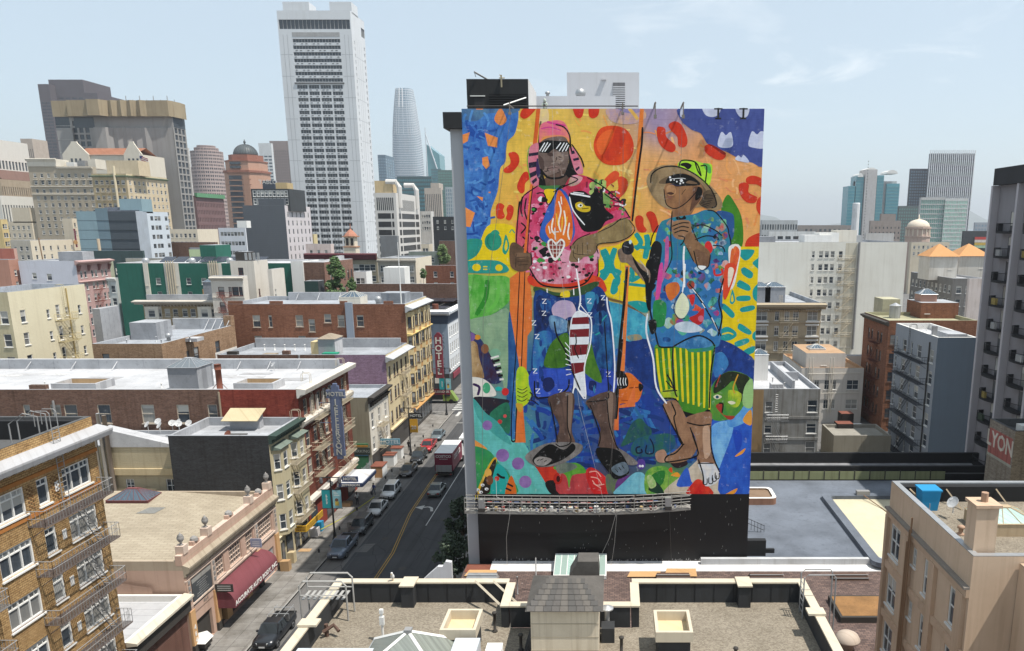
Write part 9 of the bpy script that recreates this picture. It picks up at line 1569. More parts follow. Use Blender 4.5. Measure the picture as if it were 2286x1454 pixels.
# ---------------------------------------------------------------- vehicles
TYRE=pl9('tyre_rubber',(.02,.02,.02),amt=.1,bs=0);RIM=flat('wheel_rim',(.32,.33,.34),.35,.8);CG_=glassm('car_glass',(.02,.024,.027),(.03,.03,.03),0,.04);HL=flat('headlamp',(.6,.62,.62),.15);TLM=flat('tail_lamp',(.30,.02,.02),.3);PLT=flat('number_plate',(.6,.6,.58));CHR=flat('grille_black',(.03,.03,.032),.35)
def paint(name,c):
 m=flat(name,c,.28,.25,.5);m.node_tree.nodes['Principled BSDF'].inputs['Coat Weight'].default_value=.6;return m
def vehicle(name,label,cat,x,y,rot,L_,Wd,Ht,col,kind='sedan',group='vehicles parked or driving on the street'):
 r_=thing(name,label,cat,(0,0,0),group);hw=Wd/2;belt=Ht*(.60 if kind!='pickup' else.62);hood=belt*(.92 if kind=='sedan' else.97);zb=.26 if kind=='sedan' else.36;f_,b_=-L_/2,L_/2
 cow=f_+L_*(.27 if kind!='pickup' else.25);tr={'sedan':b_-L_*.17,'suv':b_-.12,'pickup':f_+L_*.62}[kind]
 st=[(f_,zb+.1,hood*.72,.80),(f_+.12,zb,hood*.9,.93),(f_+.5,zb,hood*.96,1),(cow,zb,belt,1),(tr,zb,belt*1.02,1),(b_-.35,zb,belt*(.99 if kind!='pickup' else 1.0),.99),(b_-.08,zb,belt*.95,.94),(b_,zb+.12,belt*.85,.86)]
 mb=MB();rings=[]
 for(yy,z0,zt,k)in st:
  w_=hw*k;rings.append(len(mb.v));mb.v+=[(-w_*.9,yy,z0),(-w_,yy,z0+.18),(-w_,yy,zt-.22),(-w_*.93,yy,zt-.05),(-w_*.6,yy,zt),(w_*.6,yy,zt),(w_*.93,yy,zt-.05),(w_,yy,zt-.22),(w_,yy,z0+.18),(w_*.9,yy,z0)]
 for a,b in zip(rings,rings[1:]):
  for k in range(10):j=(k+1)%10;mb.f.append((a+k,a+j,b+j,b+k));mb.m.append(0)
 mb.f.append(tuple(rings[0]+k for k in range(9,-1,-1)));mb.m.append(0);mb.f.append(tuple(rings[-1]+k for k in range(10)));mb.m.append(0);mb.sm=True;mb.b9('body',col,r_)
 y0,y1=cow-.05,tr;s={'sedan':(.75,.75),'suv':(.7,.35),'pickup':(.6,.25)}[kind];zr_=Ht-.06;bw,rw=hw*.9,hw*.74;zb_=belt-.03
 B4=[(-bw,y0,zb_),(bw,y0,zb_),(bw,y1,zb_),(-bw,y1,zb_)];T4=[(-rw,y0+s[0],zr_),(rw,y0+s[0],zr_),(rw,y1-s[1],zr_),(-rw,y1-s[1],zr_)]
 mb=MB();mb.hexa(B4,T4);mb.b9('window_glass',CG_,r_)
 mb=MB();q=.05;mb.hexa([(x_*1.03,y_,zr_-.01)for x_,y_,_ in T4],[(-rw*.88,y0+s[0]+.12,Ht),(rw*.88,y0+s[0]+.12,Ht),(rw*.88,y1-s[1]-.1,Ht),(-rw*.88,y1-s[1]-.1,Ht)]);mb.sm=False;mb.b9('roof_panel',col,r_)
 for k in range(4):mb=MB();mb.bar(B4[k],T4[k],.10);mb.b9('pillar',col,r_)
 for sx in(-1,1):mb=MB();m0=(y0+y1)/2;mb.bar((sx*bw*1.005,m0,zb_),(sx*rw*1.01,m0+.1,zr_),.09);mb.b9('pillar',col,r_);mb=MB();mb.box(sx*hw*.98,y0+.3,belt-.02,sx*(hw+.18),y0+.45,belt+.14);mb.b9('mirror',col,r_)
 if kind=='pickup':
  mb=MB();mb.box(-hw*.86,tr+.12,belt+.012,hw*.86,b_-.14,belt+.03);mb.b9('bed',pl9('bed_black',(.02,.02,.02),bs=0),r_);mb=MB()
  for sx in(-1,1):mb.box(sx*hw*.87,tr+.05,belt-.05,sx*hw*.97,b_-.08,belt+.09)
  mb.box(-hw*.86,b_-.13,belt-.05,hw*.86,b_-.06,belt+.09);mb.b9('bed_rail',col,r_)
 rt=.33 if kind=='sedan' else.38
 for yy in(f_+L_*.185,b_-L_*.2):
  for sx in(-1,1):
   M=Matrix.Translation((sx*(hw-.11),yy,rt))@Matrix.Rotation(R(90)*sx,4,'Y');mb=MB();mb.lathe(0,0,[(rt*.6,-.1),(rt*.95,-.12),(rt,-.08),(rt,.1),(rt*.95,.135),(rt*.62,.12)],18);w_=link(bpy.data.objects.new('wheel',mb.mesh('wheel',TYRE)),r_,M);mb=MB();mb.lathe(0,0,[(rt*.63,.1),(rt*.6,.13),(rt*.2,.115),(.02,.12)],12);link(bpy.data.objects.new('rim',mb.mesh('rim',RIM)),w_,M)
 for sx in(-1,1):
  mb=MB();mb.hexa([(sx*hw*.42,f_-.01,hood*.66),(sx*hw*.80,f_+.1,hood*.66),(sx*hw*.80,f_+.2,hood*.66),(sx*hw*.42,f_+.12,hood*.66)],[(sx*hw*.42,f_+.03,hood*.82),(sx*hw*.86,f_+.16,hood*.84),(sx*hw*.86,f_+.26,hood*.84),(sx*hw*.42,f_+.16,hood*.82)]);mb.b9('headlight',HL,r_);mb=MB();mb.box(sx*hw*.55,b_-.1,belt*.68,sx*hw*.86,b_+.015,belt*.88);mb.b9('tail_light',TLM,r_)
 mb=MB();mb.box(-hw*.4,f_-.012,hood*.42,hw*.4,f_+.1,hood*.68);mb.b9('grille',CHR,r_);mb=MB();mb.box(-.25,f_-.03,zb+.12,.25,f_-.01,zb+.25);mb.b9('number_plate',PLT,r_);mb=MB();mb.box(-.25,b_+.005,belt*.62,.25,b_+.025,belt*.74);mb.b9('number_plate',PLT,r_)
 M=Matrix.Translation((x,y,.02))@Matrix.Rotation(R(rot),4,'Z');r_.matrix_basis=M;return r_
def gnd(u,v,z=0.02):return at(u,v,Z=z)
xc=XK+1.15
vehicle('pickup_truck','steel blue pickup truck parked at the kerb nearest the auto body shop','pickup',xc,80.3,0,5.4,1.95,1.85,paint('paint_steel_blue',(.14,.17,.22)),'pickup')
vehicle('parked_car','dark grey suv parked between the steel blue pickup and silver sedan','car',xc,86.6,0,4.6,1.85,1.62,paint('paint_charcoal',(.05,.055,.06)),'suv');vehicle('parked_car','silver sedan parked in front of the hotel marquee','car',xc+.1,92.6,1,4.6,1.82,1.46,paint('paint_silver',(.45,.45,.44)));vehicle('parked_car','white suv with sunroof parked beside the yellow tape','car',xc+.1,98.7,1,4.6,1.86,1.72,paint('paint_white',(.70,.70,.69)),'suv')
vehicle('parked_car','dark bronze sedan parked beside the wooden sheds','car',xc,108.2,0,4.8,1.84,1.46,paint('paint_bronze_grey',(.075,.07,.068)));vehicle('parked_car','black suv with pale windscreen shade behind the bronze sedan','car',xc,114.4,0,4.8,1.88,1.75,paint('paint_black',(.022,.024,.028)),'suv');vehicle('pickup_truck','bright red pickup parked under the yellow lamp banner','pickup',xc,120.6,0,5.2,1.9,1.72,paint('paint_red',(.42,.02,.025)),'pickup');vehicle('parked_car','grey blue sedan last in the row before the crossing','car',xc,127.6,0,4.7,1.82,1.45,paint('paint_grey_blue',(.16,.20,.22)))
vehicle('driving_car','grey green sedan driving away behind the box truck','car',-24.5,99.8,180,4.7,1.8,1.45,paint('paint_grey_green',(.16,.18,.17)));r_=vehicle('pickup_truck','black pickup with ladder rack at the bottom edge of the street','pickup',xc+.3,62.0,0,5.3,1.95,1.8,paint('paint_black',(0,0,0)),'pickup');mb=MB()
for yy in(1.0,2.2):mb.bar((-.9,yy,1.75),(.9,yy,1.75),.06);mb.bar((-.9,yy,1.1),(-.9,yy,1.75),.05);mb.bar((.9,yy,1.1),(.9,yy,1.75),.05)
for xx in(-.8,0,.7):mb.bar((xx,.4,1.8),(xx,2.6,1.8),.05)
link(bpy.data.objects.new('ladder_rack',mb.mesh('ladder_rack',STEEL)),r_,Matrix.Identity(4)).matrix_parent_inverse=Matrix.Identity(4)
tx,ty=-24.9,109.8;r_=thing('box_truck','maroon and white box truck seen from behind beside the mural wall','truck',(tx,ty,0));MRT=flat('truck_maroon',(.20,.025,.05),.4);TWH=pl9('truck_white',(.70,.70,.68),amt=.08,bs=0)
bx9(r_,'cargo_box',tx-1.3,tx+1.3,ty-3.6,ty+3.4,1.05,3.75,MRT,TWH);bx9(r_,'rear_door',tx-1.15,tx+1.15,ty-3.64,ty-3.605,1.9,3.55,MRT);bx9(r_,'tail_lift',tx-1.15,tx+1.15,ty-3.75,ty-3.65,.95,1.95,STEEL);bx9(r_,'bumper',tx-1.2,tx+1.2,ty-3.8,ty-3.4,.45,.7,DKF);bx9(r_,'chassis',tx-.5,tx+.5,ty-3.3,ty+6,.6,1.0,DKF)
mb=MB();y=ty+3.6;mb.hexa([(tx-1.1,y,.6),(tx+1.1,y,.6),(tx+1.1,y+2.5,.6),(tx-1.1,y+2.5,.6)],[(tx-1.05,y,2.7),(tx+1.05,y,2.7),(tx+1.05,y+1.5,2.7),(tx-1.05,y+1.5,2.7)]);mb.b9('cab',TWH,r_);lt9(r_,'COSTCO',.55,TXW,tface(Face(tx,ty-3.64,0),0,3.25,.01),bold=.012);lt9(r_,'WHOLESALE',.22,TXW,tface(Face(tx,ty-3.64,0),0,2.85,.01));lt9(r_,'COSTCO',1.1,TXW,tface(Face(tx+1.3,ty-3.6,90),3.4,2.7,.01),bold=.02)
for yy in(ty-2.2,ty+4.6):
 for sx in(-1,1):M=Matrix.Translation((tx+sx*1.05,yy,.48))@Matrix.Rotation(R(90)*sx,4,'Y');mb=MB();mb.lathe(0,0,[(.3,-.15),(.48,-.15),(.48,.16),(.3,.18),(.05,.15)],16);link(bpy.data.objects.new('wheel',mb.mesh('wheel',TYRE)),r_,M)
for sx in(-1,1):bx9(r_,'tail_light',tx+sx*1.0-.12,tx+sx*1.0+.12,ty-3.84,ty-3.8,.5,.65,TLM);bx9(r_,'side_mirror',tx+sx*1.35,tx+sx*1.6,ty+5.2,ty+5.3,1.9,2.5,DKF)
vx,vy=-24.4,121.5;r_=thing('white_van','white van ahead of the box truck at the mural edge','van',(vx,vy,0));mb=MB();mb.hexa([(vx-1,vy-2.6,.4),(vx+1,vy-2.6,.4),(vx+1,vy+2.6,.4),(vx-1,vy+2.6,.4)],[(vx-.85,vy-2.5,2.4),(vx+.85,vy-2.5,2.4),(vx+.85,vy+1.4,2.4),(vx-.85,vy+1.4,2.4)]);mb.b9('body',TWH,r_)
bx9(r_,'rear_window',vx-.7,vx+.7,vy-2.64,vy-2.5,1.5,2.1,CG_)
for yy in(-1.7,1.7):
 for sx in(-1,1):M=Matrix.Translation((vx+sx*.9,vy+yy,.36))@Matrix.Rotation(R(90)*sx,4,'Y');mb=MB();mb.lathe(0,0,[(.2,-.1),(.36,-.1),(.36,.12),(.2,.13),(.02,.12)],14);link(bpy.data.objects.new('wheel',mb.mesh('wheel',TYRE)),r_,M)
gx_,gy_=-35.5,155;r_=thing('utility_truck','lime green utility truck with black body on the cross street','truck',(gx_,gy_,0));LM=flat('lime_paint',(.17,.24,.05));bx9(r_,'black_body',gx_-4.2,gx_-.2,gy_-1.1,gy_+1.1,.8,2.6,flat('truck_black',(.02,.02,.022)));mb=MB();mb.hexa([(gx_-.1,gy_-1,.5),(gx_+2.8,gy_-1,.5),(gx_+2.8,gy_+1,.5),(gx_-.1,gy_+1,.5)],[(gx_-.1,gy_-.9,2.4),(gx_+1.6,gy_-.9,2.4),(gx_+1.6,gy_+.9,2.4),(gx_-.1,gy_+.9,2.4)]);mb.b9('cab',LM,r_);bx9(r_,'side_window',gx_+.3,gx_+1.4,gy_-1.04,gy_-.93,1.5,2.1,CG_)
for xx in(-3.2,1.6):
 for sy in(-1,1):M=Matrix.Translation((gx_+xx,gy_+sy*.95,.45))@Matrix.Rotation(R(90),4,'X');mb=MB();mb.lathe(0,0,[(.25,-.12),(.45,-.12),(.45,.12),(.25,.12),(.02,.1)],14);link(bpy.data.objects.new('wheel',mb.mesh('wheel',TYRE)),r_,M)
# ---------------------------------------------------------------- people
def person(label,loc,rot,shirt,legs,skin=(.22,.13,.09),pose=None,hair=(.03,.025,.02),hood=False,sc=1.0,shoes=(.03,.03,.03)):
 J=dict(pel=(0,0,.96),spi=(0,0,1.16),che=(0,-.01,1.36),nec=(0,0,1.5),hed=(0,-.02,1.6),top=(0,-.01,1.7),sl=(-.17,0,1.42),sr=(.17,0,1.42),el=(-.25,.02,1.15),er=(.25,.02,1.15),wl=(-.26,-.1,.9),wr=(.26,-.1,.9),hl=(-.09,0,.92),hr=(.09,0,.92),kl=(-.11,-.02,.5),kr=(.11,-.02,.5),al=(-.12,.02,.09),ar=(.12,.02,.09),tl=(-.13,-.16,.04),tr=(.13,-.16,.04));J.update(pose or{})
 RR=dict(pel=.14,spi=.125,che=.15,nec=.055,hed=.095,top=.075,sl=.075,sr=.075,el=.05,er=.05,wl=.034,wr=.034,hl=.1,hr=.1,kl=.065,kr=.065,al=.042,ar=.042,tl=.04,tr=.04);K=list(J);E_=[('pel','spi'),('spi','che'),('che','nec'),('nec','hed'),('hed','top'),('che','sl'),('che','sr'),('sl','el'),('sr','er'),('el','wl'),('er','wr'),('pel','hl'),('pel','hr'),('hl','kl'),('hr','kr'),('kl','al'),('kr','ar'),('al','tl'),('ar','tr')]
 me=bpy.data.meshes.new('body');me.from_pydata([J[k]for k in K],[(K.index(a),K.index(b))for a,b in E_],[]);o=bpy.data.objects.new('tmp',me);COL.objects.link(o);m=o.modifiers.new('s','SKIN');m.use_smooth_shade=True
 for i,k in enumerate(K):sv=me.skin_vertices[0].data[i];sv.radius=(RR[k]*(1.25 if k in('pel','spi','che')else 1),RR[k]*(.8 if k in('pel','spi','che')else 1));sv.use_root=k=='pel'
 o.modifiers.new('u','SUBSURF').levels=1;o.modifiers['u'].render_levels=1;nm=bpy.data.meshes.new_from_object(o.evaluated_get(bpy.context.evaluated_depsgraph_get()));bpy.data.objects.remove(o)
 nm.materials.clear();ms=[flat('skin_%d'%int(skin[0]*100),skin),flat('cloth_%d_%d_%d'%tuple(int(c*100)for c in shirt),shirt,.9),flat('cloth_%d_%d_%d'%tuple(int(c*100)for c in legs),legs,.9),flat('shoe_dark',shoes)]
 for q in ms:nm.materials.append(q)
 cl={}
 for a,b in E_:cl[(a,b)]=1 if{a,b}&{'spi','che','sl','sr'}and 'nec' not in(a,b)else(3 if b in('tl','tr')else(2 if{a,b}&{'pel','hl','hr','kl','kr'}else 0))
 cl[('el','wl')]=cl[('er','wr')]=1 if hood else 0
 for p_ in nm.polygons:
  c=p_.center;best=min(E_,key=lambda e:min((c-Vector(J[e[0]]).lerp(Vector(J[e[1]]),t)).length for t in(0,.25,.5,.75,1)));p_.material_index=cl[best]
 r_=thing('person',label,'person',(0,0,0));bd=link(bpy.data.objects.new('body',nm),r_)
 h=MB();c=Vector(J['top']);n_=(Vector(J['top'])-Vector(J['nec'])).normalized();h.lathe(c.x,c.y+.012,[(.098,c.z-.06),(.108,c.z-.01),(.095,c.z+.05),(.05,c.z+.085),(.01,c.z+.095)]if not hood else[(.12,c.z-.2),(.135,c.z-.08),(.12,c.z+.04),(.06,c.z+.1),(.01,c.z+.11)],12);h.sm=True;h.b9('hair' if not hood else 'hood',flat('hair_dark',hair)if not hood else ms[1],r_)
 fb=MB();hc=Vector(J['hed']);fb.tube([hc+Vector((0,-.09,.02)),hc+Vector((0,-.125,-.01))],.014,5);fb.b9('nose',ms[0],r_)
 for sx in(-1,1):eb=MB();eb.lathe(hc.x+sx*.035,hc.y-.092,[(.004,hc.z+.035),(.011,hc.z+.042),(.004,hc.z+.05)],6);eb.b9('eye',flat('eye_dark',(.02,.02,.02)),r_)
 for wk,ek,sx in(('wl','el',-1),('wr','er',1)):
  w_,e=Vector(J[wk]),Vector(J[ek]);d=(w_-e).normalized();s_=d.orthogonal().normalized();hb=MB();hb.tube([w_-d*.02,w_+d*.04,w_+d*.09],.034,6)
  for q in range(4):b_=w_+d*.085+s_*(.021*(q-1.5));l_=(.065,.078,.072,.055)[q];hb.tube([b_,b_+d*l_*.6,b_+d*l_*.9+Vector((0,-.02,0))],.0095,5,r2=.007)
  b_=w_+d*.03+s_*.03;hb.tube([b_,b_+d*.035+s_*.03,b_+d*.065+s_*.034],.011,5,r2=.008);hb.b9('hand',ms[0],r_)
 r_.matrix_basis=Matrix.Translation(loc)@Matrix.Rotation(R(rot),4,'Z')@Matrix.Scale(sc,4);return r_
p=gnd(835,1106,.14);person('person in blue shirt and grey trousers walking by the yellow tape',p,-30,(.05,.07,.28),(.10,.11,.14),pose=dict(kl=(-.11,-.15,.52),al=(-.12,-.12,.1),tl=(-.12,-.3,.05),ar=(.12,.2,.12),kr=(.11,.03,.5),tr=(.12,.05,.05),wl=(-.2,-.25,.98),er=(.26,.12,1.17),wr=(.28,.1,.92)))
p=gnd(798,1127,.14);person('person in white shirt and black trousers beside the hotel marquee',p,40,(.66,.65,.63),(.02,.02,.022),(.09,.05,.035),pose=dict(kl=(-.1,-.12,.52),al=(-.14,.0,.1),tl=(-.14,-.18,.05),el=(-.3,-.02,1.2),wl=(-.3,-.2,1.05)))
p=gnd(676,1213,.14);person('person in dark clothes crouching beside the shop door',p,20,(.02,.02,.021),(.025,.022,.02),(.07,.04,.03),pose=dict(pel=(0,.15,.55),spi=(0,.05,.72),che=(0,-.1,.9),nec=(0,-.2,1.02),hed=(0,-.27,1.1),top=(0,-.3,1.2),sl=(-.17,-.1,.94),sr=(.17,-.1,.94),el=(-.27,-.2,.7),er=(.27,-.2,.7),wl=(-.2,-.42,.6),wr=(.2,-.42,.6),hl=(-.1,.13,.52),hr=(.1,.13,.52),kl=(-.16,-.3,.55),kr=(.16,-.3,.55),al=(-.15,-.08,.09),ar=(.15,-.08,.09),tl=(-.15,-.26,.04),tr=(.15,-.26,.04)))
p=gnd(913,1006,.14);person('person in black coat standing under the yellow lamp banner',p,160,(.02,.02,.022),(.025,.025,.03),(.12,.08,.06))
person('painter in dark jacket and yellow harness at the platform left end',(-12.75,66.85,zp(-12.75)+.22),170,(.03,.03,.032),(.05,.05,.06),(.10,.06,.045),pose=dict(er=(.3,-.2,1.3),wr=(.25,-.45,1.42)));mb=MB()
for sx in(-1,1):mb.tube([(-12.75+sx*.12,66.68,zp(-12.75)+1.3),(-12.75+sx*.1,66.66,zp(-12.75)+1.66),(-12.75+sx*.1,66.95,zp(-12.75)+1.68)],.025,4)
tag(mb.b9('safety_harness',flat('harness_yellow',(.6,.5,.05))),'yellow safety harness straps worn by the painter at the left end','harness')
person('painter bending over paint buckets right of the platform centre',(1.45,66.85,zp(1.4)+.22),100,(.03,.032,.04),(.04,.04,.05),(.12,.08,.06),pose=dict(che=(0,-.22,1.22),nec=(0,-.36,1.3),hed=(0,-.46,1.34),top=(0,-.52,1.42),sl=(-.17,-.24,1.24),sr=(.17,-.24,1.24),el=(-.25,-.4,1.0),er=(.25,-.4,1.0),wl=(-.2,-.55,.8),wr=(.2,-.55,.8),spi=(0,-.06,1.12)))
p=at(1216,235,Y=69.6);person('person in pale green hooded top filming from the mural building roof',(p.x,69.7,ZT-.72),0,(.42,.46,.40),(.10,.10,.12),pose=dict(el=(-.27,-.1,1.16),er=(.27,-.1,1.16),wl=(-.08,-.3,1.2),wr=(.08,-.3,1.2)),hood=True);bx9(thing('camera_device','small black camera held by the hooded person on the roof','camera',(p.x,69.35,ZT+.5)),'camera_body',p.x-.07,p.x+.07,69.3,69.42,ZT+.44,ZT+.56,BLACK)
# ---------------------------------------------------------------- street furniture
LPM=pl9('lamp_post_black',(.025,.026,.028),rough=.5,bs=0);TEAL=flat('banner_teal',(.02,.30,.34));PALEB=flat('banner_pale_blue',(.25,.50,.56));AMB=flat('banner_amber',(.62,.33,.03))
def lamp(label,x,y,h=8.2,ban=None,zb_=4.6,num=None):
 r_=thing('street_lamp',label,'street lamp',(x,y,.14),'street lamps along the kerb');mb=MB();mb.lathe(x,y,[(.28,.14),(.28,.5),(.2,.6),(.16,1.2),(.11,1.3),(.08,h)],12);mb.b9('post',LPM,r_);mb=MB();mb.tube([(x-1.1,y,h-.1),(x+1.1,y,h-.1)],.06,6);mb.b9('cross_arm',LPM,r_)
 for sx in(-1,1):mb=MB();mb.lathe(x+sx*1.05,y,[(.1,h-.1),(.2,h-.25),(.22,h-.7),(.12,h-.85)],10);mb.b9('lantern',pl9('lantern_glass',(.12,.12,.13),bs=0),r_)
 for i,c in enumerate(ban or[]):
  sx=-1 if i==0 else 1;xa=x+sx*.12;mb=MB();mb.box(xa,y-.02,zb_,xa+sx*1.0,y+.02,zb_+2.2);b=mb.b9('banner',c,r_);mb=MB();mb.box(xa,y-.03,zb_+2.2,xa+sx*1.1,y+.03,zb_+2.26);mb.box(xa,y-.03,zb_-.06,xa+sx*1.1,y+.03,zb_);mb.b9('banner_bar',LPM,r_)
  if c is AMB:lt9(b,num,.75,TXW,tface(Face(xa+.5,y-.02,0),0,zb_+.8,.01),bold=.02);mb=MB();mb.q([(xa,y-.03,zb_+.05),(xa+1,y-.03,zb_+.05),(xa+.85,y-.03,zb_+.3),(xa+.15,y-.03,zb_+.3)]);mb.b9('banner_band',BLACK,b)
  elif c is PALEB:mb=MB();mb.lathe(0,0,[(.2,0),(.2,.01)],14);link(bpy.data.objects.new('portrait_head',mb.mesh('portrait_head',flat('portrait_brown',(.16,.08,.05)))),b,Matrix.Translation((xa+.45,y-.025,zb_+1.0))@Matrix.Rotation(R(90),4,'X'));mb=MB();mb.box(xa+.25,y-.032,zb_+.3,xa+.68,y-.022,zb_+.82);mb.b9('portrait_body',flat('portrait_yellow',(.6,.45,.08)),b);mb=MB();[mb.box(xa+.15,y-.032,zb_+1.5+k*.2,xa+.8-.15*k,y-.022,zb_+1.56+k*.2)for k in range(3)];mb.b9('banner_print',TXW,b)
  else:mb=MB();[mb.box(xa-.55,y-.032,zb_+.5+k*.17,xa-.40+.04*(k%2),y-.022,zb_+.6+k*.17)for k in range(7)];mb.b9('banner_print',TXW,b)
 return r_
p=gnd(741,1208,.14);lamp('black street lamp with teal and pale blue banners before the brick hotel',XK-.75,p.y,8.0,(TEAL,PALEB),4.2);p=gnd(914,1018,.14);r_=lamp('black street lamp with amber numbered banner by the red pickup',XK-.8,117.0,8.0,None);
mb=MB();x,y=XK-.8,117.0;mb.box(x+.1,y-.02,3.9,x+1.35,y+.02,6.1);b=mb.b9('banner',AMB,r_);lt9(b,'20',.8,TXW,tface(Face(x+.72,y-.02,0),0,4.7,.01),bold=.02);bx9(r_,'small_hotel_sign',x+.2,x+2.3,y-.5,y-.4,6.3,7.2,BLACK)
lt9(r_,'HOTEL',.6,TXW,tface(Face(x+1.25,y-.5,0),0,6.75,.01));lamp('black street lamp with teal banners beside the crossing',XK-.8,143.5,9.5,(TEAL,PALEB),5.2)
mb=MB()
for k,y in enumerate((77.6,84.0,90.2,96,102.4,105.5,112,118.5,124,131)):
 r_=thing('parking_meter','grey parking meter on its post, number %s along the left kerb from the camera'%['one','two','three','four','five','six','seven','eight','nine','ten'][k],'meter',(XK-.5,y,.14),'parking meters along the left kerb');mb=MB();mb.tube([(XK-.5,y,.14),(XK-.5,y,1.1)],.03,6);mb.b9('post',STEEL,r_);mb=MB();mb.lathe(XK-.5,y,[(.05,1.1),(.11,1.18),(.12,1.42),(.07,1.55),(.01,1.58)],10);mb.b9('head',LPM,r_)
WS=pl9('raw_wood',(.42,.24,.12),amt=.2)
for i,(x,y,lb)in enumerate(((-34.6,106.9,'nearest wooden shed box with rusty top on the pavement'),(-34.5,111.9,'middle white sided shed box on the pavement'),(-34.4,115.2,'farthest white sided shed box with red base on the pavement'))):r_=thing('shed_box',lb,'shed',(x,y,.14),'shed boxes on the pavement');bx9(r_,'front',x-.8,x+.8,y-1.1+.5*i,y-1.06+.5*i,.15,1.75,WS if i==0 else TWH);bx9(r_,'box',x-.8,x+.8,y-1.05+.5*i,y+1.3,.14,1.75,TWH);bx9(r_,'lid',x-.9,x+.9,y-1.15+.5*i,y+1.4,1.76,1.86,RUST)
mb=MB();mb.lathe(-34.9,104.6,[(.3,.14),(.36,1.0),(.38,1.02)],12);tag(mb.b9('litter_bin',WHT),'white round litter bin beside the nearest shed','bin')
r_=thing('parking_sign','black sign board on posts over the vacant lot','sign',(-36.5,107.6,.1));bx9(r_,'board',-38.6,-35.9,107.4,107.55,3.1,4.2,flat('sign_black',(.05,.06,.05)));lt9(r_,'PARKING',.62,flat('sign_grey_letters',(.3,.33,.3)),tface(Face(-37.2,107.4,0),0,3.65,.01));[bx9(r_,'post',x-.06,x+.06,107.6,107.72,.1,3.1,IRON)for x in(-38.3,-36.2)]
r_=thing('lot_fence','chain link gate fence across the vacant lot','fence',(-36,104,0));[bx9(r_,'post',-36.05,-35.95,y-.05,y+.05,.1,2.4,IRON)for y in(101.4,103.6,105.8,107.9)];mb=MB();
for k in range(44):y=101.4+k*.15;mb.bar((-36,y,.2),(-36,min(y+2.0,107.9),2.2 if y+2<107.9 else.2+(107.9-y)),.012);mb.bar((-36,y,2.2),(-36,min(y+2,107.9),.2 if y+2<107.9 else 2.2-(107.9-y)),.012)
stuff(mb.b9('mesh',STEEL,r_));
r_=thing('lot_mural_wall','low colourful painted wall at the back of the vacant lot','wall',(-41,108,0));bx9(r_,'wall',-44,-36.4,108.1,108.3,.05,4.6,pl9('lot_green',(.06,.20,.10)));bx9(r_,'blue_band',-44,-36.4,108.05,108.09,2.8,4.0,pl9('lot_blue',(.07,.2,.34)));bx9(r_,'orange_trim',-44,-36.4,108.03,108.09,4.1,4.4,pl9('lot_orange',(.5,.25,.05)))
r_=thing('police_tape','yellow barrier tape strung along the pavement','tape',(-33,92,1));mb=MB();a,b=gnd(716,1183,.9),gnd(836,1110,.9);P=[a.lerp(b,t/10)-Vector((0,0,.25*math.sin(t/10*math.pi)))for t in range(11)]
for p,q in zip(P,P[1:]):mb.q([p,q,q+Vector((0,0,.09)),p+Vector((0,0,.09))])
mb.b9('tape',flat('tape_yellow',(.75,.70,.03)),r_)
def bag(label,u,v,w_,d,h,mat,name='box',cat='box'):p=gnd(u,v,.14);mb=MB();mb.hexa([(p.x-w_/2,p.y,.14),(p.x+w_/2,p.y,.14),(p.x+w_/2,p.y+d,.14),(p.x-w_/2,p.y+d,.14)],[(p.x-w_*.52,p.y-.03,.14+h),(p.x+w_*.52,p.y,.14+h*1.04),(p.x+w_*.5,p.y+d,.14+h),(p.x-w_*.5,p.y+d,.14+h*.97)]);return tag(mb.b9(name,mat),label,cat)
CB=pl9('cardboard',(.42,.27,.14),amt=.2);bag('tall cardboard box standing beside the arched shop door',636,1276,.9,.7,1.1,CB,'cardboard_box');bag('crumpled paper bale on the pavement beside the cardboard box',650,1258,.7,.7,1.2,pl9('paper_bale',(.55,.45,.28)),'paper_bale','bale');bag('white rubbish bags beside the blue bin',700,1199,1.0,.8,1.0,pl9('bag_white',(.52,.50,.50)),'rubbish_bag','bag');bag('blue wheeled bin at the brick hotel wall',712,1187,.7,.8,1.15,flat('bin_cyan',(.02,.24,.42)),'wheeled_bin','bin');bag('flattened cardboard sheet lying on the pavement by the crouching person',678,1232,1.3,.8,.03,CB,'cardboard_sheet','cardboard');bag('low crate under the hotel marquee',772,1132,1.2,1.0,.5,CB,'crate','crate');bag('grey plywood planter box near the silver sedan',786,1178,1.1,.9,.7,pl9('planter_grey',(.3,.28,.26)),'planter_box','planter')
p=gnd(448,1452,.14);r_=thing('covered_cart','cart covered with a white tarpaulin at the bottom edge','cart',(p.x,p.y,.14));bx9(r_,'frame',p.x-.6,p.x+.6,p.y-.3,p.y+.9,.5,.95,DKF);mb=MB();mb.hexa([(p.x-.7,p.y-.4,.95),(p.x+.7,p.y-.4,.95),(p.x+.7,p.y+1,.95),(p.x-.7,p.y+1,.95)],[(p.x-.4,p.y-.1,1.5),(p.x+.35,p.y,1.4),(p.x+.3,p.y+.8,1.55),(p.x-.4,p.y+.7,1.4)]);mb.b9('tarpaulin',WHT,r_);[bx9(r_,'wheel',p.x+sx*.5-.05,p.x+sx*.5+.05,p.y-.2,p.y+.2,.14,.5,TYRE)for sx in(-1,1)]
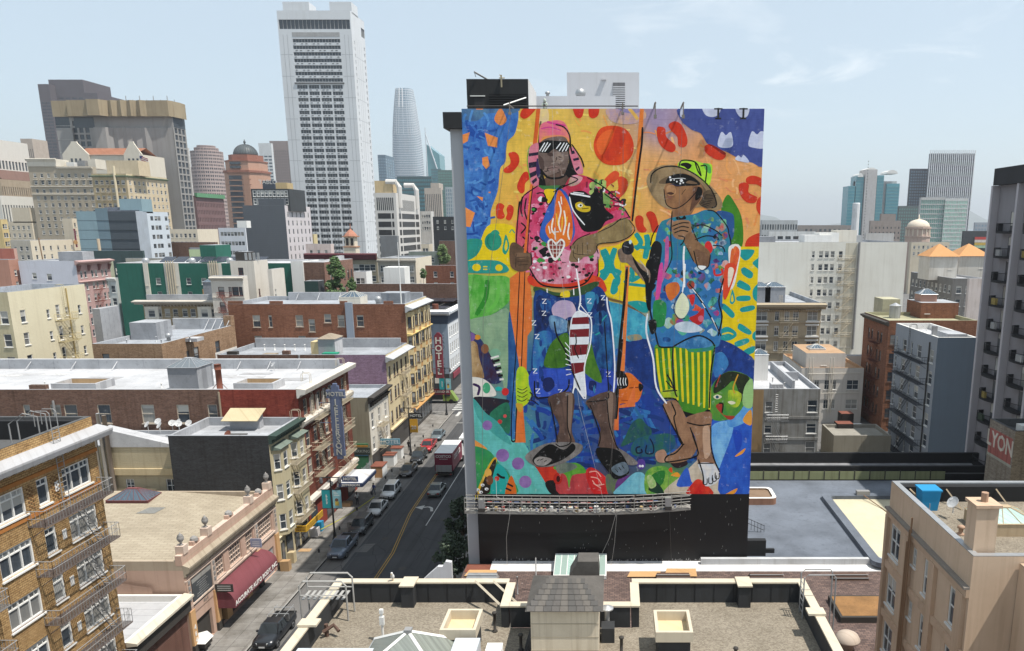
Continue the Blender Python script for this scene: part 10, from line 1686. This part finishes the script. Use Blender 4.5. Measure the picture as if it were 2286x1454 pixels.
# ---------------------------------------------------------------- trees
def leafm(name,c):
 m,t,b=_mat(name);g=node(t,'NewGeometry');t.links.new(mixc(t,g.outputs['Random Per Island'],c,tuple(x*1.9 for x in c)),b.inputs['Base Color']);b.inputs['Roughness'].default_value=.6;return m
def tree(label,x,y,z0,zc_,h,rx,n,leaf,mat,shape='round',seed=1):
 r_=thing('tree',label,'tree',(x,y,z0));rr=random.Random(seed);mb=MB();mb.tube([(x,y,z0),(x+.05,y,z0+(zc_-z0)*.5),(x,y,zc_),(x,y,zc_+h*.55)],max(.09,rx*.07),8,r2=.03)
 for k in range(9):a=rr.uniform(0,6.28);z=zc_+h*(.05+.07*k);q=rx*rr.uniform(.5,.8)*(1-.08*k);mb.tube([(x,y,z),(x+q*.5*math.cos(a),y+q*.5*math.sin(a),z+.12*h),(x+q*math.cos(a),y+q*math.sin(a),z+.16*h)],rx*.03,5,r2=.012)
 mb.b9('trunk',pl9('bark',(.11,.08,.06)),r_);cl=[]
 for k in range(46):
  t=rr.random();a=rr.uniform(0,6.28);pr=math.sin(math.pi*min(1,.12+t*.86))**.7 if shape=='round' else(1-t)**.75+.12;q=rx*pr*rr.uniform(.25,1.0);cl.append((x+q*math.cos(a),y+q*math.sin(a),zc_+h*t,rx*rr.uniform(.16,.34)))
 mb=MB()
 for k in range(n):
  cx,cy,cz,cr_=cl[rr.randrange(46)];d=Vector((rr.gauss(0,1),rr.gauss(0,1),rr.gauss(0,1))).normalized()*cr_*rr.random()**.35;p=Vector((cx,cy,cz))+d;u=Vector((rr.gauss(0,1),rr.gauss(0,1),rr.gauss(0,.6))).normalized();v_=u.orthogonal().normalized();s=leaf*rr.uniform(.6,1.4);mb.q([p-u*s,p+v_*s*.5,p+u*s,p-v_*s*.5])
 stuff(mb.b9('crown',mat,r_));return r_
LD=leafm('leaf_dark',(.022,.035,.016));LG=leafm('leaf_green',(.045,.085,.02));LL=leafm('leaf_light',(.07,.11,.03))
tree('dark street tree on the pavement touching the grey mural pier',-16.0,75.5,.1,3.4,4.6,1.9,5200,.17,LD,seed=3);tree('lower dark street tree in front of the mural pier',-16.0,70.5,.1,2.6,3.4,1.9,4600,.17,LD,seed=5);p=at(749,652,Y=185);tree('big conical green tree before the brown brick house',p.x,185.5,4,at(749,655,Y=185).z,8.2,2.9,7000,.28,LG,'cone',7);p=at(783,650,Y=184);tree('small green bush tree right of the big conical tree',p.x,185,4,p.z-.5,3.4,1.2,2000,.2,LG,'round',9);p=at(990,585,Y=262);tree('light green tree left of the mural building top',p.x,262,4,p.z,5.4,2.6,3500,.3,LL,'round',11);p=at(945,620,Y=230);tree('small dark green shrub beside the red brick annex',p.x,230,6,p.z,2.6,1.1,1200,.22,LG,'round',13)
r_=thing('bare_tree','small bare leafless tree on the right pavement','tree',(-16.2,60,.14));rr=random.Random(2);mb=MB();mb.tube([(-16.2,62.5,.14),(-16.2,62.5,3)],.07,6)
for k in range(40):a=rr.uniform(0,6.28);z=rr.uniform(2.2,3.2);q=rr.uniform(.5,1.5);b=(-16.2+q*math.cos(a),62.5+q*math.sin(a),z+rr.uniform(.5,1.8));mb.tube([(-16.2,62.5,z),b],.018,4,r2=.005)
mb.b9('branches',pl9('grey_bark',(.2,.17,.14)),r_)
# ---------------------------------------------------------------- haze over the city
mb=MB();mb.box(-14100,-900,-3,14100,14100,480);hz=mb.b9('haze',[]);stuff(hz);m=bpy.data.materials.new('haze_air');m.use_nodes=True;t=m.node_tree;t.nodes.clear();v=t.nodes.new('ShaderNodeVolumePrincipled');v.inputs['Color'].default_value=(.88,.93,1,1);v.inputs['Density'].default_value=.00014;v.inputs['Anisotropy'].default_value=.3;oo=t.nodes.new('ShaderNodeOutputMaterial');t.links.new(v.outputs[0],oo.inputs['Volume']);hz.data.materials.append(m)
